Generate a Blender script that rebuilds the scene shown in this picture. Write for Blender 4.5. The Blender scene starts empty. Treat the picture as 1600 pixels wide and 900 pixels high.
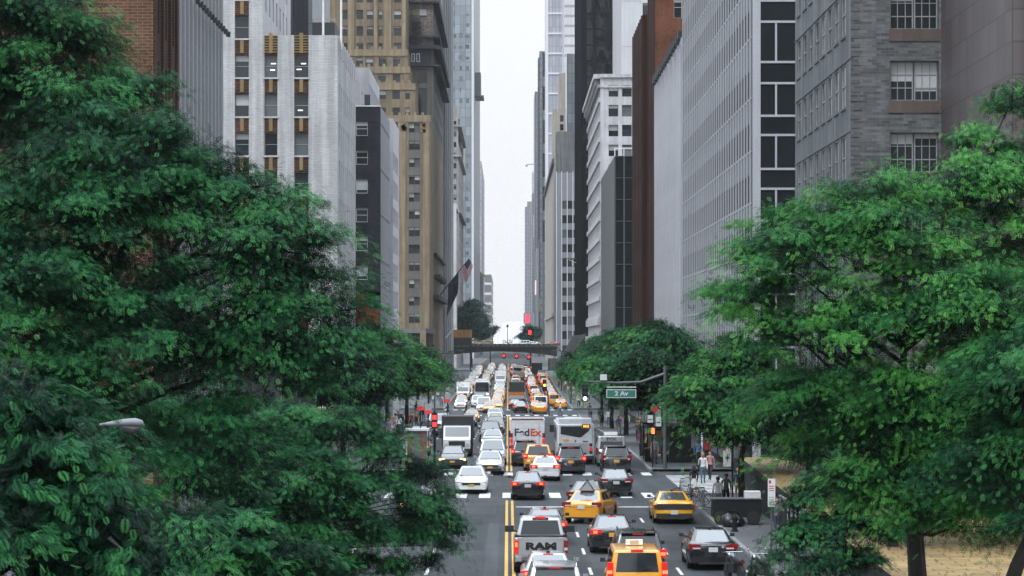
import bpy, bmesh, math, random
import numpy as np
from mathutils import Vector, Matrix
R = math.radians
rnd = random.Random(42)
SC = bpy.context.scene
COL = SC.collection
F = 4000.0; HC = 8.6; VPX = 794.0; HZ = 530.0      # lens and eye height worked out from the street's perspective
def gx(px, d): return (px-VPX)*d/F
def gz(py, d): return HC-(py-HZ)*d/F
def sm(a, b, t):
    t = min(1, max(0, (t-a)/(b-a))); return t*t*(3-2*t)
def zr(d):                                           # the street dips gently at the second crossing
    return -1.5*sm(190, 330, d)*(1-sm(400, 600, d))

# ------------------------------------------------------------------ tagging
def tag(o, label=None, cat=None, group=None, kind=None):
    if label: o['label'] = label
    if cat: o['category'] = cat
    if group: o['group'] = group
    if kind: o['kind'] = kind
    return o
def empty(name, loc=(0, 0, 0), rz=0.0, label=None, cat=None, group=None):
    o = bpy.data.objects.new(name, None); COL.objects.link(o)
    o.empty_display_size = .3
    o.location = loc; o.rotation_euler = (0, 0, rz)
    return tag(o, label, cat, group)
def link(name, me, parent=None, loc=None):
    o = bpy.data.objects.new(name, me); COL.objects.link(o)
    if parent: o.parent = parent
    if loc is not None: o.location = loc
    return o
def copy_tree(o, parent=None, skip=()):
    c = o.copy(); COL.objects.link(c)
    if parent: c.parent = parent
    for ch in KIDS.get(o.name, ()):
        if ch.name.split('.')[0] in skip: continue
        copy_tree(ch, c, skip)
    return c
KIDS = {}
def index_kids():
    KIDS.clear()
    for o in bpy.data.objects:
        if o.parent: KIDS.setdefault(o.parent.name, []).append(o)

# ------------------------------------------------------------------ mesh builder
class MB:
    def __init__(s): s.v = []; s.f = []; s.m = []; s.uv = []; s.mats = []
    def mi(s, m):
        if m not in s.mats: s.mats.append(m)
        return s.mats.index(m)
    def poly(s, pts, m, uv=None):
        b = len(s.v); s.v += [tuple(p) for p in pts]
        s.f.append(tuple(range(b, b+len(pts)))); s.m.append(s.mi(m))
        if uv is None:
            p0, p1, p2 = Vector(pts[0]), Vector(pts[1]), Vector(pts[2])
            n = (p1-p0).cross(p2-p0)
            ax, ay, az = abs(n.x), abs(n.y), abs(n.z)
            if az >= ax and az >= ay: uv = [(p[0], p[1]) for p in pts]
            elif ay >= ax: uv = [(p[0], p[2]) for p in pts]
            else: uv = [(p[1], p[2]) for p in pts]
        s.uv += uv
    def box(s, x0, x1, y0, y1, z0, z1, m, skip=''):
        a = [(x0,y0,z0),(x1,y0,z0),(x1,y1,z0),(x0,y1,z0),(x0,y0,z1),(x1,y0,z1),(x1,y1,z1),(x0,y1,z1)]
        for k, q in (('b',(0,3,2,1)),('t',(4,5,6,7)),('f',(0,1,5,4)),('r',(1,2,6,5)),('k',(2,3,7,6)),('l',(3,0,4,7))):
            if k not in skip: s.poly([a[i] for i in q], m)
    def obox(s, c, ux, uy, hx, hy, z0, z1, m):       # box on rotated ground axes
        c = Vector(c); ux = Vector(ux); uy = Vector(uy)
        g = [c-ux*hx-uy*hy, c+ux*hx-uy*hy, c+ux*hx+uy*hy, c-ux*hx+uy*hy]
        a = [(p.x,p.y,z0) for p in g]+[(p.x,p.y,z1) for p in g]
        for q in ((0,3,2,1),(4,5,6,7),(0,1,5,4),(1,2,6,5),(2,3,7,6),(3,0,4,7)): s.poly([a[i] for i in q], m)
    def bar(s, p, q, w, h, m):                       # square bar between two points
        p = Vector(p); q = Vector(q); t = (q-p).normalized()
        up = Vector((0,0,1)) if abs(t.z) < .95 else Vector((0,1,0))
        a = t.cross(up).normalized()*w/2; b = a.cross(t).normalized()*h/2
        r0 = [p-a-b, p+a-b, p+a+b, p-a+b]; r1 = [x+(q-p) for x in r0]
        for i in range(4): j = (i+1) % 4; s.poly([r0[i], r0[j], r1[j], r1[i]], m)
        s.poly(r0[::-1], m); s.poly(r1, m)
    def tube(s, pts, rad, m, n=8, cap=True):
        pts = [Vector(p) for p in pts]; rings = []
        for i, p in enumerate(pts):
            t = (pts[min(i+1, len(pts)-1)]-pts[max(i-1, 0)]).normalized()
            up = Vector((0,0,1)) if abs(t.z) < .9 else Vector((1,0,0))
            a = t.cross(up).normalized(); b = a.cross(t)
            r = rad[i] if hasattr(rad, '__len__') else rad
            rings.append([p+(a*math.cos(k*2*math.pi/n)+b*math.sin(k*2*math.pi/n))*r for k in range(n)])
        for i in range(len(rings)-1):
            for k in range(n):
                j = (k+1) % n
                s.poly([rings[i][k], rings[i][j], rings[i+1][j], rings[i+1][k]], m)
        if cap: s.poly(rings[0][::-1], m); s.poly(rings[-1], m)
    def lathe(s, prof, m, n=14, c=(0,0,0), axis='z'):
        rings = []
        for r, h in prof:
            ring = []
            for k in range(n):
                a = k*2*math.pi/n; x, y = r*math.cos(a), r*math.sin(a)
                p = (x, y, h) if axis == 'z' else ((h, x, y) if axis == 'x' else (y, h, x))
                ring.append((p[0]+c[0], p[1]+c[1], p[2]+c[2]))
            rings.append(ring)
        for i in range(len(rings)-1):
            for k in range(n):
                j = (k+1) % n
                s.poly([rings[i][k], rings[i][j], rings[i+1][j], rings[i+1][k]], m)
        s.poly(rings[0][::-1], m); s.poly(rings[-1], m)
    def mesh(s, name, smooth=None, merge=False):
        me = bpy.data.meshes.new(name)
        me.from_pydata(s.v, [], s.f)
        for m in s.mats: me.materials.append(m)
        me.polygons.foreach_set('material_index', s.m)
        l = me.uv_layers.new(name='UVMap')
        l.data.foreach_set('uv', np.array(s.uv, dtype=np.float32).ravel())
        if merge or smooth:
            bm = bmesh.new(); bm.from_mesh(me)
            bmesh.ops.remove_doubles(bm, verts=bm.verts, dist=.0004)
            bmesh.ops.recalc_face_normals(bm, faces=bm.faces)
            bm.to_mesh(me); bm.free()
        if smooth:
            me.shade_smooth(); me.set_sharp_from_angle(angle=R(smooth))
        me.update()
        return me
    def build(s, name, parent=None, loc=None, smooth=None, merge=False):
        return link(name, s.mesh(name, smooth, merge), parent, loc)

# ------------------------------------------------------------------ materials
MATS = {}
def nmat(name):
    m = bpy.data.materials.new(name); m.use_nodes = True
    return m, m.node_tree.nodes, m.node_tree.links, m.node_tree.nodes['Principled BSDF']
def noise(N, L, coord, scale, detail=4, rough=.55, vec_scale=None):
    n = N.new('ShaderNodeTexNoise'); n.inputs['Scale'].default_value = scale
    n.inputs['Detail'].default_value = detail; n.inputs['Roughness'].default_value = rough
    if vec_scale:
        mp = N.new('ShaderNodeMapping'); mp.inputs['Scale'].default_value = vec_scale
        L.new(coord, mp.inputs['Vector']); L.new(mp.outputs[0], n.inputs['Vector'])
    else: L.new(coord, n.inputs['Vector'])
    return n.outputs['Fac']
def ramp(N, L, fac, stops):
    r = N.new('ShaderNodeValToRGB'); e = r.color_ramp.elements
    e[0].position, e[0].color = stops[0][0], (*stops[0][1], 1)
    e[1].position, e[1].color = stops[-1][0], (*stops[-1][1], 1)
    for p, c in stops[1:-1]:
        x = e.new(p); x.color = (*c, 1)
    L.new(fac, r.inputs['Fac']); return r.outputs['Color']
def mix(N, L, a, b, fac, mode='MIX'):
    x = N.new('ShaderNodeMix'); x.data_type = 'RGBA'; x.blend_type = mode
    for sock, val in ((x.inputs[6], a), (x.inputs[7], b), (x.inputs[0], fac)):
        if hasattr(val, 'is_linked') or hasattr(val, 'node'): L.new(val, sock)
        elif hasattr(val, '__len__'): sock.default_value = (*val, 1)
        else: sock.default_value = val
    return x.outputs[2]
def bump(N, L, bsdf, h, strength=.3, dist=.02):
    b = N.new('ShaderNodeBump'); b.inputs['Strength'].default_value = strength; b.inputs['Distance'].default_value = dist
    L.new(h, b.inputs['Height']); L.new(b.outputs[0], bsdf.inputs['Normal'])
def coords(N, kind='Object'): return N.new('ShaderNodeTexCoord').outputs[kind]

def stone(name, c, var=.18, streak=.25, rough=.85, scale=.35, spec=.3):
    """masonry or concrete: blotches, fine grain, rain streaks that run down the face"""
    if name in MATS: return MATS[name]
    m, N, L, B = nmat(name); uv = coords(N, 'UV')
    lo = tuple(x*(1-var*1.5) for x in c); hi = tuple(min(.85, x*(1+var)) for x in c)
    col = ramp(N, L, noise(N, L, uv, scale, 6, .65), [(.3, lo), (.7, hi)])
    st = noise(N, L, uv, 1.0, 5, .6, (1.6, .06, 1))
    dirt = ramp(N, L, st, [(.42, (1-streak,)*3), (.62, (1,)*3)])
    col = mix(N, L, col, dirt, 1.0, 'MULTIPLY')
    g = noise(N, L, uv, 9, 3, .6)
    col = mix(N, L, col, ramp(N, L, g, [(.35, (.86,)*3), (.65, (1,)*3)]), 1.0, 'MULTIPLY')
    L.new(col, B.inputs['Base Color']); B.inputs['Roughness'].default_value = rough
    B.inputs['Specular IOR Level'].default_value = spec
    bump(N, L, B, g, .15, .02)
    MATS[name] = m; return m
def brick(name, c1, c2, mortar, bw=.24, bh=.08, ms=.012, var=.25, streak=.25, size=1.0, scale=.25):
    if name in MATS: return MATS[name]
    m, N, L, B = nmat(name); uv = coords(N, 'UV')
    b = N.new('ShaderNodeTexBrick'); L.new(uv, b.inputs['Vector'])
    b.inputs['Color1'].default_value = (*c1, 1); b.inputs['Color2'].default_value = (*c2, 1)
    b.inputs['Mortar'].default_value = (*mortar, 1)
    b.inputs['Scale'].default_value = 1.0/size; b.inputs['Brick Width'].default_value = bw
    b.inputs['Row Height'].default_value = bh; b.inputs['Mortar Size'].default_value = ms
    b.inputs['Bias'].default_value = 0.0
    bl = ramp(N, L, noise(N, L, uv, scale, 6, .65), [(.3, (1-var*1.4,)*3), (.7, (1+var*.6,)*3)])
    col = mix(N, L, b.outputs['Color'], bl, 1.0, 'MULTIPLY')
    st = noise(N, L, uv, 1.0, 5, .6, (1.4, .07, 1))
    col = mix(N, L, col, ramp(N, L, st, [(.42, (1-streak,)*3), (.62, (1,)*3)]), 1.0, 'MULTIPLY')
    L.new(col, B.inputs['Base Color']); B.inputs['Roughness'].default_value = .85
    B.inputs['Specular IOR Level'].default_value = .25
    bump(N, L, B, b.outputs['Fac'], -.25, .01)
    MATS[name] = m; return m
def panel(name, c, pw, ph, ms=.02, joint=.6, var=.15, rough=.5, metallic=0., spec=.5, streak=.15):
    """cladding in panels with darker joints, each panel a slightly different tone"""
    if name in MATS: return MATS[name]
    m, N, L, B = nmat(name); uv = coords(N, 'UV')
    b = N.new('ShaderNodeTexBrick'); L.new(uv, b.inputs['Vector']); b.offset = 0.0
    b.inputs['Color1'].default_value = (*[x*(1-var) for x in c], 1); b.inputs['Color2'].default_value = (*[x*(1+var) for x in c], 1)
    b.inputs['Mortar'].default_value = (*[x*joint for x in c], 1); b.inputs['Scale'].default_value = 1
    b.inputs['Brick Width'].default_value = pw; b.inputs['Row Height'].default_value = ph; b.inputs['Mortar Size'].default_value = ms
    st = noise(N, L, uv, 1.0, 5, .6, (1.2, .05, 1))
    col = mix(N, L, b.outputs['Color'], ramp(N, L, st, [(.4, (1-streak,)*3), (.62, (1,)*3)]), 1.0, 'MULTIPLY')
    L.new(col, B.inputs['Base Color']); B.inputs['Roughness'].default_value = rough; B.inputs['Metallic'].default_value = metallic
    B.inputs['Specular IOR Level'].default_value = spec
    MATS[name] = m; return m
def plain(name, c, rough=.6, metallic=0., coat=0., spec=.5, var=.12, scale=3.0, emit=None, es=0.):
    if name in MATS: return MATS[name]
    m, N, L, B = nmat(name)
    if var:
        n = noise(N, L, coords(N, 'Object'), scale, 5, .6)
        L.new(ramp(N, L, n, [(.3, tuple(x*(1-var) for x in c)), (.7, tuple(min(1, x*(1+var)) for x in c))]), B.inputs['Base Color'])
        rr = N.new('ShaderNodeMapRange'); L.new(n, rr.inputs['Value'])
        rr.inputs['To Min'].default_value = max(.02, rough-.08); rr.inputs['To Max'].default_value = min(1, rough+.08)
        L.new(rr.outputs[0], B.inputs['Roughness'])
    else:
        B.inputs['Base Color'].default_value = (*c, 1); B.inputs['Roughness'].default_value = rough
    B.inputs['Metallic'].default_value = metallic; B.inputs['Coat Weight'].default_value = coat
    B.inputs['Coat Roughness'].default_value = .06; B.inputs['Specular IOR Level'].default_value = spec
    if emit:
        B.inputs['Emission Color'].default_value = (*emit, 1); B.inputs['Emission Strength'].default_value = es
    MATS[name] = m; return m
def glass(name, c, rough=.06, var=.5, spec=.5, wav=0.0, scale=.12):
    """window glass seen from outside: dark, mirrors the sky and the street"""
    if name in MATS: return MATS[name]
    m, N, L, B = nmat(name); g = coords(N, 'Object')
    oi = N.new('ShaderNodeObjectInfo')
    col = ramp(N, L, oi.outputs['Random'], [(0, tuple(x*(1-var) for x in c)), (1, tuple(x*(1+var) for x in c))])
    L.new(col, B.inputs['Base Color']); B.inputs['Roughness'].default_value = rough
    B.inputs['Specular IOR Level'].default_value = spec
    if wav:
        bump(N, L, B, noise(N, L, coords(N, 'UV'), scale, 2, .5), wav, .3)
    MATS[name] = m; return m

# ------------------------------------------------------------------ camera, sky, sun
cam = bpy.data.cameras.new('camera'); co = bpy.data.objects.new('camera', cam); COL.objects.link(co)
cam.sensor_width = 36; cam.lens = 36*F/1600; cam.shift_x = (800-VPX)/1600; cam.shift_y = (HZ-450)/1600
cam.clip_start = .5; cam.clip_end = 30000
co.location = (0, 0, HC); co.rotation_euler = (R(90), 0, 0); SC.camera = co
vs = SC.view_settings
vs.view_transform = 'Standard'; vs.look = 'None'; vs.exposure = 0.0; vs.gamma = 1; vs.use_curve_mapping = False
SUN_EL, SUN_AZ = 58, 200          # azimuth clockwise from +Y: behind the camera, a little to the left
w = bpy.data.worlds.new('World'); SC.world = w; w.use_nodes = True
N, L = w.node_tree.nodes, w.node_tree.links
bg = N['Background']
sky = N.new('ShaderNodeTexSky'); sky.sky_type = 'NISHITA'; sky.sun_disc = False
sky.sun_elevation = R(SUN_EL); sky.sun_rotation = R(SUN_AZ); sky.dust_density = 4; sky.air_density = 1.0; sky.altitude = 0
hs = N.new('ShaderNodeHueSaturation'); hs.inputs['Saturation'].default_value = .12; hs.inputs['Value'].default_value = 1.0
L.new(sky.outputs[0], hs.inputs['Color'])
# cloud deck: an even overcast, about three times brighter overhead than at the horizon
tc = N.new('ShaderNodeTexCoord'); sx = N.new('ShaderNodeSeparateXYZ'); L.new(tc.outputs['Generated'], sx.inputs[0])
rp = N.new('ShaderNodeValToRGB'); L.new(sx.outputs['Z'], rp.inputs['Fac'])
e = rp.color_ramp.elements
e[0].position = 0.0; e[0].color = (.302, .304, .308, 1); e[1].position = .95; e[1].color = (1.06, 1.20, 1.36, 1)
x = e.new(.22); x.color = (.343, .352, .366, 1)
x = e.new(.5); x.color = (.435, .475, .52, 1)
cn = N.new('ShaderNodeTexNoise'); cn.inputs['Scale'].default_value = 2.2; cn.inputs['Detail'].default_value = 5
L.new(tc.outputs['Generated'], cn.inputs['Vector'])
cr = N.new('ShaderNodeMapRange'); L.new(cn.outputs['Fac'], cr.inputs['Value']); cr.inputs['To Min'].default_value = .9*34; cr.inputs['To Max'].default_value = 1.1*34
vm = N.new('ShaderNodeVectorMath'); vm.operation = 'SCALE'; L.new(rp.outputs[0], vm.inputs[0]); L.new(cr.outputs[0], vm.inputs['Scale'])
mx = N.new('ShaderNodeMix'); mx.data_type = 'RGBA'; mx.inputs[0].default_value = .88
L.new(hs.outputs[0], mx.inputs[6]); L.new(vm.outputs[0], mx.inputs[7]); L.new(mx.outputs[2], bg.inputs['Color'])
bg.inputs['Strength'].default_value = .1
sl = bpy.data.lights.new('sun', 'SUN'); sl.energy = 1.5; sl.angle = R(14); sl.color = (.98, .985, 1)
so = bpy.data.objects.new('sun', sl); COL.objects.link(so)
dv = Vector((math.sin(R(SUN_AZ))*math.cos(R(SUN_EL)), math.cos(R(SUN_AZ))*math.cos(R(SUN_EL)), math.sin(R(SUN_EL))))
so.rotation_euler = dv.to_track_quat('Z', 'Y').to_euler(); so.location = (0, 0, 300)
SC.cycles.max_bounces = 6; SC.cycles.diffuse_bounces = 2; SC.cycles.glossy_bounces = 3
SC.cycles.transmission_bounces = 2; SC.cycles.transparent_max_bounces = 4; SC.cycles.volume_bounces = 0
SC.cycles.sample_clamp_indirect = 6.0
SC.cycles.use_denoising = True; SC.cycles.denoising_prefilter = 'NONE'
HAZE = 0.00006
# ------------------------------------------------------------------ building kit
WIN = {}
def win_tpl(wd, h, style, var):
    k = (round(wd, 3), round(h, 3), style, var)
    if k in WIN: return WIN[k]
    G = [glass('window_glass', (.022, .028, .032), .07), glass('window_glass_pale', (.10, .115, .125), .12, .4), glass('window_blind', (.42, .43, .44), .35, .25)]
    b = MB()
    fr = {'white': plain('frame_white', (.62, .63, .64), .45), 'dark': plain('frame_dark', (.035, .037, .04), .5), 'steel': plain('frame_steel', (.28, .29, .30), .4),
          'bronze': plain('frame_bronze', (.07, .055, .045), .5)}
    st, _, fc = style.partition(':'); fm = fr[fc or 'dark']
    t = .055 if wd > .9 else .045; r = .16; g = r+.045
    def rect(x0, x1, z0, z1, y, m): b.poly([(x0,y,z0),(x1,y,z0),(x1,y,z1),(x0,y,z1)], m)
    def sash(x0, x1, z0, z1, rail=.5, v=var, cols=1, rowsn=1):
        b.box(x0, x1, r, r+.08, z0, z0+t, fm); b.box(x0, x1, r, r+.08, z1-t, z1, fm)
        b.box(x0, x0+t, r, r+.08, z0+t, z1-t, fm); b.box(x1-t, x1, r, r+.08, z0+t, z1-t, fm)
        zm = z0+(z1-z0)*rail
        if rail: b.box(x0+t, x1-t, r+.005, r+.07, zm-t*.45, zm+t*.45, fm)
        for c in range(1, cols):
            xc = x0+(x1-x0)*c/cols; b.box(xc-.018, xc+.018, r+.012, r+.06, z0+t, z1-t, fm)
        for c in range(1, rowsn):
            zc = z0+(z1-z0)*c/rowsn; b.box(x0+t, x1-t, r+.014, r+.058, zc-.018, zc+.018, fm)
        # a blind pulled to some height shows as a lighter pane behind the glass
        cut = {0: 1.0, 1: .5, 2: .72, 3: 1.0, 4: .25, 5: .86}[v % 6]; zc = z0+(z1-z0)*cut
        rect(x0, x1, z0, zc, g, G[1] if v % 6 == 3 else G[0])
        if cut < 1: rect(x0, x1, zc, z1, g, G[2])
    if st == 'sash': sash(0, wd, 0, h)
    elif st == 'pair':
        sash(0, wd/2-.02, 0, h); sash(wd/2+.02, wd, 0, h, .5, var+(2 if var % 2 else 0))
    elif st == 'fixed': sash(0, wd, 0, h, 0)
    elif st == 'multi':
        for i in range(2):
            sash(i*wd/2+.02, (i+1)*wd/2-.02, 0, h, .33, (var+i*3) % 6, 3, 3)
    elif st == 'case2': sash(0, wd, 0, h, 0, var, 2, 1)
    WIN[k] = [b, None]; return WIN[k]

class Bld:
    def __init__(s, name, label, base, cat='building', group=None):
        s.e = empty(name, (base[0], base[1], zr(base[1])), 0, label, cat, group); s.b = Vector((base[0], base[1], zr(base[1])))
        s.parts = {}; s.pieces = {}; s.wins = []; s.r = random.Random(hash(label) % 9999 if False else len(label)*7+int(abs(base[0])*13)+int(base[1]))
    def mb(s, part): return s.parts.setdefault(part, MB())
    def pc(s, part): b = MB(); s.pieces.setdefault(part, []).append(b); return b
    def P(s, x, y, z): return (x-s.b.x, y-s.b.y, z-s.b.z)
    def quad(s, part, pts, m, uv=None): s.mb(part).poly([s.P(*p) for p in pts], m, uv)
    def box(s, part, x0, x1, y0, y1, z0, z1, m, skip=''):
        s.pc(part).box(x0-s.b.x, x1-s.b.x, y0-s.b.y, y1-s.b.y, z0-s.b.z, z1-s.b.z, m, skip)
    def wall(s, A, B, z0, z1, m, cols=(), rows=(), style='sash:dark', recess=.2, skip=None, part='wall', vars_=(0,0,1,2,3,4,5), alt=None):
        """a wall from A to B (outside on the right hand), real openings with reveals; windows go in afterwards"""
        A = Vector(A); B = Vector(B); d = (B-A); Ln = d.length; d.normalize(); n = Vector((d.y, -d.x))
        b = s.mb(part)
        def pt(u, z, dep=0.): p = A+d*u-n*dep; return s.P(p.x, p.y, z)
        us = sorted({0., Ln, *[c for ab in cols for c in ab]}); zs = sorted({z0, z1, *[c for ab in rows for c in ab]})
        cs = {(round(a, 4), round(c, 4)) for a, c in cols}; rs = {(round(a, 4), round(c, 4)) for a, c in rows}
        u_off = A.x*1.0+A.y
        for i in range(len(us)-1):
            ua, ub = us[i], us[i+1]; isc = (round(ua, 4), round(ub, 4)) in cs
            for j in range(len(zs)-1):
                za, zb = zs[j], zs[j+1]
                hole = isc and (round(za, 4), round(zb, 4)) in rs and not (skip and skip(i, j, ua, za))
                mm = m if not callable(m) else m(isc, (round(za, 4), round(zb, 4)) in rs, za)
                if not hole:
                    b.poly([pt(ua,za), pt(ub,za), pt(ub,zb), pt(ua,zb)], mm, [(u_off+ua,za),(u_off+ub,za),(u_off+ub,zb),(u_off+ua,zb)])
                else:
                    rc = recess+.05
                    b.poly([pt(ua,za), pt(ua,za,rc), pt(ua,zb,rc), pt(ua,zb)], mm, [(0,za),(rc,za),(rc,zb),(0,zb)])
                    b.poly([pt(ub,za,rc), pt(ub,za), pt(ub,zb), pt(ub,zb,rc)], mm, [(0,za),(rc,za),(rc,zb),(0,zb)])
                    b.poly([pt(ua,za), pt(ub,za), pt(ub,za,rc), pt(ua,za,rc)], mm)
                    b.poly([pt(ua,zb,rc), pt(ub,zb,rc), pt(ub,zb), pt(ua,zb)], mm)
                    sty = alt(i, j, ua, za) if alt else style
                    p = A+d*ua; s.wins.append((Vector((p.x, p.y, za)), math.atan2(d.y, d.x), ub-ua, zb-za, sty, s.r.choice(vars_), recess-.16))
    def sills(s, A, B, cols, rows, m, h=.12, out=.08, part='sill'):
        A = Vector(A); B = Vector(B); d = (B-A).normalized(); n = Vector((d.y, -d.x))
        for ua, ub in cols:
            for za, zb in rows:
                c = A+d*(ua+ub)/2+n*(out/2-.003)
                s.pc(part).obox((c.x-s.b.x, c.y-s.b.y, 0), (d.x,d.y,0), (n.x,n.y,0), (ub-ua)/2+.06, out/2, za-h-s.b.z, za-s.b.z-.002, m)
    def band(s, A, B, z0, z1, out, m, part='cornice'):
        A = Vector(A); B = Vector(B); d = (B-A); Ln = d.length; d.normalize(); n = Vector((d.y, -d.x)); c = (A+B)/2+n*(out/2+.003)
        s.pc(part).obox((c.x-s.b.x, c.y-s.b.y, 0), (d.x,d.y,0), (n.x,n.y,0), Ln/2, out/2, z0-s.b.z, z1-s.b.z, m)
    def piers(s, A, B, us, wd, z0, z1, out, m, part='pier'):
        A = Vector(A); B = Vector(B); d = (B-A).normalized(); n = Vector((d.y, -d.x))
        for u in us:
            c = A+d*u+n*(out/2+.002)
            s.pc(part).obox((c.x-s.b.x, c.y-s.b.y, 0), (d.x,d.y,0), (n.x,n.y,0), wd/2, out/2, z0-s.b.z, z1-s.b.z, m)
    def shell(s, x0, x1, y0, y1, z0, z1, m, roofm=None, parapet=.9, sides='', part='wall'):
        """plain walls on the named sides (f front, k back, l left, r right) with a roof and parapet"""
        q = {'f': ((x0,y0),(x1,y0)), 'r': ((x1,y0),(x1,y1)), 'k': ((x1,y1),(x0,y1)), 'l': ((x0,y1),(x0,y0))}
        for k in sides: s.wall(q[k][0], q[k][1], z0, z1, m, part=part)
        rm = roofm or stone('roof_gravel', (.16, .16, .16), .2)
        zt = z1-parapet
        s.quad('roof', [(x0+.25,y0+.25,zt),(x1-.25,y0+.25,zt),(x1-.25,y1-.25,zt),(x0+.25,y1-.25,zt)], rm)
        t = .25
        for (a, b_, c, d_) in ((x0,x1,y0,y0+t), (x0,x1,y1-t,y1), (x0,x0+t,y0+t,y1-t), (x1-t,x1,y0+t,y1-t)):
            s.mb('parapet').box(a+.004-s.b.x, b_-.004-s.b.x, c+.004-s.b.y, d_-.004-s.b.y, zt-.02-s.b.z, z1+.004-s.b.z, m)
    def done(s, keep=100):
        for k, b in s.parts.items():
            if b.f: tag(b.build(k, s.e), kind=None)
        for k, L_ in s.pieces.items():
            L_.sort(key=lambda b: min(v[1] for v in b.v)+max(0, min(v[2] for v in b.v)+s.b.z-gz(0, s.b.y))*500)
            for b in L_[:100]: b.build(k, s.e)
            if len(L_) > 100:
                m_ = MB()
                for b in L_[100:]:
                    o = len(m_.v); m_.v += b.v; m_.f += [tuple(o+i for i in f) for f in b.f]; m_.uv += b.uv; m_.m += [m_.mi(b.mats[i]) for i in b.m]
                tag(m_.build(k, s.e), kind='stuff')
        s.wins.sort(key=lambda q: (q[0].y*1.0 + max(0, q[0].z-gz(0, q[0].y))*500))
        for i, (p, a, wd, h, sty, var, dep) in enumerate(s.wins):
            T = win_tpl(wd, h, sty, var); n = Vector((math.sin(a), -math.cos(a), 0))
            p = p-s.b-n*dep
            if i < keep:
                if T[1] is None: T[1] = T[0].mesh('window')
                o = link('window', T[1], s.e, p); o.rotation_euler = (0, 0, a)
            else:
                if i == keep: rest = MB()
                M = Matrix.Translation(p) @ Matrix.Rotation(a, 4, 'Z'); b = T[0]; base = len(rest.v)
                rest.v += [tuple(M @ Vector(v)) for v in b.v]
                rest.f += [tuple(base+x for x in f) for f in b.f]; rest.uv += b.uv
                rest.m += [rest.mi(b.mats[x]) for x in b.m]
        if len(s.wins) > keep:
            tag(rest.build('window', s.e), label='further rows of the same windows', kind='stuff')
        return s.e
def grid(start, pitch, wd, n): return [(start+i*pitch, start+i*pitch+wd) for i in range(n)]
# ------------------------------------------------------------------ the street's buildings
XS = 15.25                                            # building line either side of the centre line
dark_roof = stone('roof_tar', (.07, .072, .075), .2)
# --- right side -----------------------------------------------------------------
def r1_apartment():
    bk = brick('grey_brick', (.085, .09, .095), (.20, .205, .205), (.15, .15, .152), .40, .13, .012, .15, .2)
    cc = stone('grey_render', (.18, .195, .21), .16, .4)
    band = stone('pink_band_stone', (.15, .115, .105), .1, .2)
    B = Bld('apartment_block', 'grey brick apartment block with multi-paned windows, beside the pink granite wall', (XS, 114))
    f = 114; x1 = gx(1472, f)
    rows = [(gz(157+112*k, f), gz(95+112*k, f)) for k in range(-3, 5)][::-1]
    cx = [(gx(1391, f)-XS, gx(1467, f)-XS)]
    B.wall((XS, f), (x1, f), 0, 36, bk, cx, rows, 'multi:steel', .28, vars_=(1, 2, 3, 0, 5, 4))
    B.sills((XS, f), (x1, f), cx, rows, band, .55, .05)
    sc = [(136-d-.75, 136-d+.75) for d in (134.2, 131.6, 129.0, 126.4, 123.9, 121.4, 118.9, 116.4)]
    srows = [(19.1+3.25*k, 21.05+3.25*k) for k in range(-4, 4)]
    B.wall((XS, 136), (XS, f), 0, 36, cc, sc, srows, 'sash:steel', .035, vars_=(0, 0, 0, 0, 3))
    B.sills((XS, 136), (XS, f), sc, srows, cc, .12, .06)
    for k in range(-3, 4): B.band((XS, 136), (XS, f), 21.1+3.25*k, 21.16+3.25*k, .03, cc, 'string_course')
    # quoin corner of alternating dark bricks
    for k in range(60):
        B.box('quoin', XS+.005, XS+.42, f-.02, f-.002, 8+k*.4, 8.16+k*.4, plain('quoin_dark', (.10, .105, .11), .8))
    B.shell(XS, 34, f, 136, 0, 36, bk, sides='rk')
    B.done()
def r0_granite():
    pk = panel('pink_granite', (.10, .084, .085), 1.7, 1.25, .035, .55, .16, .5)
    dk = panel('dark_bronze_glass', (.025, .025, .027), 2.2, 3.2, .06, 1.8, .1, .2)
    xa = gx(1471, 113.9); B = Bld('granite_office', 'pinkish granite pier wall with a dark recessed front, at the right edge of the view', (xa, 98))
    B.wall((xa, 113.95), (xa, 98), 0, 40, pk); B.wall((xa, 98), (xa+.5, 98), 0, 40, pk)
    B.wall((xa+.5, 98), (60, 98), 0, 40, dk, part='dark_front')
    B.wall((60, 98), (60, 114), 0, 40, pk)
    for k in range(9): B.box('mullion', xa+.5+k*2.2, xa+.62+k*2.2, 97.88, 97.995, 2, 40, plain('bronze', (.05, .042, .036), .4, .6))
    B.shell(xa, 60, 98, 113.95, 0, 40, pk); B.done()
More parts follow.
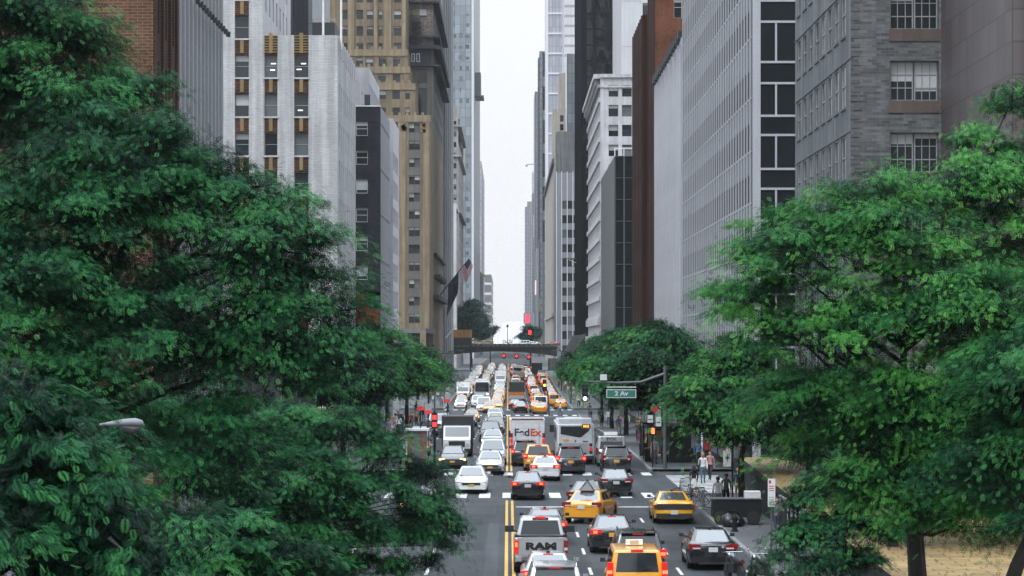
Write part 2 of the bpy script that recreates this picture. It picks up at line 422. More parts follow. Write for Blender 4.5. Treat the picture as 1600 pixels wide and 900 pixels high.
def r2_fins():
    wh = stone('pale_aluminium', (.44, .45, .48), .06, .1, .45, spec=.5); dkp = plain('black_panel', (.016, .019, .021), .12, var=.15, scale=.3)
    sp = stone('grey_spandrel', (.20, .215, .235), .1, .25, .55)
    B = Bld('office_tower', 'tower with pale vertical fins and a black panelled front divided by white mullions', (XS, 159))
    d0, d1, z1 = 159, 223, 62
    n = 32; p = (d1-d0)/n; cols = [(i*p+.2, i*p+p-.2) for i in range(n)]
    rows = []; z = gz(269, d0)+0.0
    zs = [gz(350, d0), gz(269, d0), gz(187, d0), gz(103, d0), gz(7.5, d0)]
    zs = [zs[0]-3.3*k for k in (5, 4, 3, 2, 1)]+zs+[zs[-1]+3.3*k for k in (1, 2, 3, 4, 5, 6)]
    rows = [(q-1.75, q) for q in zs]
    B.wall((XS, d1), (XS, d0+1.2), 0, z1, sp, cols, rows, 'fixed:dark', .02, vars_=(0, 0, 0, 0, 3))
    B.piers((XS, d1), (XS, d0+1.2), [i*p for i in range(n)], .26, 0, z1, .07, wh, 'fin')
    for q in zs: B.band((XS, d1), (XS, d0+1.2), q-1.9, q-1.8, .03, wh, 'string_course')
    # corner: dark slot and white post, then the black front with its white grid
    B.wall((XS, d0+1.2), (XS, d0+.35), 0, z1, dkp, part='slot')
    B.box('corner_post', XS-.05, XS+.42, d0-.1, d0+.35, 0, z1, wh)
    B.wall((XS+.4, d0), (36, d0), 0, z1, dkp, part='black_front')
    fz = [gz(y, d0) for y in (345, 295, 264, 211, 181, 130, 97, 34, 1)]
    a = fz[0]
    fz = [a-3.3*k-j for k in (3, 2, 1) for j in (0, -2.05)]+fz+[fz[-1]+j for j in (2.05, 3.3, 5.35)]
    for q in fz: B.box('mullion', XS+.42, 36, d0-.07, d0-.002, q-.07, q+.07, wh)
    for k, q in enumerate(sorted(fz)[:-1]):
        pass
    s = sorted(fz)
    for a, b_ in zip(s[:-1], s[1:]):
        if b_-a > 1.6:
            for xx in range(9): B.box('mullion', gx(1212.5, d0)+xx*2.7-.06, gx(1212.5, d0)+xx*2.7+.06, d0-.055, d0-.003, a+.07, b_-.07, wh)
    B.shell(XS, 36, d0, d1, 0, z1, wh, sides='rk'); B.done()
def r3_ribbed():
    st = stone('pale_ribbed_stone', (.50, .51, .55), .1, .35); dk = plain('coping_dark', (.03, .032, .035), .6)
    B = Bld('windowless_block', 'pale ribbed windowless block with a dark notched roof edge, beside the finned tower', (XS, 223.3))
    z1 = 35
    B.wall((XS, 267), (XS, 223.3), 0, z1, st)
    B.piers((XS, 267), (XS, 223.3), [1.2+2.05*i for i in range(20)], .85, 0, z1-.3, .07, stone('pale_rib', (.56, .56, .59), .06, .2), 'rib')
    B.piers((XS, 267), (XS, 223.3), [42.7], 1.6, 0, z1, .1, st, 'rib')
    for i in range(14): B.box('coping', XS-.32, XS+.5, 225+i*3, 226.6+i*3, z1+.02, z1+.75, dk)
    B.wall((XS, 223.3), (34, 223.3), 0, z1, st)
    B.shell(XS, 34, 223.3, 267, 0, z1, st, dark_roof, sides='rk'); B.done()
def r4_red():
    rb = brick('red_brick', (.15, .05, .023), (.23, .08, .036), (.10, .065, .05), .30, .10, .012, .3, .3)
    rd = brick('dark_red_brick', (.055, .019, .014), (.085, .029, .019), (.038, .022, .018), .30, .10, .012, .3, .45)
    B = Bld('brick_tower', 'red brick tower with white framed windows high above the pale ribbed block', (15.9, 277))
    f = 277; cols = [(gx(1053, f)-15.9, gx(1065.5, f)-15.9), (5.0, 5.9)]
    rows = [(gz(28, f)-4.6*k, gz(-6, f)-4.6*k) for k in (-3, -2, -1, 0, 1, 2)][::-1]
    B.wall((15.9, f), (34, f), 0, 66, rb, cols, rows, 'sash:white', .25, vars_=(2, 5, 4, 1))
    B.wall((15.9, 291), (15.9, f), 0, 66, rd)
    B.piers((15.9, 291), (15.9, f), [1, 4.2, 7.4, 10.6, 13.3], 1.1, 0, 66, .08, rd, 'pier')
    B.shell(15.9, 34, f, 291, 0, 66, rb, sides='rk'); B.done()
    B = Bld('brick_annex', 'dark red brick building with vertical piers, lower than the brick tower beside it', (XS, 291.2))
    z1 = 45.5
    cols = grid(2.2, 3.4, 1.1, 6); rows = [(3.6*k+1, 3.6*k+2.6) for k in range(1, 12)]
    B.wall((XS, 314), (XS, 291.2), 0, z1, rd, cols, rows, 'fixed:bronze', .25)
    B.piers((XS, 314), (XS, 291.2), [1.2+3.4*i for i in range(7)], .9, 0, z1, .08, rd)
    B.wall((XS, 291.2), (17.4, 291.2), 0, z1, rd)
    B.shell(XS, 30, 291.2, 314, 0, z1, rd, sides='rk'); B.done()
def r5_glass():
    gr = stone('dark_grey_metal', (.085, .097, .103), .1, .2, .45); gl = glass('black_glass', (.012, .016, .018), .08, .2)
    wh = plain('thin_line_grey', (.055, .064, .069), .5)
    B = Bld('glass_office', 'low dark glass office with grey side, before the white corniced building', (XS, 367))
    z1 = gz(244, 367)
    B.wall((XS, 420), (XS, 367), -1.6, z1, gr); B.wall((XS, 367), (34, 367), -1.6, z1, gl, part='glass_front')
    for k in range(11): B.box('mullion', XS+.1, 34, 366.93, 366.998, z1-3.1*k-.05, z1-3.1*k+.05, wh)
    for k in range(8): B.box('mullion', XS+1.32+k*1.45-.06, XS+1.32+k*1.45+(.16 if k == 0 else .06), 366.9, 366.997, 0, z1-.06, wh)
    B.box('corner_post', XS-.04, XS+.14, 366.9, 367.1, 0, z1, wh)
    # white guard frame of the roof terrace
    for x in (XS-.0, XS+1.3, XS+2.6): B.box('roof_frame', x, x+.12, 367.4, 367.5, z1, z1+1.1, plain('white_paint', (.7, .7, .7), .5))
    B.box('roof_frame', XS, XS+4, 367.4, 367.5, z1+1.1, z1+1.25, plain('white_paint', (.7, .7, .7), .5))
    B.shell(XS, 34, 367, 420, -1.6, z1, gr, dark_roof, sides='rk'); B.done()
def r6_white():
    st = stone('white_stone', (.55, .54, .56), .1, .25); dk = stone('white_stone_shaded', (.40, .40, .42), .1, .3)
    B = Bld('corniced_building', 'white stone building with a bracketed cornice, right of the black glass tower', (XS, 423))
    f = 423.5; z1 = gz(116, f)
    cols = [(gx(951, f)-XS, gx(966, f)-XS), (gx(972, f)-XS, gx(987, f)-XS)]+[(gx(972+21*k, f)-XS, gx(987+21*k, f)-XS) for k in (1, 2, 3)]
    rows = [(gz(151+31*k, f), gz(133+31*k, f)) for k in range(0, 12)][::-1]
    B.wall((XS, f), (34, f), -1.6, z1, st, cols, rows, 'sash:dark', .3, vars_=(0, 1, 3, 3, 2))
    n = 13; sc = [(2.2+4.9*i, 2.2+4.9*i+2.6) for i in range(n)]
    B.wall((XS, 488), (XS, f), -1.6, z1, st, sc, rows, 'sash:dark', .35, vars_=(1, 2, 3, 5))
    for k, (a, b_) in enumerate(rows): B.band((XS, 488), (XS, f), a-.9, a-.15, .28, st, 'string_course')
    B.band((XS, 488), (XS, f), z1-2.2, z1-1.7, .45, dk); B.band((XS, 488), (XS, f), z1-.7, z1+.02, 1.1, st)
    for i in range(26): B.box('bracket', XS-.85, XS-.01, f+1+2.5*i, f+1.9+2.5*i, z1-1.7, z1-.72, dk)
    B.band((XS, f), (34, f), z1-.55, z1+.02, .35, st); B.band((XS, f), (34, f), z1-2.2, z1-1.9, .2, st)
    for y in (282, 343, 441): B.band((XS, f), (34, f), gz(y, f)-.25, gz(y, f)+.25, .22, st, 'string_course')
    B.box('base_course', XS-.5, XS-.01, f-.1, 487, gz(508, f), gz(497, f), st); B.box('base_course', XS-.6, XS-.02, f-.15, 487, gz(540, f), gz(525, f), st)
    B.shell(XS, 34, f, 488, -1.6, z1, st, sides='rk'); B.done()
    pw = stone('pale_slab', (.58, .58, .60), .05, .1, .6)
    B = Bld('pale_tower', 'plain pale tower rising behind the white corniced building', (gx(971, 450), 450))
    x0 = gx(971, 450); cols = [(gx(1004, 450)-x0, gx(1016, 450)-x0)]; rows = [(z, z+2.3) for z in np.arange(55.2, 78, 3.4).round(2)]
    B.wall((x0, 450), (40, 450), -1, 82, pw, cols, rows, 'fixed:dark', .3); B.wall((x0, 488), (x0, 450), -1, 82, pw)
    for k in range(8): B.band((x0, 450), (x0+3.55, 450), 20+8*k, 20.12+8*k, .03, plain('joint_grey', (.35, .35, .36), .7))
    B.shell(x0, 40, 450, 488, -1, 82, pw, sides='rk'); B.done()
def r7_black():
    gl = glass('mirror_glass', (.005, .007, .008), .05, .15, .45, .75, .30); bl = plain('black_metal', (.008, .010, .011), .85, spec=.12, var=.2, scale=.2)
    gg = glass('mirror_glass_side', (.008, .010, .011), .06, .15, .8, .5, .3)
    B = Bld('black_glass_tower', 'black glass tower with wavering reflections, left of the white corniced building', (XS, 517))
    f = 517; z1 = 112
    B.wall((XS, 577), (XS, f), 0, z1, bl, part='wall')
    for i in range(14): B.box('fin', XS-.35, XS-.003, f+1+4.2*i, f+2.6+4.2*i, 6, z1, bl)
    B.wall((XS+.1, f), (XS+.5, f), 0, z1, gl, part='glass_front'); B.wall((XS+.5, f), (46, f), 0, z1, gl, part='glass_front')
    for k in range(24): B.box('mullion', XS+.4+k*1.25-.05, XS+.4+k*1.25+.05, f-.11, f-.003, 4, z1, bl)
    for k in range(34): B.box('mullion', XS+.1, 46, f-.09, f-.004, 4+3.2*k-.14, 4+3.2*k+.14, bl)
    for x in (XS-.02, XS+1.85): B.box('pier', x, x+.65, f-.5, f-.12, 0, z1, bl)
    B.shell(XS, 46, f, 577, 0, z1, bl, sides='rk'); B.done()
    # black scaffold shed along its pavement
    b = MB(); bk = plain('shed_black', (.018, .02, .022), .6)
    e = empty('scaffold_shed', (12.6, 520, 0), 0, 'black scaffold shed with a sloping top, over the pavement under the black glass tower', 'scaffold')
    b.poly([(-1.6,-30,4),(2.4,-30,9.6),(2.4,70,9.6),(-1.6,70,2.9)], bk); b.poly([(-1.6,-30,3.7),(-1.6,-30,4),(2.4,-30,9.6),(2.4,-30,3.7)][::-1], bk)
    b.box(-1.6, 2.4, -30, 70, 3.4, 3.7, bk); b.build('deck', e)
    for k in range(20):
        p = MB(); p.bar((-1.5, -29+5*k, -.2), (-1.5, -29+5*k, 3.4), .14, .14, bk); p.build('post', e)
def r8_far():
    gw = stone('grey_office', (.26, .27, .29), .08, .15); wh = plain('white_fin', (.62, .62, .64), .5)
    f = 813; B = Bld('striped_office', 'grey office block with thin white vertical fins, beyond the viaduct on the right', (XS, f))
    z1 = gz(270, f); x1 = gx(905, f)
    rows = [(a, a+2.6) for a in np.arange(4, z1-8, 4.6).round(3)]; cols = [(1.9, 3.4), (3.6, 5.2), (5.4, 7.0)]
    B.wall((XS, f), (x1+6, f), 0, z1, gw, cols, rows, 'fixed:dark', .3, vars_=(0, 0, 3))
    for x in (XS+.08, XS+1.75, XS+3.5, XS+5.3, XS+7.1, XS+9): B.box('fin', x-.11, x+.11, f-.5, f-.01, 2, z1+.4, wh)
    B.wall((XS, 845), (XS, f), 0, z1, gw); B.shell(XS, x1+6, f, 845, 0, z1, gw, sides='rk')
    B.box('penthouse', XS+.3, XS+9, f+6, 840, z1-1, gz(203, f), stone('mossy_stone', (.16, .17, .17), .15, .4)); B.done()
    tn = stone('tan_stone', (.42, .38, .33), .06, .25)
    B = Bld('tan_slab', 'slim tan masonry slab with a smooth blank side, beyond the viaduct on the right', (XS, 846))
    z1 = gz(248, 846); B.wall((XS, 1050), (XS, 846), 0, z1, tn); B.wall((XS, 846), (24, 846), 0, z1, tn)
    B.band((XS, 1050), (XS, 846), z1-1.5, z1, .8, stone('mossy_stone', (.16, .17, .17), .15, .4)); B.band((XS, 1050), (XS, 846), 16, 17, .5, tn)
    B.shell(XS, 24, 846, 1050, 0, z1, tn, sides='rk'); B.done()
    f = 882; x0 = gx(864, f); x1 = gx(885, f)
    B = Bld('cream_block', 'cream block with one column of windows, above the striped grey office block', (x0, f))
    cols = [(gx(875, f)-x0, gx(880.6, f)-x0)]; rows = [(gz(190+14*k, f), gz(180+14*k, f)) for k in range(0, 14)][::-1]
    B.wall((x0, f), (x1, f), 0, gz(170, f), tn, cols, rows, 'sash:dark', .3); B.wall((x0, 910), (x0, f), 0, gz(170, f), tn)
    B.shell(x0, x1, f, 910, 0, gz(170, f), tn, sides='rk')
    xa = gx(874, f); B.wall((xa, f+4), (x1, f+4), 70, gz(112, f), tn); B.wall((xa, 908), (xa, f+4), 70, gz(112, f), tn); B.shell(xa, x1, f+4, 908, 70, gz(112, f), tn, sides='rk')
    B.done()
    bg_ = panel('blue_grey_glass', (.12, .145, .16), 1.4, 3.4, .12, .55, .25, .18)
    f = 866; x0 = gx(885.5, f)
    B = Bld('glass_slab', 'dark blue grey glass slab between the cream block and the black glass tower', (x0, f))
    B.wall((x0, f), (34, f), 0, gz(84, f), bg_); B.wall((x0, 900), (x0, f), 0, gz(84, f), wh); B.shell(x0, 34, f, 900, 0, gz(84, f), bg_, sides='rk'); B.done()
    f = 930; x0 = gx(882, f); ws = panel('white_banded', (.6, .6, .62), 60, 3.6, .5, .55, .05, .5)
    B = Bld('white_tower', 'white tower with thin dark floor lines, high behind the dark blue grey slab', (x0, f))
    B.wall((x0, f), (36, f), 0, 190, ws); B.wall((x0, 970), (x0, f), 0, 190, ws); B.shell(x0, 36, f, 970, 0, 190, ws, sides='rk'); B.done()
    f = 1100; x0 = gx(853.5, f); lv = panel('lavender_glass', (.37, .375, .42), 1.5, 4.2, .22, .8, .12, .16, 0, .6); lw = plain('lavender_band', (.62, .62, .66), .4)
    B = Bld('pale_glass_tower', 'tall pale lavender glass tower right of the gap of sky', (x0, f))
    B.wall((x0, f), (40, f), 0, 240, lv); B.wall((x0, 1140), (x0, f), 0, 240, lv)
    for k in range(27): B.band((x0, f), (40, f), 8.6*k+2, 8.6*k+2.7, .3, lw, 'floor_band')
    B.box('corner_post', x0-.15, x0+.9, f-.4, f, 0, 240, lw); B.shell(x0, 40, f, 1140, 0, 240, lv, sides='rk'); B.done()
    gy = panel('grey_grid', (.24, .26, .285), 1.8, 3.6, .5, .65, .15, .5); g2 = panel('grey_grid_dark', (.17, .19, .215), 1.6, 3.6, .4, .7, .12, .4)
    f = 1300; x0 = gx(843, f); z1 = gz(80, f)
    B = Bld('slim_grey_tower', 'slim grey tower with dark windows, just left of the lavender tower', (x0, f))
    B.wall((x0, f), (30, f), 0, z1, gy); B.wall((x0, 1340), (x0, f), 0, z1, gy)
    for k in range(9): B.box('window_strip', x0+1.6, x0+2.9, f-.1, f-.003, 6+17*k, 18+17*k, glass('window_glass', (.022, .028, .032), .07))
    B.box('side_bay', x0-.7, x0-.003, f+4, f+20, 60, z1-3, gy); B.shell(x0, 30, f, 1340, 0, z1, gy, sides='rk'); B.done()
    for i, (pa, py, f, w_, m, lab) in enumerate(((835.5, 143, 1520, 16, g2, 'dark grey gridded tower with a flat top, stepping below the slim grey tower'),
            (832, 324, 2250, 15, g2, 'blue grey apartment tower standing behind the triangular roofed tower'),
            (820.5, 323, 2320, 22, gy, 'far hazy grey tower nearest the gap of sky on the right side'))):
        if i == 1: continue
        x0 = gx(pa, f); B = Bld('far_tower', lab, (x0, f)); z1 = gz(py, f)
        B.wall((x0, f), (x0+w_, f), 0, z1, m); B.wall((x0, f+60), (x0, f), 0, z1, m); B.shell(x0, x0+w_, f, f+60, 0, z1, m, sides='rk')
        B.box('roof_house', x0+2, x0+w_*.6, f+6, f+30, z1-1, z1+5, m); B.done()
    f = 1700; x0 = gx(831.5, f); x1 = gx(846, f); zt = gz(266, f); zb = gz(302, f); gla = panel('pale_crystal', (.5, .5, .54), 2, 4, .2, .8, .08, .15); 
    B = Bld('crystal_tower', 'glass tower under construction with a slanting triangular top and a small crane', (x0, f))
    B.wall((x0, f), (x1, f), 0, zb, g2); B.wall((x0, f+40), (x0, f), 0, zb, g2); B.wall((x1, f), (x1, f+40), 0, zb, g2)
    B.quad('crystal_top', [(x0,f,zb),(x1,f,zb),(x0,f,zt)], gla); B.quad('crystal_top', [(x0,f+40,zb),(x0,f,zb),(x0,f,zt),(x0,f+40,zt)], gla)
    B.quad('crystal_top', [(x0,f,zt),(x1,f,zb),(x1,f+40,zb),(x0,f+40,zt)], gla)
    B.box('pale_panel', x0+.6, x1-.4, f-.3, f-.01, gz(372, f), gz(336, f), gla)
    B.mb('crane').bar((x0-4-B.b.x, f-4-B.b.y, gz(258, f)), (x0+2-B.b.x, f-4-B.b.y, gz(257, f)), .6, .6, plain('crane_steel', (.3, .3, .3), .6))
    B.mb('crane').bar((x0+2-B.b.x, f-4-B.b.y, zb-6), (x0+2-B.b.x, f-4-B.b.y, gz(255, f)), .7, .7, plain('crane_steel', (.3, .3, .3), .6))
    B.mb('crane').box(x0-4.6-B.b.x, x0-3-B.b.x, f-4.6-B.b.y, f-3.4-B.b.y, gz(261, f), gz(258.5, f), plain('crane_steel', (.3, .3, .3), .6)); B.done()
    f = 1420; x0 = gx(838, f); lw2 = stone('pale_low', (.4, .4, .42), .08, .2)
    B = Bld('low_block', 'pale mid-height block with a bright lit screen on its side, left of the tan slab', (x0, f))
    z1 = gz(388, f); B.wall((x0, f), (30, f), 0, z1, lw2); B.wall((x0, 1480), (x0, f), 0, z1, lw2)
    B.box('screen', x0-.6, x0-.01, f+2, f+14, gz(460, f), gz(438, f), plain('pink_white_screen', (.8, .6, .65), .4, emit=(1, .75, .82), es=.9, var=0))
    B.shell(x0, 30, f, 1480, 0, z1, lw2, sides='rk'); B.done()
    f = 1250; x0 = gx(843.8, f); B = Bld('grey_block', 'dull grey block with a yellow banner on its corner, left of the tan slab', (x0, f)); z1 = gz(378, f)
    B.wall((x0, f), (30, f), 0, z1, gy); B.wall((x0, 1299), (x0, f), 0, z1, gy)
    B.box('banner', x0-.4, x0-.01, f-.2, f+3, gz(486, f), gz(466, f), plain('ochre_banner', (.45, .36, .08), .6)); B.shell(x0, 30, f, 1299, 0, z1, gy, sides='rk'); B.done()
    f = 1000; x0 = gx(824.5, 1000); e = empty('lit_sign', (x0-6.9, f, 0), 0, 'grey board with a glowing red vertical sign, above the small far tree', 'sign')
    f = 1000; b = MB(); gb = plain('board_grey', (.25, .28, .29), .6); zb = gz(506, f); zt = gz(489, f)
    b.box(5.3, 9.6, 0, .5, zb, zt, gb); b.build('board', e); b = MB(); b.box(6.0, 7.6, -.15, -.003, zb+.3, zt-.5, plain('red_neon', (.7, .05, .1), .4, emit=(1, .05, .12), es=1.1, var=0)); b.build('neon_panel', e)
    b = MB(); b.bar((9.2, .25, 0), (9.2, .25, zb), .4, .4, gb); b.build('post', e)
for fn in (r0_granite, r1_apartment, r2_fins, r3_ribbed, r4_red, r5_glass, r6_white, r7_black, r8_far): fn()

# --- left side ------------------------------------------------------------------
def l1_brick():
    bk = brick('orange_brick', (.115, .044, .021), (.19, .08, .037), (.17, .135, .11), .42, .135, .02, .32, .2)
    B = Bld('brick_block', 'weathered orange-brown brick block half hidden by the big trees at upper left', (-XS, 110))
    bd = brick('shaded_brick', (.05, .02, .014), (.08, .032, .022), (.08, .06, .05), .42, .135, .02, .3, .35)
    cols = [(1.0+2.4*i, 1.9+2.4*i) for i in range(3)]; rows = [(2.1+3.3*k, 4.2+3.3*k) for k in range(10)]
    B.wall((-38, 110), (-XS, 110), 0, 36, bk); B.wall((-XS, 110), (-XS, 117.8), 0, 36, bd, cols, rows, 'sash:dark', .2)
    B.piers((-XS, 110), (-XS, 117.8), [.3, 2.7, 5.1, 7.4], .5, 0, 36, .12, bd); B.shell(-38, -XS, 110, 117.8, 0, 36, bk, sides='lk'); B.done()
    rb = stone('ribbed_metal', (.36, .37, .39), .06, .2, .5)
    B = Bld('ribbed_block', 'grey block clad in vertical ribs, between the orange-brown and white brick buildings', (-XS, 118))
    B.wall((-XS, 118), (-XS, 137), 0, 34, stone('rib_gap', (.17, .175, .185), .08, .2, .6)); B.piers((-XS, 118), (-XS, 137), [.6+1.55*i for i in range(12)], .62, 0, 34, .10, rb, 'rib')
    for k in range(12): B.pc('rail_block').box(-XS+.35-B.b.x, -XS+.55-B.b.x, 122+k*1.2-B.b.y, 122.35+k*1.2-B.b.y, 24.6, 24.85, plain('frame_dark', (.035, .037, .04), .5))
    B.wall((-38, 118), (-XS, 118), 30, 34, rb); B.wall((-XS, 137), (-38, 137), 0, 34, rb); B.shell(-38, -XS, 118, 137, 0, 34, rb, sides='l'); B.done()
def l3_white():
    f = 229; wb = brick('white_brick', (.52, .515, .52), (.62, .615, .62), (.42, .42, .42), .42, .14, .015, .12, .28); lt = stone('white_render', (.60, .59, .61), .08, .2)
    spn = brick('spandrel_brick', (.10, .04, .022), (.19, .085, .045), (.05, .035, .03), .9, .17, .05, .3, .3); ye = stone('ochre_stone', (.30, .21, .10), .15, .2)
    B = Bld('white_brick_building', 'white brick building with columns of windows over rusty brick spandrels, behind the left hand trees', (-21.9, f))
    xa, xm = gx(348, f), gx(411, f); zl = gz(55, f)
    def px(a, b_, x0): return (gx(a, f)-x0, gx(b_, f)-x0)
    colT = [px(367, 389, xa)]; colL = [px(413, 433.5, xm), px(459.5, 482, xm)]
    rows = [(gz(121+61*k, f), gz(85.5+61*k, f)) for k in range(-3, 9)][::-1]
    lo = [r for r in rows if r[1] < zl-1.2]
    def mT(isc, isr, z): return spn if isc and z > 3 else wb
    B.wall((xa, f), (xm, f), 0, 50, mT, colT, rows, 'sash:steel', .3, vars_=(0, 2, 1, 0))
    B.wall((xm+.003, f+.05), (-XS, f+.05), 0, zl, lambda c, r, z: spn if c and z < zl-.05 else (lt if z > gz(84, f) else wb), colL, lo, 'sash:steel', .3, vars_=(0, 0, 3, 0))
    # ochre ribs in the spandrels
    for x0, cols in ((xa, colT), (xm, colL)):
        for a, b_ in cols:
            c = x0+(a+b_)/2
            for r0, r1 in (rows if x0 == xa else lo): B.box('spandrel_rib', c-.16, c+.16, f-.06, f+.045, r1+.15, r1+1.3, ye); B.box('window_sill', c-.68, c+.68, f-.08, f+.045, r0-.14, r0-.01, lt)
    for a, b_ in colL:
        c = xm+(a+b_)/2; B.box('spandrel_rib', c-.17, c+.17, f-.06, f+.045, gz(85.5, f)+1.32, gz(54, f)+.15, ye)
        for k in range(7): B.box('louvre', c-.6, c+.6, f-.03, f+.045, gz(82, f)+.24*k, gz(82, f)+.1+.24*k, ye)
    # tall wing's inner side, and the street side with narrow windows
    B.wall((xm, f), (xm, 258), zl-1, 50, lt, [(2.2+3.6*i, 3.4+3.6*i) for i in range(7)], [(z, z+2.2) for z in (38.2, 41.7, 45.2)], 'fixed:dark', .25)
    sc = [(2+2.9*i, 3.1+2.9*i) for i in range(8)]
    sr = [(gz(167+60.5*k, f), gz(127+60.5*k, f)) for k in range(0, 7)][::-1]
    B.wall((-XS, f), (-XS, 256), 0, zl, wb, sc, sr, 'sash:white', .03, vars_=(0, 3, 0)); 
    for i in range(9): B.box('roof_pier', -XS-.2, -XS+.08, f+1+2.9*i, f+1.5+2.9*i, zl-1.6, zl+.05, lt)
    B.shell(xm+.3, -XS, f+.05, 256, 0, zl, wb, sides='k'); B.shell(xa, xm, f, 258, 0, 50, wb, sides='lk')
    # a lit ceiling lamp or two behind the glass
    lm = plain('ceiling_tube', (.9, .9, .9), .5, emit=(1, .98, .94), es=1.2, var=0)
    for (a, y) in ((469, 172), (427, 99), (425.5, 109), (467, 108), (474, 99)): B.box('ceiling_lamp', gx(a, f)-.22, gx(a, f)+.22, f+.225, f+.24, gz(y, f)-.045, gz(y, f)+.045, lm)
    B.done()
    wp = plain('white_pole', (.75, .75, .75), .4)
    for px_, y0, lab in ((505, 52, 'white flagpole with splayed feet on the roof edge of the white brick building'), (533, 58, 'slim white mast at the street corner of the white brick roof')):
        e = empty('roof_pole', (gx(px_, f+3), f+3, zl-.9), 0, lab, 'pole'); b = MB(); b.tube([(0,0,0),(0,0,9)], [.11, .08], wp); b.build('pole', e)
        if px_ == 505:
            for s in (-1, 1): q = MB(); q.bar((s*.75, 0, 0), (0, 0, 1.1), .12, .12, wp); q.build('foot', e)
    B = Bld('roof_plant_room', 'black metal plant room on the white brick roof', (gx(490, f+12), f+12), 'plant room')
    dk = plain('plant_black', (.03, .033, .037), .5); xa2, xb = gx(488, f+12), gx(523, f+12)
    B.box('wall', xa2, xb, f+12, f+22, zl-.9, gz(35, f+12), dk); B.box('rail', xa2, xb, f+11.95, f+12, gz(31, f+12), gz(30, f+12), plain('frame_steel', (.28, .29, .30), .4)); 
    for k in range(4): B.box('rail', xa2+k*.7, xa2+.05+k*.7, f+11.9, f+11.95, gz(35, f+12), gz(30, f+12), plain('frame_steel', (.28, .29, .30), .4))
    B.e['category'] = 'plant room'; B.done()
    f2 = 275; gl = panel('dark_curtain_glass', (.045, .055, .065), 1.2, 3.3, .09, .35, .4, .12); B = Bld('dark_glass_tower', 'dark glass tower seen between the white brick wing and the tan stone tower', (gx(454, f2), f2))
    xx = gx(455, f2); B.wall((xx, f2), (xx, f2+23), 20, 62, gl); B.wall((xx-14, f2), (xx, f2), 20, 62, gl); B.wall((xx-14, f2+.0), (xx-14, f2), 0, 20, gl) if 0 else None
    B.box('wall', xx-14, xx-.01, f2+.01, f2+22.9, 0, 20, gl); 
    for k in range(12): B.box('mullion', xx+.003, xx+.12, f2+k*2, f2+.14+k*2, 20, 62, plain('frame_dark', (.035, .037, .04), .5))
    B.shell(xx-14, xx, f2, f2+23, 20, 62, gl, sides='lk'); B.done()
    f3 = 305; gs = panel('grey_curtain', (.26, .28, .31), 1.2, 3.3, .1, .7, .1, .3); xx = gx(488, f3); B = Bld('grey_slab_tower', 'grey panelled slab tower beside the dark glass tower', (xx, f3))
    B.wall((xx-12, f3), (xx, f3), 0, 66, gs); B.wall((xx, f3), (xx, f3+30), 0, 66, gs); B.shell(xx-12, xx, f3, f3+30, 0, 66, gs, sides='lk'); B.done()
def l4_black():
    X = -14.5; f = 291; z1 = gz(165, f); bb = brick('black_brick', (.022, .024, .03), (.04, .043, .05), (.03, .032, .036), .5, .16, .015, .3, .2)
    gy = stone('smooth_grey_wall', (.33, .34, .36), .05, .2); rd = stone('red_painted_brick', (.24, .045, .03), .2, .4)
    B = Bld('black_brick_building', 'black brick building with white-framed windows and a red painted base', (X, f))
    xa = gx(545, f); cols = [(gx(556.5, f)-xa, gx(574.5, f)-xa)]
    rows = [(gz(212+45*k, f)+.0, gz(190+45*k, f)) for k in range(0, 7)][::-1]
    zr_ = gz(455, f)
    B.wall((xa, f), (X, f), zr_, z1, bb, cols, rows, 'sash:white', .16, vars_=(1, 5, 2, 4)); B.wall((xa, f), (X, f), 0, zr_, rd, part='red_base')
    B.wall((X, f), (X, 313), 0, z1, gy)
    for k in range(7): B.band((X, f), (X, 313), z1-2-5.2*k, z1-1.9-5.2*k, .05, gy, 'string_course')
    B.band((xa, f), (X, f), z1-.12, z1+.02, .1, plain('white_paint', (.7, .7, .7), .5), 'coping')
    B.shell(xa, X, f, 313, 0, z1, gy, sides='lk'); B.done()
    tx = stone('white_textured_panel', (.55, .55, .58), .08, .2); pim = plain('panel_relief', (.33, .33, .36), .7)
    for (fa, fb, Xr, xl, yt, lab) in ((306, 330, gx(577, 306), gx(550, 306), 106, 'white block with pressed relief panels, above the black brick building'),
                                      (322, 339.5, -14.49, gx(602, 322), 185, 'narrow white block with relief panels and barred side windows, right of the black brick building')):
        z1 = gz(yt, fa); B = Bld('relief_block', lab, (Xr, fa))
        B.wall((xl, fa), (Xr, fa), -1.4, z1, tx)
        r = random.Random(int(yt))
        for i in range(60):
            z = z1-1-i*.7
            for c in range(int((Xr-xl)/.75)):
                x = xl+.4+c*.75+r.uniform(-.12, .12)
                if z > 2 and r.random() < .45: B.box('relief', x-.1, x+.1, fa-.06, fa-.002, z, z+.3, pim)
        n = int((fb-fa)/3); B.wall((Xr, fa), (Xr, fb), -1.4, z1, tx, [(.8+3*i, 2.5+3*i) for i in range(n)], [(z, z+2.2) for z in np.arange(2, z1-3, 3.5).round(2)], 'sash:steel', .2, vars_=(0, 1, 3))
        if yt == 106: B.box('window_slot', xl+1.5, xl+2.2, fa-.05, fa-.001, z1-5.2, z1-3.2, glass('window_glass', (.022, .028, .032), .07))
        B.shell(xl, Xr, fa, fb, -1.4, z1, tx, sides='lk'); B.done()
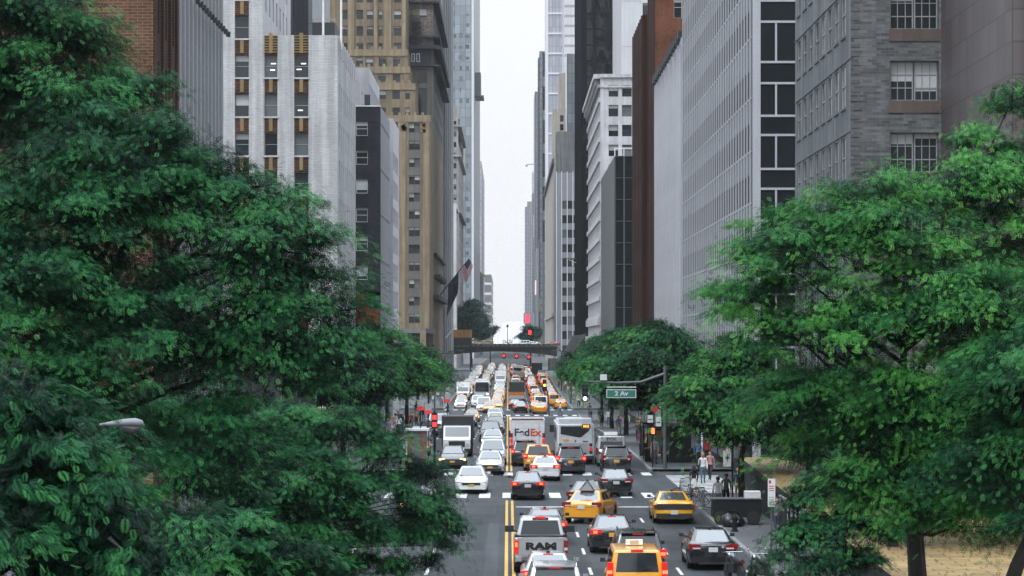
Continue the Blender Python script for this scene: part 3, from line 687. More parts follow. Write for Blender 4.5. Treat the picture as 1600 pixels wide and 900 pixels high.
def l5_tan():
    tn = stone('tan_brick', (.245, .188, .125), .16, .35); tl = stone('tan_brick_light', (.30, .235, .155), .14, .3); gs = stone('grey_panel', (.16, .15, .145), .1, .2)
    f = 500; B = Bld('tan_setback_tower', 'tan brick tower stepping up in setbacks with paired dark windows', (-XS, f))
    def W(px0, px1, py_top, dd, zb, cols, rows, sh=lambda i, j, u, z: False, mw=tn, back=8, style='pair:dark'):
        y = f+dd; x0 = gx(px0, y); x1 = gx(px1, y); zt = gz(py_top, y)
        cc = [(gx(a, y)-x0, gx(b_, y)-x0) for a, b_ in cols]; rr = sorted((gz(b_, y), gz(a, y)) for a, b_ in rows)
        B.wall((x0, y), (x1, y), zb, zt, mw, cc, rr, style, .3, vars_=(0, 1, 1, 2, 3, 5))
        B.wall((x1, y), (x1, y+back), zb, zt, mw)
        for k in range(int((x1-x0)/1.5)): B.box('parapet_tooth', x0+.3+1.5*k, x0+.8+1.5*k, y-.12, y+.5, zt+.004, zt+.55, tl)
        B.band((x0, y), (x1, y), zt-1.3, zt, .16, tl, 'coping')
        B.quad('roof', [(x0,y,zt),(x1,y,zt),(x1,y+back,zt),(x0,y+back,zt)], dark_roof)
        return x0, x1, y, zt
    lowrows = [(193+27.05*k, 207+27.05*k) for k in range(12)]
    x0, x1, y, zA = W(536, 672.5, 180, 0, -.5, [(639, 656), (612, 629)], lowrows, mw=lambda c, r, z: gs if c and z > 4 else tn, back=90)
    for (a, b_) in ((622, 634), (661, 671)): B.box('pilaster', gx(a, f), gx(b_, f), f-.25, f-.003, 2, zA-1.4, tl)
    for k in range(30):  # carved ornament over the top windows
        r = random.Random(k); px_ = r.choice((631, 660))+r.uniform(-4, 5); py = r.uniform(192, 206)
        B.box('ornament', gx(px_, f)-.25, gx(px_, f)+.25, f-.3, f-.255, gz(py, f)-.22, gz(py, f)+.22, plain('ornament_brown', (.2, .13, .07), .8))
    W(540, 649, 130, 2, zA-.5, [(591, 603), (613, 625), (633, 640.5)], [(141, 155), (168, 181)], back=60, style='sash:dark')
    W(536, 640.5, 104, 3.5, gz(132, f), [(591, 603), (613.5, 625.5)], [(116, 128)], back=50, style='sash:dark')
    W(530, 637, 77, 5, gz(106, f), [(556, 567), (571.5, 583), (592, 604), (614, 625.5)], [(90, 104.5)], back=40, style='sash:dark')
    x0, x1, y, zt = W(512, 634.5, -60, 6.5, gz(79, f), [(532, 543), (557, 567.5), (573, 583), (591.5, 597.5), (615.5, 627)], [(15.5-26.2*k, 30-26.2*k) for k in (0, 1, 2)]+[(41, 56), (67, 77.5)], back=34, style='sash:dark')
    for a, b_ in ((543.5, 554), (584.5, 590), (600, 611.5), (628, 634)): B.box('pilaster', gx(a, y), gx(b_, y), y-.55, y-.003, gz(79, f), zt, tl)
    # street side
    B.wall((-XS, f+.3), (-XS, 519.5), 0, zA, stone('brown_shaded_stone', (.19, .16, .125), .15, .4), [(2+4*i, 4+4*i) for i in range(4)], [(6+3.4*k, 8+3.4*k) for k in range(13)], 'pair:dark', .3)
    B.done()
    # dark canopy roof hiding the low shops in front
    b = Bld('low_shop_block', 'low dark shop block with a grey fascia, below the tan setback tower', (-14.6, 440))
    dk = stone('shop_dark', (.05, .052, .055), .2, .3); gf = stone('fascia_grey', (.2, .2, .2), .1, .2)
    b.box('wall', -34, -14.6, 440, 498, -1.4, gz(521, 470), dk); b.box('fascia', -34, -14.2, 439.6, 499, gz(521, 470), gz(514, 470), gf)
    b.box('pier', -15.1, -14.1, 438.9, 439.9, -1.4, gz(516, 440), tl); b.e['label'] = 'low dark shop block with a grey fascia, below the tan setback tower'; b.done()
def l6_dark():
    st = brick('mottled_brown_brick', (.10, .085, .075), (.26, .22, .19), (.16, .145, .13), .6, .22, .02, .3, .4); dk = stone('sooty_stone', (.06, .063, .067), .2, .4); pl = stone('olive_grey_stone', (.20, .195, .17), .12, .4)
    f = 520; B = Bld('sooty_stone_tower', 'sooty brown masonry tower with dark cornices and a black fire escape', (-XS, f))
    x0 = gx(628, f); zt = gz(-40, f); cols = [(gx(653, f)-x0, gx(667, f)-x0)]
    B.wall((x0, f), (-XS, f), gz(105, f), zt, st, [(gx(655, f)-x0, gx(667, f)-x0)], [(gz(27, f), gz(13, f))], 'sash:dark', .3)
    B.wall((x0, f), (-XS, f), 0, gz(105, f), pl, cols, [(gz(180, f), gz(138, f)), (gz(130, f), gz(108, f))], 'fixed:dark', .3, vars_=(0,))
    for y, h, o in ((2, 3, 1.2), (56, 3, 1.3), (71, 6, 1.6), (101, 3, 1.5)): B.band((gx(640, f), f), (-XS+.6, f), gz(y+h, f), gz(y, f), o*.7, dk); B.band((-XS, f), (-XS, 600), gz(y+h, f), gz(y, f), o, dk)
    B.box('penthouse_dark', gx(642, f), gx(674, f), f-.35, f-.02, gz(101, f), gz(77, f), dk)
    for a in (643, 651): B.box('dormer_window', gx(a, f), gx(a+5, f), f-.42, f-.36, gz(97, f), gz(84, f), plain('frame_white', (.62, .63, .64), .45)); B.box('dormer_window', gx(a+.8, f), gx(a+4.2, f), f-.46, f-.43, gz(96, f), gz(85, f), glass('window_glass', (.022, .028, .032), .07))
    fe = plain('fire_escape_black', (.015, .017, .018), .5)
    for k in range(5):
        z = gz(68-8*k, f); B.box('fire_escape', gx(645, f), gx(658, f), f-1.5, f-.05, z, z+.12, fe); B.box('fire_escape', gx(645, f), gx(658, f), f-1.55, f-1.45, z+.8, z+.9, fe)
        for j in range(7): B.box('fire_escape', gx(645+2*j, f), gx(645.5+2*j, f), f-1.54, f-1.46, z+.12, z+.8, fe)
        B.mb('fire_escape').bar(B.P(gx(646, f), f-1, z), B.P(gx(656, f), f-.8, z+1.0), .2, .1, fe)
    rows = [(5+3.7*k, 7.3+3.7*k) for k in range(22)]
    B.wall((-XS, f), (-XS, 600), 0, zt, dk if 0 else stone('street_side_grey', (.17, .172, .17), .12, .4), [(2+5*i, 3.6+5*i) for i in range(15)], rows, 'sash:dark', .3)
    B.band((-XS, f), (-XS, 600), gz(470, 540), gz(463, 540), 1.2, dk); B.band((-XS, f), (-XS, 600), gz(403, 540), gz(400, 540), .8, dk)
    for i in range(5): B.box('balcony', -XS+.01, -XS+1.4, f+4+12*i, f+10+12*i, gz(470, 540)+4.3, gz(470, 540)+5.2, dk)
    B.shell(x0, -XS, f, 600, 0, zt, st, sides='lk'); B.done()
    cg = stone('smooth_concrete', (.30, .305, .315), .07, .3); B = Bld('concrete_tower', 'smooth grey concrete tower reaching out of the picture, beside the sooty masonry tower', (-XS, 601))
    B.wall((gx(681, 601), 601), (-XS, 601), 0, 110, cg); B.wall((-XS, 601), (-XS, 680), 0, 110, cg)
    B.piers((-XS, 601), (-XS, 680), [3, 22, 41, 60, 77], 3.2, 0, 110, .5, cg); B.piers((-XS, 601), (-XS, 680), [70+.0], 2, 0, 110, .9, stone('pale_window_strip', (.4, .43, .45), .1, .1, .3))
    B.shell(-40, -XS, 601, 680, 0, 110, cg, sides='lk'); B.done()
def l8_far():
    tu = panel('turquoise_grey_glass', (.24, .275, .305), 2.4, 4.1, .16, .72, .22, .14, 0, .6); wb = plain('white_fin', (.62, .62, .64), .5); gs = panel('grey_shaft', (.2, .215, .24), 3, 4.1, .3, .7, .12, .4)
    f = 1130; B = Bld('glass_skyscraper', 'tall pale blue grey glass skyscraper with a white edge, left of the gap of sky', (-XS, f)); x0 = gx(690, f)
    B.wall((x0, f), (-XS, f), 0, 240, tu); B.box('white_edge', -XS-.9, -XS+.1, f-.5, f-.01, 0, 240, wb); B.wall((-XS, f), (-XS, 1386), 0, 240, gs)
    pg = panel('pale_floor_band', (.36, .39, .42), 2.4, 4.1, .12, .85, .12, .2)
    r = random.Random(5)
    dg = glass('tower_window', (.10, .125, .145), .1, .3)
    for k in range(46):
        for (a, b_) in ((703, 713), (716, 724), (726, 736)):
            if r.random() < .62: B.box('dark_window_run', gx(a, f)+r.uniform(0, .8), gx(b_, f)-r.uniform(0, 1.2), f-.05, f-.003, 12+4.8*k, 13.6+4.8*k+r.uniform(-.4, .8), dg)
    B.shell(x0, -XS, f, 1386, 0, 240, tu, sides='lk')
    h = B.mb('hoist')
    B.box('hoist', -XS+.1, -XS+2.6, 1180, 1200, gz(150, 1180), gz(113, 1180), plain('hoist_grey', (.16, .17, .18), .6)); B.box('hoist', -XS+.1, -XS+4, 1178, 1202, gz(151, 1180), gz(149.5, 1180), plain('hoist_grey', (.16, .17, .18), .6)); B.done()
    om = stone('ornate_masonry', (.36, .345, .335), .08, .3); f = 782; B = Bld('ornate_tower', 'slim ornate stone tower with arched windows, in front of the glass skyscraper', (-XS, f))
    x0 = gx(706, f); z1 = gz(181, f); cols = [(gx(709, f)-x0, gx(713, f)-x0)]; rows = [(gz(197+16.5*k, f), gz(189+16.5*k, f)) for k in range(20)][::-1]
    B.wall((x0, f), (-XS, f), 0, z1, om, cols, rows, 'sash:dark', .35); B.wall((-XS, f), (-XS, 871), 0, z1-8, om, [(4+9*i, 7+9*i) for i in range(9)], [(8+4*k, 10.6+4*k) for k in range(13)], 'sash:dark', .3)
    for y in (195, 242, 330): B.band((x0, f), (-XS+.8, f), gz(y+3, f), gz(y, f), .8, om); B.band((-XS, f), (-XS, 871), gz(y+3, f), gz(y, f), 1.0, om)
    B.box('turret', x0+.2, x0+2.4, f+.2, f+6, z1-1, z1+3, om); B.shell(x0, -XS, f, 871, 0, z1, om, sides='lk'); B.done()
    f = 700; x0 = gx(707, 705); wl = stone('white_slim', (.62, .62, .63), .06, .2); B = Bld('white_slim_block', 'bright white narrow block standing before the ornate stone tower', (-XS+.2, 745)); z1 = gz(318, 745)
    B.wall((-XS-4, 745), (-XS+.2, 745), 0, z1, wl); B.wall((-XS+.2, 745), (-XS+.2, 781), 0, z1-9, om, [(3+8*i, 6+8*i) for i in range(4)], [(8+4*k, 10.6+4*k) for k in range(7)], 'sash:dark', .3)
    B.shell(-XS-4, -XS+.2, 745, 781, 0, z1, wl, sides='lk'); B.done()
    gp = panel('pale_gridded_stone', (.42, .42, .45), 2.2, 3.8, .5, .75, .08, .5); 
    for (f, Xe, py, w_, dd, lab, m) in ((1460, -XS, 252, 8, 190, 'pale hazy tower with a stepped top, just right of the glass skyscraper', gp), (2300, -XS, 428, 20, 300, 'far white block with dark balcony bands at the foot of the sky gap', panel('banded_white', (.6, .6, .6), 400, 9, 3.6, .22, .03, .5))):
        B = Bld('far_block', lab, (Xe, f)); z1 = gz(py, f); B.wall((Xe-w_, f), (Xe, f), 0, z1, m); B.wall((Xe, f), (Xe, f+dd), 0, z1, m); B.shell(Xe-w_, Xe, f, f+dd, 0, z1, m, sides='lk')
        if f == 1460: B.box('upper_stage', Xe-w_, Xe-1.6, f+8, f+100, z1-1, z1+5, m)
        B.done()
    f = 1390; B = Bld('gabled_block', 'grey block with a small gilded gabled roof, low in the sky gap behind the trees', (-13.6, f)); z1 = gz(432, f); gy = panel('grey_grid', (.24, .26, .285), 1.8, 3.6, .5, .65, .15, .5)
    B.wall((-19, f), (-13.6, f), 0, z1, gy); B.wall((-13.6, f), (-13.6, f+40), 0, z1, gy); B.shell(-19, -13.6, f, f+40, 0, z1, gy, sides='lk')
    gd = plain('gilded_roof', (.30, .21, .08), .5)
    B.quad('gable_roof', [(-19.4,f-.6,z1),(-12.2,f-.6,z1),(-15.8,f-.6,z1+3.4)], gd); B.quad('gable_roof', [(-12.2,f-.6,z1),(-12.2,f+40,z1),(-15.8,f+40,z1+3.4),(-15.8,f-.6,z1+3.4)], gd); B.quad('gable_roof', [(-19.4,f+40,z1),(-19.4,f-.6,z1),(-15.8,f-.6,z1+3.4),(-15.8,f+40,z1+3.4)], gd); B.done()
for fn in (l1_brick, l3_white, l4_black, l5_tan, l6_dark, l8_far): fn()
# ------------------------------------------------------------------ ground, road, pavements
def asphalt(name, c, patches=.25):
    m, N, L, B = nmat(name); g = coords(N, 'Object')
    n1 = noise(N, L, g, .09, 6, .65); n2 = noise(N, L, g, 40, 3, .7); n3 = noise(N, L, g, 1.0, 4, .6, (.9, .035, 1))
    col = ramp(N, L, n1, [(.3, tuple(x*(1-patches) for x in c)), (.7, tuple(x*(1+patches) for x in c))])
    col = mix(N, L, col, ramp(N, L, n3, [(.38, (.72,)*3), (.62, (1.12,)*3)]), 1, 'MULTIPLY')       # tyre-polished lanes and oil drips run along the street
    col = mix(N, L, col, ramp(N, L, n2, [(.3, (.85,)*3), (.7, (1.1,)*3)]), 1, 'MULTIPLY')
    v = N.new('ShaderNodeTexVoronoi'); v.feature = 'DISTANCE_TO_EDGE'; v.inputs['Scale'].default_value = .13
    mp = N.new('ShaderNodeMapping'); mp.inputs['Scale'].default_value = (1, .5, 1); L.new(g, mp.inputs['Vector'])
    ws = N.new('ShaderNodeTexNoise'); ws.inputs['Scale'].default_value = .6; L.new(g, ws.inputs['Vector'])
    ad = N.new('ShaderNodeVectorMath'); ad.operation = 'ADD'; L.new(mp.outputs[0], ad.inputs[0]); L.new(ws.outputs['Color'], ad.inputs[1]); L.new(ad.outputs[0], v.inputs['Vector'])
    col = mix(N, L, col, ramp(N, L, v.outputs['Distance'], [(.0, (.55,)*3), (.012, (1,)*3)]), 1, 'MULTIPLY')   # sealed cracks
    L.new(col, B.inputs['Base Color']); B.inputs['Roughness'].default_value = .7; B.inputs['Specular IOR Level'].default_value = .25
    bump(N, L, B, n2, .2, .01); return m
M_road = asphalt('asphalt', (.037, .042, .048), .42); M_patch = asphalt('patched_asphalt', (.024, .027, .031), .3); M_patch2 = asphalt('worn_asphalt', (.055, .060, .066), .3); M_ground = asphalt('ground_asphalt', (.06, .062, .066))
def paint_mat(name, c):
    m, N, L, B = nmat(name); g = coords(N, 'Object')
    n = noise(N, L, g, 2.2, 6, .75)
    L.new(ramp(N, L, n, [(.32, (.11, .11, .115)), (.5, c)]), B.inputs['Base Color']); B.inputs['Roughness'].default_value = .6
    return m
M_white = paint_mat('road_paint_white', (.62, .62, .62)); M_yellow = paint_mat('road_paint_yellow', (.62, .36, .06))
def slabs(name, c):
    m, N, L, B = nmat(name); g = coords(N, 'Object')
    b = N.new('ShaderNodeTexBrick'); b.offset = 0; L.new(g, b.inputs['Vector']); b.inputs['Scale'].default_value = 1; b.inputs['Brick Width'].default_value = 1.5; b.inputs['Row Height'].default_value = 1.5
    b.inputs['Mortar Size'].default_value = .02; b.inputs['Color1'].default_value = (*[x*.9 for x in c], 1); b.inputs['Color2'].default_value = (*[x*1.1 for x in c], 1); b.inputs['Mortar'].default_value = (*[x*.45 for x in c], 1)
    col = mix(N, L, b.outputs['Color'], ramp(N, L, noise(N, L, g, .5, 6, .7), [(.3, (.65,)*3), (.7, (1.15,)*3)]), 1, 'MULTIPLY')
    L.new(col, B.inputs['Base Color']); B.inputs['Roughness'].default_value = .75; return m
M_slab = slabs('pavement_slabs', (.085, .09, .096)); M_kerb = stone('kerb_stone', (.28, .28, .28), .15, .2)
DS = [20, 60, 100, 137, 165]+list(range(190, 340, 10))+[340, 366]+list(range(380, 610, 15))+[620, 700, 900, 1300, 2000, 2600]
def sheet(mb, x0, x1, d0, d1, dz, m, side=False):
    ds = [d0]+[d for d in DS if d0 < d < d1]+[d1]
    for a, b in zip(ds[:-1], ds[1:]):
        za, zb = zr(a)+dz, zr(b)+dz
        mb.poly([(x0,a,za),(x1,a,za),(x1,b,zb),(x0,b,zb)], m)
        if side:
            for x, s in ((x0, 1), (x1, -1)):
                q = [(x,a,za-.3),(x,a,za),(x,b,zb),(x,b,zb-.3)]; mb.poly(q if s > 0 else q[::-1], M_kerb)
    if side:
        mb.poly([(x0,d0,zr(d0)+dz-.3),(x1,d0,zr(d0)+dz-.3),(x1,d0,zr(d0)+dz),(x0,d0,zr(d0)+dz)], M_kerb)
        mb.poly([(x1,d1,zr(d1)+dz-.3),(x0,d1,zr(d1)+dz-.3),(x0,d1,zr(d1)+dz),(x1,d1,zr(d1)+dz)], M_kerb)
b = MB()
ds = [-300]+DS+[3500, 5100]
for a, c in zip(ds[:-1], ds[1:]):
    for x0, x1 in ((-5100, -300), (-300, -40), (-40, 40), (40, 300), (300, 5100)):
        b.poly([(x0,a,zr(a)-.012),(x1,a,zr(a)-.012),(x1,c,zr(c)-.012),(x0,c,zr(c)-.012)], M_ground)
tag(b.build('ground'), kind='structure')
b = MB(); sheet(b, -9.5, 9.5, 15, 2600, 0, M_road); tag(b.build('road'), kind='structure')
b = MB()
for d0, d1 in ((142, 162), (342, 364)):
    for x0, x1 in ((-300, -9.5), (9.5, 300)): sheet(b, x0, x1, d0, d1, -.004, M_road)
tag(b.build('avenue'), kind='structure')
b = MB()
for s in (-1, 1):
    for d0, d1 in ((15, 137), (166.5, 338), (368, 2600)):
        kx = 9.5 if d0 < 160 else 9.2
        x0, x1 = (kx, kx+.18) if s > 0 else (-kx-.18, -kx)
        sheet(b, x0, x1, d0, d1, .15, M_kerb, True)
        x0, x1 = (kx+.18, 60) if s > 0 else (-60, -kx-.18)
        sheet(b, x0, x1, d0, d1, .145, M_slab)
tag(b.build('pavement'), kind='structure')
# utility cuts and resurfaced strips
b = MB(); b2 = MB(); rr = random.Random(8)
for x0, x1, d0, d1 in ((-8.6,-6.4,96,109),(-5.6,-4.6,112,131),(-3.4,-1.2,118,122.5),(.9,2.3,124,129.5),(3.6,6.0,108,114),(5.2,6.0,144,158),(-6.5,-1.8,147,150),(2.4,3.3,146,161),(6.6,8.8,104,109),(6.9,9.2,126,130),(-2.6,-1.0,104,108),(1.4,4.6,319,326),(-6,-3.4,240,250),(-4.4,-2.4,152,156)): sheet(b, x0, x1, d0, d1, .002, M_patch)
for x0, x1, d0, d1 in ((-7.8,-7.0,112,136),(-2.9,-.6,126,134),(3.4,5.9,133,137),(-8.8,8.8,151.5,152.3),(6.7,8.0,112,116),(3.2,4.0,96,106),(-.9,-.4,88,120)): sheet(b2, x0, x1, d0, d1, .0028, M_patch2)
tag(b.build('road_patch'), kind='structure'); tag(b2.build('road_patch'), kind='structure')
# painted markings
b = MB()
for x in (-.14, .14):
    for d0, d1 in ((15, 136.5), (166.5, 339), (368, 900)): sheet(b, x-.065+.07, x+.065+.07, d0, d1, .005, M_yellow)
tag(b.build('yellow_line'), kind='structure')
b = MB()
for xl in (3.05, 6.35, -3.0, -6.3):
    d = 40
    while d < 560:
        if not (128 < d < 168 or 332 < d < 368): sheet(b, xl-.06, xl+.06, d, d+2.9, .005, M_white)
        d += 8.9
for x0, x1, d in ((.4, 9.3, 131.2), (-9.2, -.3, 168.6), (.4, 9, 333), (-9, -.3, 371)): sheet(b, x0, x1, d-.28, d+.28, .006, M_white)
def cross(x0, x1, d0, d1, n, wd):                    # ladder bars that lie along the street
    for i in range(n):
        x = x0+(x1-x0)*i/(n-1); sheet(b, x-wd/2, x+wd/2, d0, d1, .007, M_white)
cross(-9, 9, 138.6, 143.2, 15, .62); cross(-8.8, 8.8, 161.6, 165, 15, .6)
cross(-8.8, 8.8, 337.5, 341, 15, .6); cross(-8.8, 8.8, 364, 367, 15, .6)
for k in range(13):                                   # the crossings over the avenue, bars across
    for s in (-1, 1):
        x0, x1 = sorted((s*9.9, s*13.2)); sheet(b, x0, x1, 143.6+1.42*k, 144.3+1.42*k, .007, M_white)
for k in range(6): sheet(b, 3.3+.1*k, 3.42+.1*k, 126+1.2*k, 127+1.2*k, .006, M_white)
tag(b.build('road_marking'), kind='structure')
mc = plain('manhole_iron', (.035, .035, .036), .5)
for i, (x, d) in enumerate(((-2.2, 118), (4.6, 152), (1.7, 128), (-5, 150))):
    q = MB(); q.lathe([(.36, .0), (.36, .006)], mc, 18); tag(q.build('manhole', None, (x, d, .004)), ('round iron manhole cover in the empty oncoming lanes below the trees', 'round iron manhole cover in the right half of the near crossing', 'round iron manhole cover just before the stop line', 'round iron manhole cover in the left half of the near crossing')[i], 'manhole cover')
# raised plaza with tan paving on the right
def tanpave():
    m, N, L, B = nmat('tan_paving'); g = coords(N, 'Object')
    bb = N.new('ShaderNodeTexBrick'); L.new(g, bb.inputs['Vector']); bb.inputs['Scale'].default_value = 1; bb.inputs['Brick Width'].default_value = 1.1; bb.inputs['Row Height'].default_value = .55
    bb.inputs['Mortar Size'].default_value = .028; bb.inputs['Color1'].default_value = (.26, .172, .07, 1); bb.inputs['Color2'].default_value = (.34, .232, .10, 1); bb.inputs['Mortar'].default_value = (.09, .06, .03, 1)
    col = mix(N, L, bb.outputs['Color'], ramp(N, L, noise(N, L, g, .8, 6, .7), [(.3, (.6,)*3), (.68, (1.12,)*3)]), 1, 'MULTIPLY')
    L.new(col, B.inputs['Base Color']); B.inputs['Roughness'].default_value = .65; return m
M_tan = tanpave(); M_ret = stone('retaining_stone', (.035, .038, .04), .2, .3)
pz = lambda d: 1.1+(d-81)*.0248
b = MB()
for a, c, x1 in ((40, 98, 60), (98, 114, 19.3), (114, 134, XS)):
    za, zc = pz(a), pz(c)
    b.poly([(12.3,a,za),(x1,a,za),(x1,c,zc),(12.3,c,zc)], M_tan); b.poly([(12.3,c,0),(12.3,a,0),(12.3,a,za),(12.3,c,zc)][::-1], M_ret)
    b.poly([(12.12,a,za+.02),(12.3,a,za+.02),(12.3,c,zc+.02),(12.12,c,zc+.02)], M_tan); b.poly([(12.12,c,zc-.28),(12.12,c,zc+.02),(12.12,a,za+.02),(12.12,a,za-.28)], M_ret); b.poly([(12.12,a,za-.28),(12.3,a,za-.28),(12.3,c,zc-.28),(12.12,c,zc-.28)][::-1], M_ret)
b.poly([(12.3,134,0),(XS,134,0),(XS,134,pz(134)),(12.3,134,pz(134))][::-1], M_ret)
tag(b.build('raised_plaza'), kind='structure')
e = empty('planter_bench', (18.4, 96.2, pz(96.2)), 0, 'long dark stone bench along the back of the tan plaza, under the dark tree', 'bench')
q = MB(); dk = plain('bench_dark', (.03, .031, .033), .5)
q.box(0, 14, 0, .9, .42, .55, dk); q.build('seat', e)
for k in range(6):
    q = MB(); q.box(.3+2.6*k, .6+2.6*k, .1, .8, 0, .42, dk); q.build('leg', e)
e = empty('railing', (11.9, 100, .15), 0, 'pale metal railing of upright bars in front of the dark plaza wall', 'railing'); q = MB(); rw = plain('rail_pale', (.42, .43, .44), .4)
for k in range(9): q.bar((0, k*1.5, 0), (0, k*1.5, 1.6), .07, .07, rw)
q.build('bar', e); q = MB(); q.bar((0, -.3, 1.6), (0, 12.3, 1.6), .08, .06, rw); q.build('handrail', e)
# hills across the river
b = MB(); hm = plain('hill_haze_green', (.44, .445, .46), .9); r = random.Random(3); ring = []  # hill colour paled, distance haze painted into it
xs = [-500+10*i for i in range(101)]
def hz(x): return 30+7*math.sin(x*.021+1)+6*math.sin(x*.057)+5*math.sin(x*.13+2)+3*math.sin(x*.37)+r.uniform(-1.5, 1.5)
hs_ = [hz(x) for x in xs]
for i in range(100):
    a, c = xs[i], xs[i+1]
    b.poly([(a,4600,0),(c,4600,0),(c,4680,hs_[i+1]),(a,4680,hs_[i])], hm); b.poly([(a,4680,hs_[i]),(c,4680,hs_[i+1]),(c,4900,0),(a,4900,0)], hm)
tag(b.build('hills'), kind='structure')
# haze: one even box of damp air
b = MB(); hzm = bpy.data.materials.new('haze_air'); hzm.use_nodes = True; N, L = hzm.node_tree.nodes, hzm.node_tree.links
N.remove(N['Principled BSDF']); pv = N.new('ShaderNodeVolumePrincipled'); pv.inputs['Color'].default_value = (.93, .95, .98, 1); pv.inputs['Density'].default_value = HAZE; pv.inputs['Anisotropy'].default_value = 0.0
L.new(pv.outputs[0], N['Material Output'].inputs['Volume'])
b.box(-5300, 5300, -400, 5300, -3.2, 262, hzm); tag(b.build('haze'), kind='stuff')

# ------------------------------------------------------------------ viaduct over the street
vd = stone('viaduct_steel', (.04, .049, .049), .2, .35, .6); vl = stone('viaduct_parapet', (.13, .14, .125), .2, .35)
D = 690; e = empty('viaduct', (-2.5, D, 0), 0, 'low green-grey steel road viaduct arching across the street', 'bridge')
def archz(x): t = (x+2.5)/15.6; return 5.25-1.3*t*t
q = MB(); n = 24; X0, X1 = -19.4, 13.2
for i in range(n):
    a = X0+(X1-X0)*i/n; c = X0+(X1-X0)*(i+1)/n
    for y in (0, 17): q.poly([(a+2.5,y,archz(a)),(c+2.5,y,archz(c)),(c+2.5,y,6.3),(a+2.5,y,6.3)], vd)
    q.poly([(a+2.5,0,archz(a)),(a+2.5,17,archz(a)),(c+2.5,17,archz(c)),(c+2.5,0,archz(c))], vd)
q.build('girder', e)
q = MB(); q.box(X0+2.5, X1+2.5, -.35, 17.35, 6.305, 6.6, vd); q.build('deck', e)
q = MB(); q.box(X0+2.5, X1+2.5, -.3, -.05, 6.605, 7.35, vl); 
for k in range(24): q.box(X0+2.7+1.3*k, X0+3.0+1.3*k, -.38, -.302, 6.65, 7.4, vd)
q.build('parapet', e)
for x0, x1 in ((X0-1, X0+2.2), (X1-2.2, X1+1)):
    q = MB(); q.box(x0+2.5, x1+2.5, .01, 16.99, 0, 3.3, stone('abutment', (.12, .125, .12), .2, .4)); q.build('abutment', e)
hg = plain('dry_hedge', (.30, .22, .08), .9, var=.5, scale=2)
for i, (a, c) in enumerate(((738, 771), (786, 801), (834, 846), (692, 712))):
    q = MB(); x0, x1 = gx(a, D), gx(c, D); rr = random.Random(i)
    for k in range(int((x1-x0)*14)):
        x = rr.uniform(x0, x1); z = 7.2+rr.random()**1.5*1.3; s = rr.uniform(.12, .3); q.bar((x-s, D-.9+rr.uniform(-.2, .2), z), (x+s, D-.9, z+rr.uniform(-.2, .3)), .14, .14, hg)
    o = q.build('hedge'); tag(o, ('long golden hedge on the viaduct parapet, left of the middle lamp', 'short golden hedge at the middle of the viaduct parapet', 'short golden hedge near the right end of the viaduct parapet', 'golden hedge at the far left end of the viaduct parapet')[i], 'hedge')
    for v in o.data.vertices: v.co.y += .6
e = empty('street_lamp', (gx(793, D), D+2, 6.6), 0, 'tall single lamp post standing on the middle of the viaduct', 'street lamp'); q = MB(); lp = plain('lamp_post_dark', (.03, .032, .034), .5)
q.tube([(0,0,0),(0,0,5.2)], [.12, .08], lp); q.build('pole', e); q = MB(); q.lathe([(.1, 5.2), (.32, 5.35), (.3, 5.8), (.05, 6.0)], lp); q.build('lamp_head', e)
# orange canopy and the grey banner arm by the viaduct's left end
e = empty('canopy', (-13, 676, 0), 0, 'orange box canopy over a dark entrance, at the left end of the viaduct', 'canopy'); q = MB(); oc = stone('canopy_orange', (.40, .20, .07), .15, .3); q.box(-2.3, 3.4, 0, 4, 9.0, 11.1, oc); q.build('fascia', e)
q = MB(); q.box(-2.2, 3.3, .1, 3.9, 7.0, 8.99, plain('shed_black', (.018, .02, .022), .6)); q.build('soffit', e)
for x in (-2, 3): q = MB(); q.bar((x, 2, 0), (x, 2, 7), .3, .3, plain('shed_black', (.018, .02, .022), .6)); q.build('post', e)
# ------------------------------------------------------------------ trees: trunk, limbs, twigs and feathery compound leaves
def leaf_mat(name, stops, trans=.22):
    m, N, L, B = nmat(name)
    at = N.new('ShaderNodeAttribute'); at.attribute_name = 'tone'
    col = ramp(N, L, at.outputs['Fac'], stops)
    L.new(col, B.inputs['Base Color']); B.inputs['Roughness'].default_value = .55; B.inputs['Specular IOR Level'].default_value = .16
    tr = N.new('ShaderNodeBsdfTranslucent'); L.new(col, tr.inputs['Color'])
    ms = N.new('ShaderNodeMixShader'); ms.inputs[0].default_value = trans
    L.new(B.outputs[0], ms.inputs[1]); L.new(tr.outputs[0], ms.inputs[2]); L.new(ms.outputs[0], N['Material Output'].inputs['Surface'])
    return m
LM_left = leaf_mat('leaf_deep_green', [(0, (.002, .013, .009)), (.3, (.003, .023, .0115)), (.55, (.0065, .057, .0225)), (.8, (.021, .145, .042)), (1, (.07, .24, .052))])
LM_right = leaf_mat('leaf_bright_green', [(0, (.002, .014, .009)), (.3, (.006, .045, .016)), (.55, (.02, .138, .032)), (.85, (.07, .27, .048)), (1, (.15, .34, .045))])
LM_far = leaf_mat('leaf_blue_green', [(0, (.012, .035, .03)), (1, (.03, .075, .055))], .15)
M_bark = plain('bark_dark', (.022, .020, .018), .9, var=.4, scale=4)
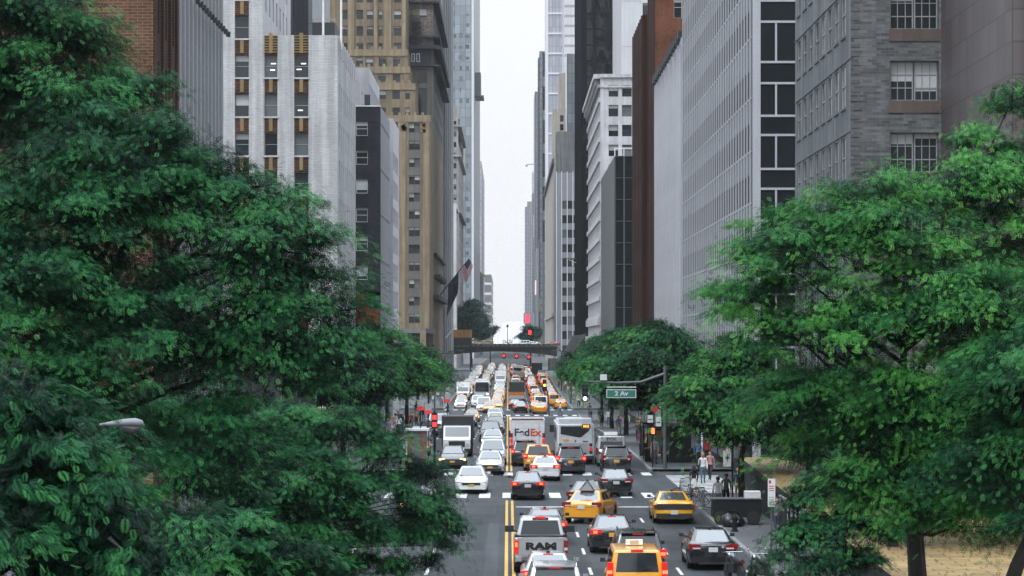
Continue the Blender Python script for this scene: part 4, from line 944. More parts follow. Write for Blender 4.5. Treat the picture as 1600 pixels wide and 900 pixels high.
def leaf_tpl(np_, wide=1.0, lng=.36):
    V, Fc = [], []
    for i in range(np_):
        t = .1+.9*i/np_
        for s in (-1, 1):
            l = lng*math.sin(math.pi*(.22+.7*t)); wd = .105*wide*(6/np_)**.7
            y0 = t; ax, ay = s*.86, .5
            p = lambda u, v: (ax*u*l-ay*s*v*wd*0, y0+ay*u*l*.9+v*wd, 0)
            dz = lambda y, u: -.28*y*y-.10*u*l*2
            pts = [(0, y0, 0), (ax*.5*l, y0+ay*.5*l-wd*.6, 0), (ax*l, y0+ay*l, 0), (ax*.5*l, y0+ay*.5*l+wd*.6, 0)]
            b0 = len(V); V += [(x, y, dz(y, abs(x)/max(l, .01))) for x, y, z in pts]; Fc.append((b0, b0+1, b0+2, b0+3))
    return np.array(V, np.float32), np.array(Fc, np.int32)
def leaves(name, pos, ax, nr, size, tone, tpl, mat, parent, origin):
    V, Fc = tpl; n = len(pos)
    ax = ax/np.linalg.norm(ax, axis=1, keepdims=True); nr = nr-ax*(nr*ax).sum(1, keepdims=True); nr = nr/np.maximum(1e-5, np.linalg.norm(nr, axis=1, keepdims=True))
    sx = np.cross(ax, nr)
    co = (V[None, :, 0:1]*sx[:, None]+V[None, :, 1:2]*ax[:, None]+V[None, :, 2:3]*nr[:, None])*size[:, None, None]+(pos-origin)[:, None]
    nv = len(V); co = co.reshape(-1, 3).astype(np.float32); f = (Fc[None]+(np.arange(n)*nv)[:, None, None]).reshape(-1, 4)
    me = bpy.data.meshes.new(name); me.vertices.add(len(co)); me.vertices.foreach_set('co', co.ravel())
    me.loops.add(f.size); me.loops.foreach_set('vertex_index', f.ravel().astype(np.int32))
    me.polygons.add(len(f)); me.polygons.foreach_set('loop_start', np.arange(0, f.size, 4, dtype=np.int32))
    a = me.attributes.new('tone', 'FLOAT', 'POINT'); a.data.foreach_set('value', np.repeat(tone, nv).astype(np.float32))
    me.materials.append(mat); me.update(calc_edges=True)
    return link(name, me, parent)
def tree(base, lobes, label=None, group=None, mat=None, tpl=None, size=.25, cl_r=.6, dens=9, per=90, seed=1, trunk_r=.22, fork=3.2, name='honey_locust', lean=(0, 0), z0=None, twig=.35, inner=.35, limb_drop=0.0, fill=420, tsh=0.0):
    rg = np.random.default_rng(seed); r = random.Random(seed)
    bz = (zr(base[1])+.14) if z0 is None else z0
    e = empty(name, (base[0], base[1], bz), 0, label, 'tree', group); org = np.array([base[0], base[1], bz])
    tb = MB(); fk = Vector((lean[0], lean[1], fork))
    tb.tube([(0,0,-.15), (0,0,.0), (lean[0]*.25+.04, lean[1]*.25, fork*.35), (lean[0]*.6-.03, lean[1]*.6, fork*.7), fk], [trunk_r*1.5, trunk_r*1.2, trunk_r, trunk_r*.92, trunk_r*.85], M_bark, 9)
    P, A, Nn, S, T = [], [], [], [], []
    cen = np.array([l[:3] for l in lobes]); hi = cen[cen[:, 2] > np.quantile(cen[:, 2], .6)].mean(0)-org
    top = fk.lerp(Vector((hi[0], hi[1], hi[2])), .8); bend = fk.lerp(top, .5)+Vector((r.uniform(-.3, .3), r.uniform(-.3, .3), 0))
    lead = [fk, fk.lerp(bend, .5)+Vector((.06, -.05, 0)), bend, bend.lerp(top, .5), top]
    tb.tube(lead, [trunk_r*.85, trunk_r*.72, trunk_r*.55, trunk_r*.38, trunk_r*.2], M_bark, 8, False)
    for li, lb in enumerate(lobes):
        c = np.array(lb[:3]); rad = np.array(lb[3] if hasattr(lb[3], '__len__') else (lb[3], lb[3], lb[3]*.8)); k = lb[4] if len(lb) > 4 else 1.0
        rm = float(rad.mean()); cv = Vector(c-org)
        tl = min(.85, max(0, ((cv.z-fk.z)/max(.5, top.z-fk.z))*.75-.15+r.uniform(-.1, .1))); q = tl*4; i0 = min(3, int(q)); st = lead[i0].lerp(lead[i0+1], q-i0)
        mid = st.lerp(cv, .5)+Vector((r.uniform(-.25, .25), r.uniform(-.25, .25), .1*rm+limb_drop)); lr = trunk_r*.42*min(1, (rm/2.2)**.5)
        tb.tube([st, st.lerp(mid, .5)+Vector((0, 0, -.12)), mid, mid.lerp(cv, .5)+Vector((r.uniform(-.12, .12), 0, .06)), cv], [lr*1.15, lr, lr*.72, lr*.45, lr*.25], M_bark, 6, False)
        # leaves all through the lobe, toned dark to paint shade into its heart
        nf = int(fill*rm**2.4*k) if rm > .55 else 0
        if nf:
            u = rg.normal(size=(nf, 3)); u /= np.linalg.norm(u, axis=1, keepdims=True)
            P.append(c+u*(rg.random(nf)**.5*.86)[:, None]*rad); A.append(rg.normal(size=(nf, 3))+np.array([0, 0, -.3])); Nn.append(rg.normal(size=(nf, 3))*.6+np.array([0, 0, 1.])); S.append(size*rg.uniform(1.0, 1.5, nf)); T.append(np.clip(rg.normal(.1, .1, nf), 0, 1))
        n = max(4, int(dens*.62*rm*rm*k))
        u = rg.normal(size=(n, 3)); u /= np.linalg.norm(u, axis=1, keepdims=True); u[:, 2] = np.where(u[:, 2] < -.35, -u[:, 2]*.6, u[:, 2])
        rr = np.where(rg.random(n) < inner, rg.uniform(.25, .75, n), rg.uniform(.8, 1.12, n))
        cc = c+u*rr[:, None]*rad
        for j in range(n):
            o = u[j]*np.array([1, 1, .5]); o /= np.linalg.norm(o)
            m = int(per*1.75*rg.uniform(.5, 1.5)*(1.0 if rr[j] > .8 else .6))
            g = rg.normal(size=(m, 3))*np.array([1, 1, .3])*cl_r*rg.uniform(.55, 1.4)*.66
            # pads stretch outward and hang at their tips
            out = (g*o).sum(1); g = g+np.outer(out*.5, o); g[:, 2] -= .35*np.maximum(0, out)**2/cl_r+.12*(g[:, :2]**2).sum(1)/cl_r
            P.append(cc[j]+g)
            ax = np.array([o[0], o[1], -.15])*1.0+rg.normal(size=(m, 3))*.62+g/cl_r*.5; ax[:, 2] -= .25
            A.append(ax)
            nn = np.array([0, 0, 1.])+rg.normal(size=(m, 3))*.45+u[j]*.35; Nn.append(nn)
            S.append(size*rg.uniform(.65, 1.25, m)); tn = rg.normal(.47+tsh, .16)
            T.append(np.clip(tn+rg.normal(size=m)*.16+.12*(rr[j]-.8)+.24*out/cl_r+.10*max(0, u[j][2]), 0, .89))  # young tips paler; outward and upward tone also paints in top light
            if r.random() < twig:
                p = Vector(cc[j]-org); s0 = cv.lerp(p, .15); md = cv.lerp(p, .6)+Vector((r.uniform(-.15, .15), r.uniform(-.15, .15), r.uniform(-.05, .2)))
                tb.tube([s0, md, p], [.05*min(1, rm/1.5), .032, .012], M_bark, 4, False)
    tb.build('trunk', e)
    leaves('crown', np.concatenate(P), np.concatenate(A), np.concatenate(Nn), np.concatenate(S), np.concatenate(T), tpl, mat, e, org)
    return e
T8, T5, T3 = leaf_tpl(9, .62, .40), leaf_tpl(5, .8, .38), leaf_tpl(3, 1.1)
T4 = leaf_tpl(4, .72, .40)
# left side
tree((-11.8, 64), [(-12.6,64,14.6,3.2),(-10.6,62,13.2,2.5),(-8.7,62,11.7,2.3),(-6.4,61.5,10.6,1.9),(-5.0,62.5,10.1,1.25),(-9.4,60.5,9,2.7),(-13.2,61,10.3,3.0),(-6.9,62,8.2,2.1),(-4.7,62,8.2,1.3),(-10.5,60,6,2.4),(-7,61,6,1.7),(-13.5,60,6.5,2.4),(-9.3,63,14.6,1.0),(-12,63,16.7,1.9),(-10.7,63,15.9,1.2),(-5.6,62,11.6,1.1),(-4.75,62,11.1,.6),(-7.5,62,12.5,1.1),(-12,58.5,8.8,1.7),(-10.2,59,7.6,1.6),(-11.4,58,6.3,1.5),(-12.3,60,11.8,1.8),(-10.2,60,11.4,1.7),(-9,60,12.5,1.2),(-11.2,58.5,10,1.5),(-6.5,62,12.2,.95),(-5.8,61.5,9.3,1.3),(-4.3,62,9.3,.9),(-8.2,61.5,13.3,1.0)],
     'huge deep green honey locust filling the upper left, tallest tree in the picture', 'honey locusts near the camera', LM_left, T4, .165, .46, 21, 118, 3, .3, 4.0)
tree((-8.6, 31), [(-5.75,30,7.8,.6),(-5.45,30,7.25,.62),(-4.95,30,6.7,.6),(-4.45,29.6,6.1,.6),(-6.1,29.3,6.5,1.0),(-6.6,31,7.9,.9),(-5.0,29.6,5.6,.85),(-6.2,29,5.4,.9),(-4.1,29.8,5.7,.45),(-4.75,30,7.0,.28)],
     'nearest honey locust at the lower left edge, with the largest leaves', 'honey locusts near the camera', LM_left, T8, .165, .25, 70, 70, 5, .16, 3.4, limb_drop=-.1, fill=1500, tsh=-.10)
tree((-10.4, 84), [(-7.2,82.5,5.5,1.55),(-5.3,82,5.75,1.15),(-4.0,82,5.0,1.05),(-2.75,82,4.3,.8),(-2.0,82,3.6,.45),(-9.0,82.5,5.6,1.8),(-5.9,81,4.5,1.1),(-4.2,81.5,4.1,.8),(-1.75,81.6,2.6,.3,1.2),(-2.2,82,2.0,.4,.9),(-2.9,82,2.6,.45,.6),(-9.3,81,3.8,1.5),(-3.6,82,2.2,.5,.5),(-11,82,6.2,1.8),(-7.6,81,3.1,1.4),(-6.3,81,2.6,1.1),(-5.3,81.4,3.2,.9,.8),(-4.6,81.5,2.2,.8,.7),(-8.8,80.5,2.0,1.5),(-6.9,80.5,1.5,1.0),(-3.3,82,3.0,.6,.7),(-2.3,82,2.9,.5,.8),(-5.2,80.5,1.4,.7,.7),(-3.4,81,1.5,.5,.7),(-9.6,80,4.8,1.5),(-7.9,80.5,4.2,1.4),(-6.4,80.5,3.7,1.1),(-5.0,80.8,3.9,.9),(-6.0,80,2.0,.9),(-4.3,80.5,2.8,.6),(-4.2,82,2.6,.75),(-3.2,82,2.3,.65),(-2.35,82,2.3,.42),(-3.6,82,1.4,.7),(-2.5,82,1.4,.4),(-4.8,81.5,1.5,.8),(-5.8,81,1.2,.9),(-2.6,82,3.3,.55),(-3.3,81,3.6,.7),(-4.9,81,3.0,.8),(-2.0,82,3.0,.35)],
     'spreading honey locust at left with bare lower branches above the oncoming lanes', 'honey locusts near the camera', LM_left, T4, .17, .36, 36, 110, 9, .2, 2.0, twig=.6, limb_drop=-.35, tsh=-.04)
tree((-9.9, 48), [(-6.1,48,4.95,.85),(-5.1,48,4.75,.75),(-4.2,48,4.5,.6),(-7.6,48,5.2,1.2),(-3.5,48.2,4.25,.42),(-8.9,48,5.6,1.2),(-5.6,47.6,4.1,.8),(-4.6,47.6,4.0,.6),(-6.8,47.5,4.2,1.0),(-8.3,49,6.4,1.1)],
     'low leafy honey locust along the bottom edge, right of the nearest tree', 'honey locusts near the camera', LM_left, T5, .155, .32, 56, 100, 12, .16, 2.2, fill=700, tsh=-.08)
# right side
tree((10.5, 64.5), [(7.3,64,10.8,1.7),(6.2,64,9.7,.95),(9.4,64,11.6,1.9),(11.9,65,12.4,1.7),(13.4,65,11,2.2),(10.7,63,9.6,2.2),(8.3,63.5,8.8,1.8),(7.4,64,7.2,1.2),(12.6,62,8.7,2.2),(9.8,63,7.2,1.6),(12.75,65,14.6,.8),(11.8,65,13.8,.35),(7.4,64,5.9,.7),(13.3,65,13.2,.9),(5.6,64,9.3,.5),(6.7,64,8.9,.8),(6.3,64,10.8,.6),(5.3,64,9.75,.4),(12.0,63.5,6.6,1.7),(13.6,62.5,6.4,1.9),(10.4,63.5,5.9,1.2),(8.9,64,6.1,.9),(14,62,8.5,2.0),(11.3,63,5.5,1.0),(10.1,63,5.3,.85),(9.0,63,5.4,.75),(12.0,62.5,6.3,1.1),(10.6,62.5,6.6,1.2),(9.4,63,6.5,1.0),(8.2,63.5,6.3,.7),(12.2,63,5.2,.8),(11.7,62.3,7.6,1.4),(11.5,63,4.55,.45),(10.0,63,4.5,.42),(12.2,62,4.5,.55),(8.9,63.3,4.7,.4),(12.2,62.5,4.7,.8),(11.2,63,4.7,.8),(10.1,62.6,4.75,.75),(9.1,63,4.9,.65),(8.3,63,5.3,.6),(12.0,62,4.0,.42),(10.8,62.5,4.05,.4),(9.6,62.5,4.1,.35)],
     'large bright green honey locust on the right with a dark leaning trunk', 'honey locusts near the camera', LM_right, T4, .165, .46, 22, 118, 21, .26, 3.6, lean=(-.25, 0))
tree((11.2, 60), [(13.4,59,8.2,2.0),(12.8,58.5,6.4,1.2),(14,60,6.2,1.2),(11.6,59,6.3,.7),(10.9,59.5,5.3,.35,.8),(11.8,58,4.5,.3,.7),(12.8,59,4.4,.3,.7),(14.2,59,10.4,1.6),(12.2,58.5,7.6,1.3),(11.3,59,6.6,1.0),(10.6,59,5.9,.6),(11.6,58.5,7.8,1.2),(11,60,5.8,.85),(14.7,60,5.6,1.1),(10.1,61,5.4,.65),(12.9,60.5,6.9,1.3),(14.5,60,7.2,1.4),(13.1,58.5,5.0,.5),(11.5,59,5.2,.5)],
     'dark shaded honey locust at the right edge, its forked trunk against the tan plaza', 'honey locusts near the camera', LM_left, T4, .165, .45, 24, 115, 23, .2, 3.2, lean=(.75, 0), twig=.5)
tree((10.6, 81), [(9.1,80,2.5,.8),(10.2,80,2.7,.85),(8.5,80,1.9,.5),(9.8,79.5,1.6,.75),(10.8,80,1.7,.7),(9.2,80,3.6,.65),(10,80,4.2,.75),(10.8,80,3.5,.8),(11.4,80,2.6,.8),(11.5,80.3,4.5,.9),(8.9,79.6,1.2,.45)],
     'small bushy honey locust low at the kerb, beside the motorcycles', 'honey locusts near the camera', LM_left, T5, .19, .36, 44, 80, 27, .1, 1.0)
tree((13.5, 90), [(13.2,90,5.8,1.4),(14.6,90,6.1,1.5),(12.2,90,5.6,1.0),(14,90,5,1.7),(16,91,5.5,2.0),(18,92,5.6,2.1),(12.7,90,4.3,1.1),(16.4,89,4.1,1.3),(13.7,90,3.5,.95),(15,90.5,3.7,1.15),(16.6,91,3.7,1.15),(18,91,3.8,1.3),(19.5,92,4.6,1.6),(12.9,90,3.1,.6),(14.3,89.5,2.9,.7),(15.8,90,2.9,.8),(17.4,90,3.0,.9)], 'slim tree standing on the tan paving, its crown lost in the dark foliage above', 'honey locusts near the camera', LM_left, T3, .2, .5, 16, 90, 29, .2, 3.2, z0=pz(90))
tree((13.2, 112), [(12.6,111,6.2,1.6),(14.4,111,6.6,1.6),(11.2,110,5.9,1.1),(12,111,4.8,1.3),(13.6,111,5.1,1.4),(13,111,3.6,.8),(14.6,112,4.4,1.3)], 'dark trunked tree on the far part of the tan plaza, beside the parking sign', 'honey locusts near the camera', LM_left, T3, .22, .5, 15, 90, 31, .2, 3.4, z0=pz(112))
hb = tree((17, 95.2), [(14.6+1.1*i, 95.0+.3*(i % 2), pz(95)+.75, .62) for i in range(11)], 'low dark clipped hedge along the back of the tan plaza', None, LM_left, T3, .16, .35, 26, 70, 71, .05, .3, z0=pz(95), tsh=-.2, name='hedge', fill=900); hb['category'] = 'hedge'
# rows along both kerbs: two grown patterns, copied
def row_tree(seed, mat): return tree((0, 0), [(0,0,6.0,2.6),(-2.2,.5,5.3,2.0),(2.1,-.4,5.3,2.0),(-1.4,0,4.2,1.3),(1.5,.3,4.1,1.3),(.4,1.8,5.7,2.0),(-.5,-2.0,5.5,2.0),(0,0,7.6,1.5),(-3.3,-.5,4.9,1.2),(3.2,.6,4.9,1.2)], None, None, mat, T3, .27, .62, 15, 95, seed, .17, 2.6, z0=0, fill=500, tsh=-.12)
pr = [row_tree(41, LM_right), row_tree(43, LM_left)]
ORD = ['nearest', 'second', 'third', 'fourth', 'fifth', 'sixth', 'seventh', 'eighth']
def put_row(side, ds, zt, s0, protos, word):
    for i, d in enumerate(ds):
        p = protos[i % 2]
        if p.get('used'):
            o = p.copy(); COL.objects.link(o)
            for ch in [c for c in bpy.data.objects if c.parent == p]:
                c = ch.copy(); COL.objects.link(c); c.parent = o
        else: o = p; p['used'] = 1
        k = random.Random(i*7+side).uniform(.94, 1.06)*s0[i]
        o.location = (side*(10.9+random.Random(i).uniform(-.2, .5)), d, zr(d)+.14); o.rotation_euler = (0, 0, i*2.1+side); o.scale = (k*1.05, k*1.05, k*zt[i])
        tag(o, '%s kerbside honey locust in the row along the %s kerb' % (ORD[i], word), 'tree', 'honey locusts along the %s kerb' % word)
put_row(1, [124, 176, 206, 236, 268, 304], [1.05, 1.02, 1, 1, 1.05, 1.1], [1.0, 1.12, 1.1, 1.1, 1.12, 1.1], pr, 'right')
put_row(-1, [174, 207, 240, 274, 308], [1.12, 1.02, .98, 1, 1.0], [1.05, 1.08, 1.08, 1.05, 1.05], pr[::-1], 'left')
for p in pr:
    if 'used' in p: del p['used']
for o in bpy.data.objects:
    if 'used' in o: del o['used']
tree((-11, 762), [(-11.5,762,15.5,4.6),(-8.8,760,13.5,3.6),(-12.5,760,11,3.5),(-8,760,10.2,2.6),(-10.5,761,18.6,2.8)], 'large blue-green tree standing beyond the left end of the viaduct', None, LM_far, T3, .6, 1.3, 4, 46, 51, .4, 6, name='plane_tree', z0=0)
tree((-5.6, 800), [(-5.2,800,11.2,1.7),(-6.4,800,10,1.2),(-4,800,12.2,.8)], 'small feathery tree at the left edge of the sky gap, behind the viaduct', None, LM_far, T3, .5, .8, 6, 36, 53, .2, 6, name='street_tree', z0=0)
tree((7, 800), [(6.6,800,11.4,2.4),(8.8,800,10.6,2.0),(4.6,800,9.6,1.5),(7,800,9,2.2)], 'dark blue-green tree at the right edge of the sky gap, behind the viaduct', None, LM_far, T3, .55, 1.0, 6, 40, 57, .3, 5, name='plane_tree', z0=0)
# ------------------------------------------------------------------ vehicles
def paint(name, c, metallic=.25, rough=.28): return plain('car_paint_'+name, c, rough, metallic, .9, .5, .06, 2.0)
PAINT = {'black': paint('black', (.012, .013, .015), .1, .22), 'silver': paint('silver', (.42, .43, .44), .55), 'white': paint('white', (.70, .70, .71), 0, .3), 'taxi': paint('taxi', (.70, .30, .012), 0, .3),
         'yellow': paint('yellow', (.76, .38, .01), 0, .25), 'grey': paint('grey', (.12, .125, .13), .4), 'dark': paint('dark', (.03, .032, .037), .3), 'pickup': paint('pickup_silver', (.40, .42, .43), .5, .3), 'red': paint('red', (.22, .02, .015), .1), 'blue': paint('navy', (.02, .028, .05), .3),
         'orange': plain('truck_orange', (.42, .13, .02), .5), 'beige': paint('beige', (.42, .38, .30), .3)}
C_gl = plain('car_glass', (.02, .024, .027), .05, 0, 0, .6, 0); C_glr = plain('rear_glass', (.07, .075, .08), .07, 0, 1.0, 1.0, 0)
C_tyre = plain('tyre_rubber', (.018, .018, .019), .85); C_rim = plain('rim_alloy', (.35, .35, .36), .3, .8); C_trim = plain('black_trim', (.018, .019, .02), .55); C_chr = plain('chrome_trim', (.6, .6, .62), .15, .9)
C_on = plain('tail_lamp_lit', (.4, .012, .01), .2, emit=(1, .018, .012), es=.5, var=0); C_core = plain('tail_lamp_core', (.5, .03, .02), .2, emit=(1, .14, .06), es=3.0, var=0); C_off = plain('tail_lamp', (.22, .012, .012), .2, var=0); C_amb = plain('amber_lamp', (.6, .22, .02), .25, emit=(1, .35, .06), es=1.5, var=0)
C_hl = plain('head_lamp', (.6, .6, .6), .12, .2, var=0); C_hon = plain('head_lamp_lit', (.8, .7, .5), .2, emit=(1, .85, .55), es=3.5, var=0); C_hwarm = plain('head_lamp_warm', (.8, .5, .2), .2, emit=(1, .55, .15), es=3.0, var=0)
C_plate = plain('plate_white', (.55, .55, .53), .5); C_plo = plain('plate_amber', (.6, .32, .04), .5); C_seat = plain('seat_dark', (.03, .03, .032), .8)
C_hub = plain('hub_dark', (.05, .05, .052), .4, .5)
def interp(t, pts):
    for (a, va), (b, vb) in zip(pts[:-1], pts[1:]):
        if t <= b: return va+(vb-va)*max(0, (t-a))/(b-a) if b > a else vb
    return pts[-1][1]
SPEC = {
 'sedan': dict(L=4.85, W=1.84, H=1.45, top=[(-2.43,.86),(-2.36,.93),(-2.1,1.0),(-1.4,1.03),(0,.98),(.95,.95),(1.9,.80),(2.3,.70),(2.43,.60)], cab=(-1.75,-.85,.35,1.1), belt=.96, wb=.80, wr=.58, tl=(.46,.92,.78,.98), wheels=(-1.42,1.42), wr_=.33),
 'taxi': dict(L=4.9, W=1.84, H=1.48, top=[(-2.45,.88),(-2.38,.95),(-2.1,1.03),(-1.4,1.05),(0,.99),(.95,.96),(1.9,.82),(2.3,.72),(2.45,.62)], cab=(-1.75,-.9,.4,1.15), belt=.97, wb=.81, wr=.60, tl=(.50,.92,.80,1.0), wheels=(-1.42,1.42), wr_=.33),
 'coupe': dict(L=5.0, W=1.92, H=1.45, top=[(-2.5,.80),(-2.44,1.02),(-2.2,1.08),(-1.3,1.05),(0,.98),(.7,.98),(2.1,.86),(2.4,.80),(2.5,.62)], cab=(-1.75,-.75,.1,.85), belt=1.0, wb=.80, wr=.56, tl=(.06,.90,.72,.90), wheels=(-1.48,1.48), wr_=.36),
 'suv': dict(L=4.75, W=1.9, H=1.73, top=[(-2.37,.90),(-2.3,1.04),(-2.0,1.06),(0,1.04),(.95,1.03),(1.9,.95),(2.25,.82),(2.37,.66)], cab=(-2.28,-1.95,.45,1.1), belt=1.04, wb=.86, wr=.68, tl=(.66,.95,.86,1.16), wheels=(-1.4,1.4), wr_=.37),
 'minivan': dict(L=4.75, W=1.85, H=1.83, top=[(-2.37,.92),(-2.32,1.08),(-2.0,1.08),(0,1.04),(1.2,1.0),(1.95,.88),(2.25,.76),(2.37,.62)], cab=(-2.32,-2.12,.75,1.6), belt=1.07, wb=.87, wr=.74, tl=(.78,.95,.80,1.42), wheels=(-1.4,1.42), wr_=.33),
 'van': dict(L=5.2, W=1.98, H=2.1, top=[(-2.6,1.0),(-2.56,1.18),(-2.2,1.2),(0,1.15),(1.4,1.1),(2.1,.98),(2.45,.85),(2.6,.66)], cab=(-2.56,-2.42,1.0,1.75), belt=1.16, wb=.93, wr=.82, tl=(.84,.98,.8,1.3), wheels=(-1.6,1.6), wr_=.35),
}
def wheel(root, x, y, r, w=.22, name='wheel'):
    s = 1 if x > 0 else -1
    b = MB(); b.lathe([(r*.62, -w/2), (r*.9, -w/2), (r, -w/2+.04), (r, w/2-.04), (r*.9, w/2), (r*.62, w/2), (r*.58, w/2-.05)], C_tyre, 18, axis='x'); t = b.build(name, root, (x, y, r), 40)
    b = MB(); b.lathe([(r*.6, s*w*.22), (r*.6, s*w*.30), (r*.5, s*w*.26), (r*.2, s*w*.32), (r*.02, s*w*.34)], C_rim, 14, axis='x')
    for k in range(5):
        a = k*2*math.pi/5; b.bar((s*w*.36, math.cos(a)*r*.12, math.sin(a)*r*.12), (s*w*.36, math.cos(a)*r*.57, math.sin(a)*r*.57), .05, .02, C_hub)
    b.build('rim', t, None, 40); return t
def panel_on(b, c, m, ins, off=.012, split=None, nx=4, bulge=.02):
    """glass on the face with corners c (lower left, lower right, upper right, upper left), inset, proud and slightly bowed"""
    c = [Vector(p) for p in c]; n = (c[1]-c[0]).cross(c[3]-c[0]).normalized()
    def pt(s, t):
        p = c[0].lerp(c[1], s).lerp(c[3].lerp(c[2], s), t); return p+n*(off+bulge*4*s*(1-s)*1.0)
    s0, s1, t0, t1 = ins
    for a, z in (split or [(s0, s1)]):
        for i in range(nx):
            u0, u1 = a+(z-a)*i/nx, a+(z-a)*(i+1)/nx
            b.poly([pt(u0,t0), pt(u1,t0), pt(u1,t1), pt(u0,t1)], m)
        for (p, q) in (((a,t0),(z,t0)), ((z,t0),(z,t1)), ((z,t1),(a,t1)), ((a,t1),(a,t0))):
            A, Bq = pt(*p), pt(*q); b.poly([A, A-n*.03, Bq-n*.03, Bq], C_trim)
def make_car(kind, col, brake=True, lit=0, taxi=None, plate='w', extra=None, pm=None):
    S = SPEC[kind]; L_, W, H = S['L'], S['W']/2, S['H']; pm = PAINT[col]
    nm = {'taxi': 'taxi', 'minivan': 'minivan', 'suv': 'suv', 'sedan': 'sedan', 'coupe': 'coupe', 'van': 'van'}[kind]
    if taxi: nm = 'taxi'
    root = empty(nm)
    b = MB(); st = []
    h = L_/2; ra = S['wr_']+.045
    ys = [-h, -h+.05, -h+.14, -h+.35, h-.4, h-.2, h-.07, h]
    for wy in S['wheels']: ys += [wy+ra*math.cos(a) for a in np.linspace(0, math.pi, 9)]+[wy-ra-.012, wy+ra+.012]
    ys += [S['cab'][0], S['cab'][1], 0, S['cab'][3]]; ys = sorted(set(round(y, 4) for y in ys))
    rings = []
    for y in ys:
        zt = interp(y, S['top']); e_ = min(y+h, h-y); wv = W*interp(e_, [(0,.84),(.05,.91),(.15,.955),(.4,.99),(1.2,1.0)])
        zb = interp(e_, [(0,.36),(.1,.27),(.4,.2)])
        for wy in S['wheels']:
            q = ra*ra-(y-wy)**2
            if q >= -1e-6: zb = max(zb, S['wr_']+math.sqrt(max(0, q)))
        hh = zt-zb
        half = [(wv*.78, zb), (wv*.95, zb+.04), (wv, zb+hh*.42), (wv*.995, zb+hh*.66), (wv*.965, zt-.07), (wv*.90, zt-.015), (wv*.74, zt+.012)]
        rings.append([(0, y, zb)]+[(x, y, z) for x, z in half]+[(0, y, zt+.03)]+[(-x, y, z) for x, z in half[::-1]])
    for r0, r1 in zip(rings[:-1], rings[1:]):
        n = len(r0)
        for i in range(n): j = (i+1) % n; b.poly([r0[i], r0[j], r1[j], r1[i]], pm)
    b.poly(rings[0], pm); b.poly(rings[-1][::-1], pm)
    me = b.mesh('body', 42)
    # cabin
    yrb, yrt, yft, yfb = S['cab']; zb = S['belt']-.03; wb, wr = S['wb']*S['W']/1.84, S['wr']*S['W']/1.84
    cb = MB(); q = [(-wb,yrb,zb),(wb,yrb,zb),(wb,yfb,zb),(-wb,yfb,zb)]; t = [(-wr,yrt,H-.03),(wr,yrt,H-.03),(wr,yft,H-.03),(-wr,yft,H-.03)]
    for i in range(4): j = (i+1) % 4; cb.poly([q[i], q[j], t[j], t[i]], pm)
    cb.poly(t, pm); cm = cb.mesh('cab', None, True)
    bm = bmesh.new(); bm.from_mesh(cm); bm.edges.ensure_lookup_table()
    ed = [e for e in bm.edges if max(v.co.z for v in e.verts) > H-.1]
    bmesh.ops.bevel(bm, geom=ed, offset=.10, segments=4, profile=.6, affect='EDGES')
    bm2 = bmesh.new(); bm2.from_mesh(me)
    bm.to_mesh(cm); bm2.from_mesh(cm); bm2.to_mesh(me); bm.free(); bm2.free()
    me.shade_smooth(); me.set_sharp_from_angle(angle=R(42)); bpy.data.meshes.remove(cm)
    body = link('body', me, root)
    g = MB(); panel_on(g, [q[0], q[1], t[1], t[0]], C_glr if kind in ('sedan', 'taxi', 'coupe') else C_gl, (.10, .90, .06 if H < 1.6 else .1, .88)); g.build('rear_window', root)
    g = MB(); panel_on(g, [q[2], q[3], t[3], t[2]], C_glr, (.08, .92, .04, .90)); g.build('windshield', root)
    sp = [(.16, .46), (.50, .80)] if H < 1.6 else [(.07, .30), (.33, .58), (.61, .84)]
    g = MB(); panel_on(g, [q[1], q[2], t[2], t[1]], C_gl, (0, 1, .12, .84), .01, sp, 2, 0); g.build('side_window', root)
    g = MB(); panel_on(g, [q[3], q[0], t[0], t[3]], C_gl, (0, 1, .12, .84), .01, [(1-b_, 1-a) for a, b_ in sp][::-1], 2, 0); g.build('side_window', root)
    # lamps
    x0, x1, z0, z1 = S['tl']
    wide = W/.92
    for s in (-1, 1):
        g = MB(); a, c = sorted((s*x0*wide, s*x1*wide*1.0)); ym = -h+.0
        g.box(a, c, ym-.012 if kind != 'coupe' else ym-.02, ym+.24, z0, z1, C_on if brake else C_off)
        if brake: xm, zm_ = (a+c)/2+s*.02, (z0+z1)/2; g.box(xm-.085, xm+.085, ym-.02, ym, zm_-.055, zm_+.055, C_core)
        if kind != 'coupe': g.box(a+(.02 if s > 0 else .16), c-(.16 if s > 0 else .02), ym-.018, ym, z0+.02, z0+(z1-z0)*.35, C_plate if not brake else C_off)
        bmx = g.mesh('taillight'); link('taillight', bmx, root)
        g = MB(); a, c = sorted((s*.50*wide, s*.88*wide)); zh = interp(h-.12, S['top'])
        g.box(a, c, h-.26, h+.008-.03, zh-.15, zh-.01, {0: C_hl, 1: C_hon, 2: C_hwarm}[lit]); g.build('headlight', root)
        g = MB(); zm = S['belt']+.1; a, c = sorted((s*(W*.97), s*(W*.97+.17)))
        g.box(a, c, yfb-.40, yfb-.32, zm-.03, zm+.10, C_trim if col in ('black', 'dark', 'grey', 'taxi', 'yellow') else pm); g.bar((s*W*.84, yfb-.35, zm-.04), (s*W*.95, yfb-.36, zm), .05, .05, C_trim); g.build('wing_mirror', root)
    g = MB(); g.box(-W*.88, W*.88, -h-.035, -h+.09, .30, .50, C_trim if kind in ('suv', 'minivan') or col == 'yellow' else pm); g.box(-W*.6, W*.6, -h-.04, -h, .24, .31, C_trim)
    if col in ('black', 'dark', 'silver') and kind != 'coupe': g.box(-W*.62, W*.62, -h-.018, -h+.03, z1-.03, z1, C_chr)
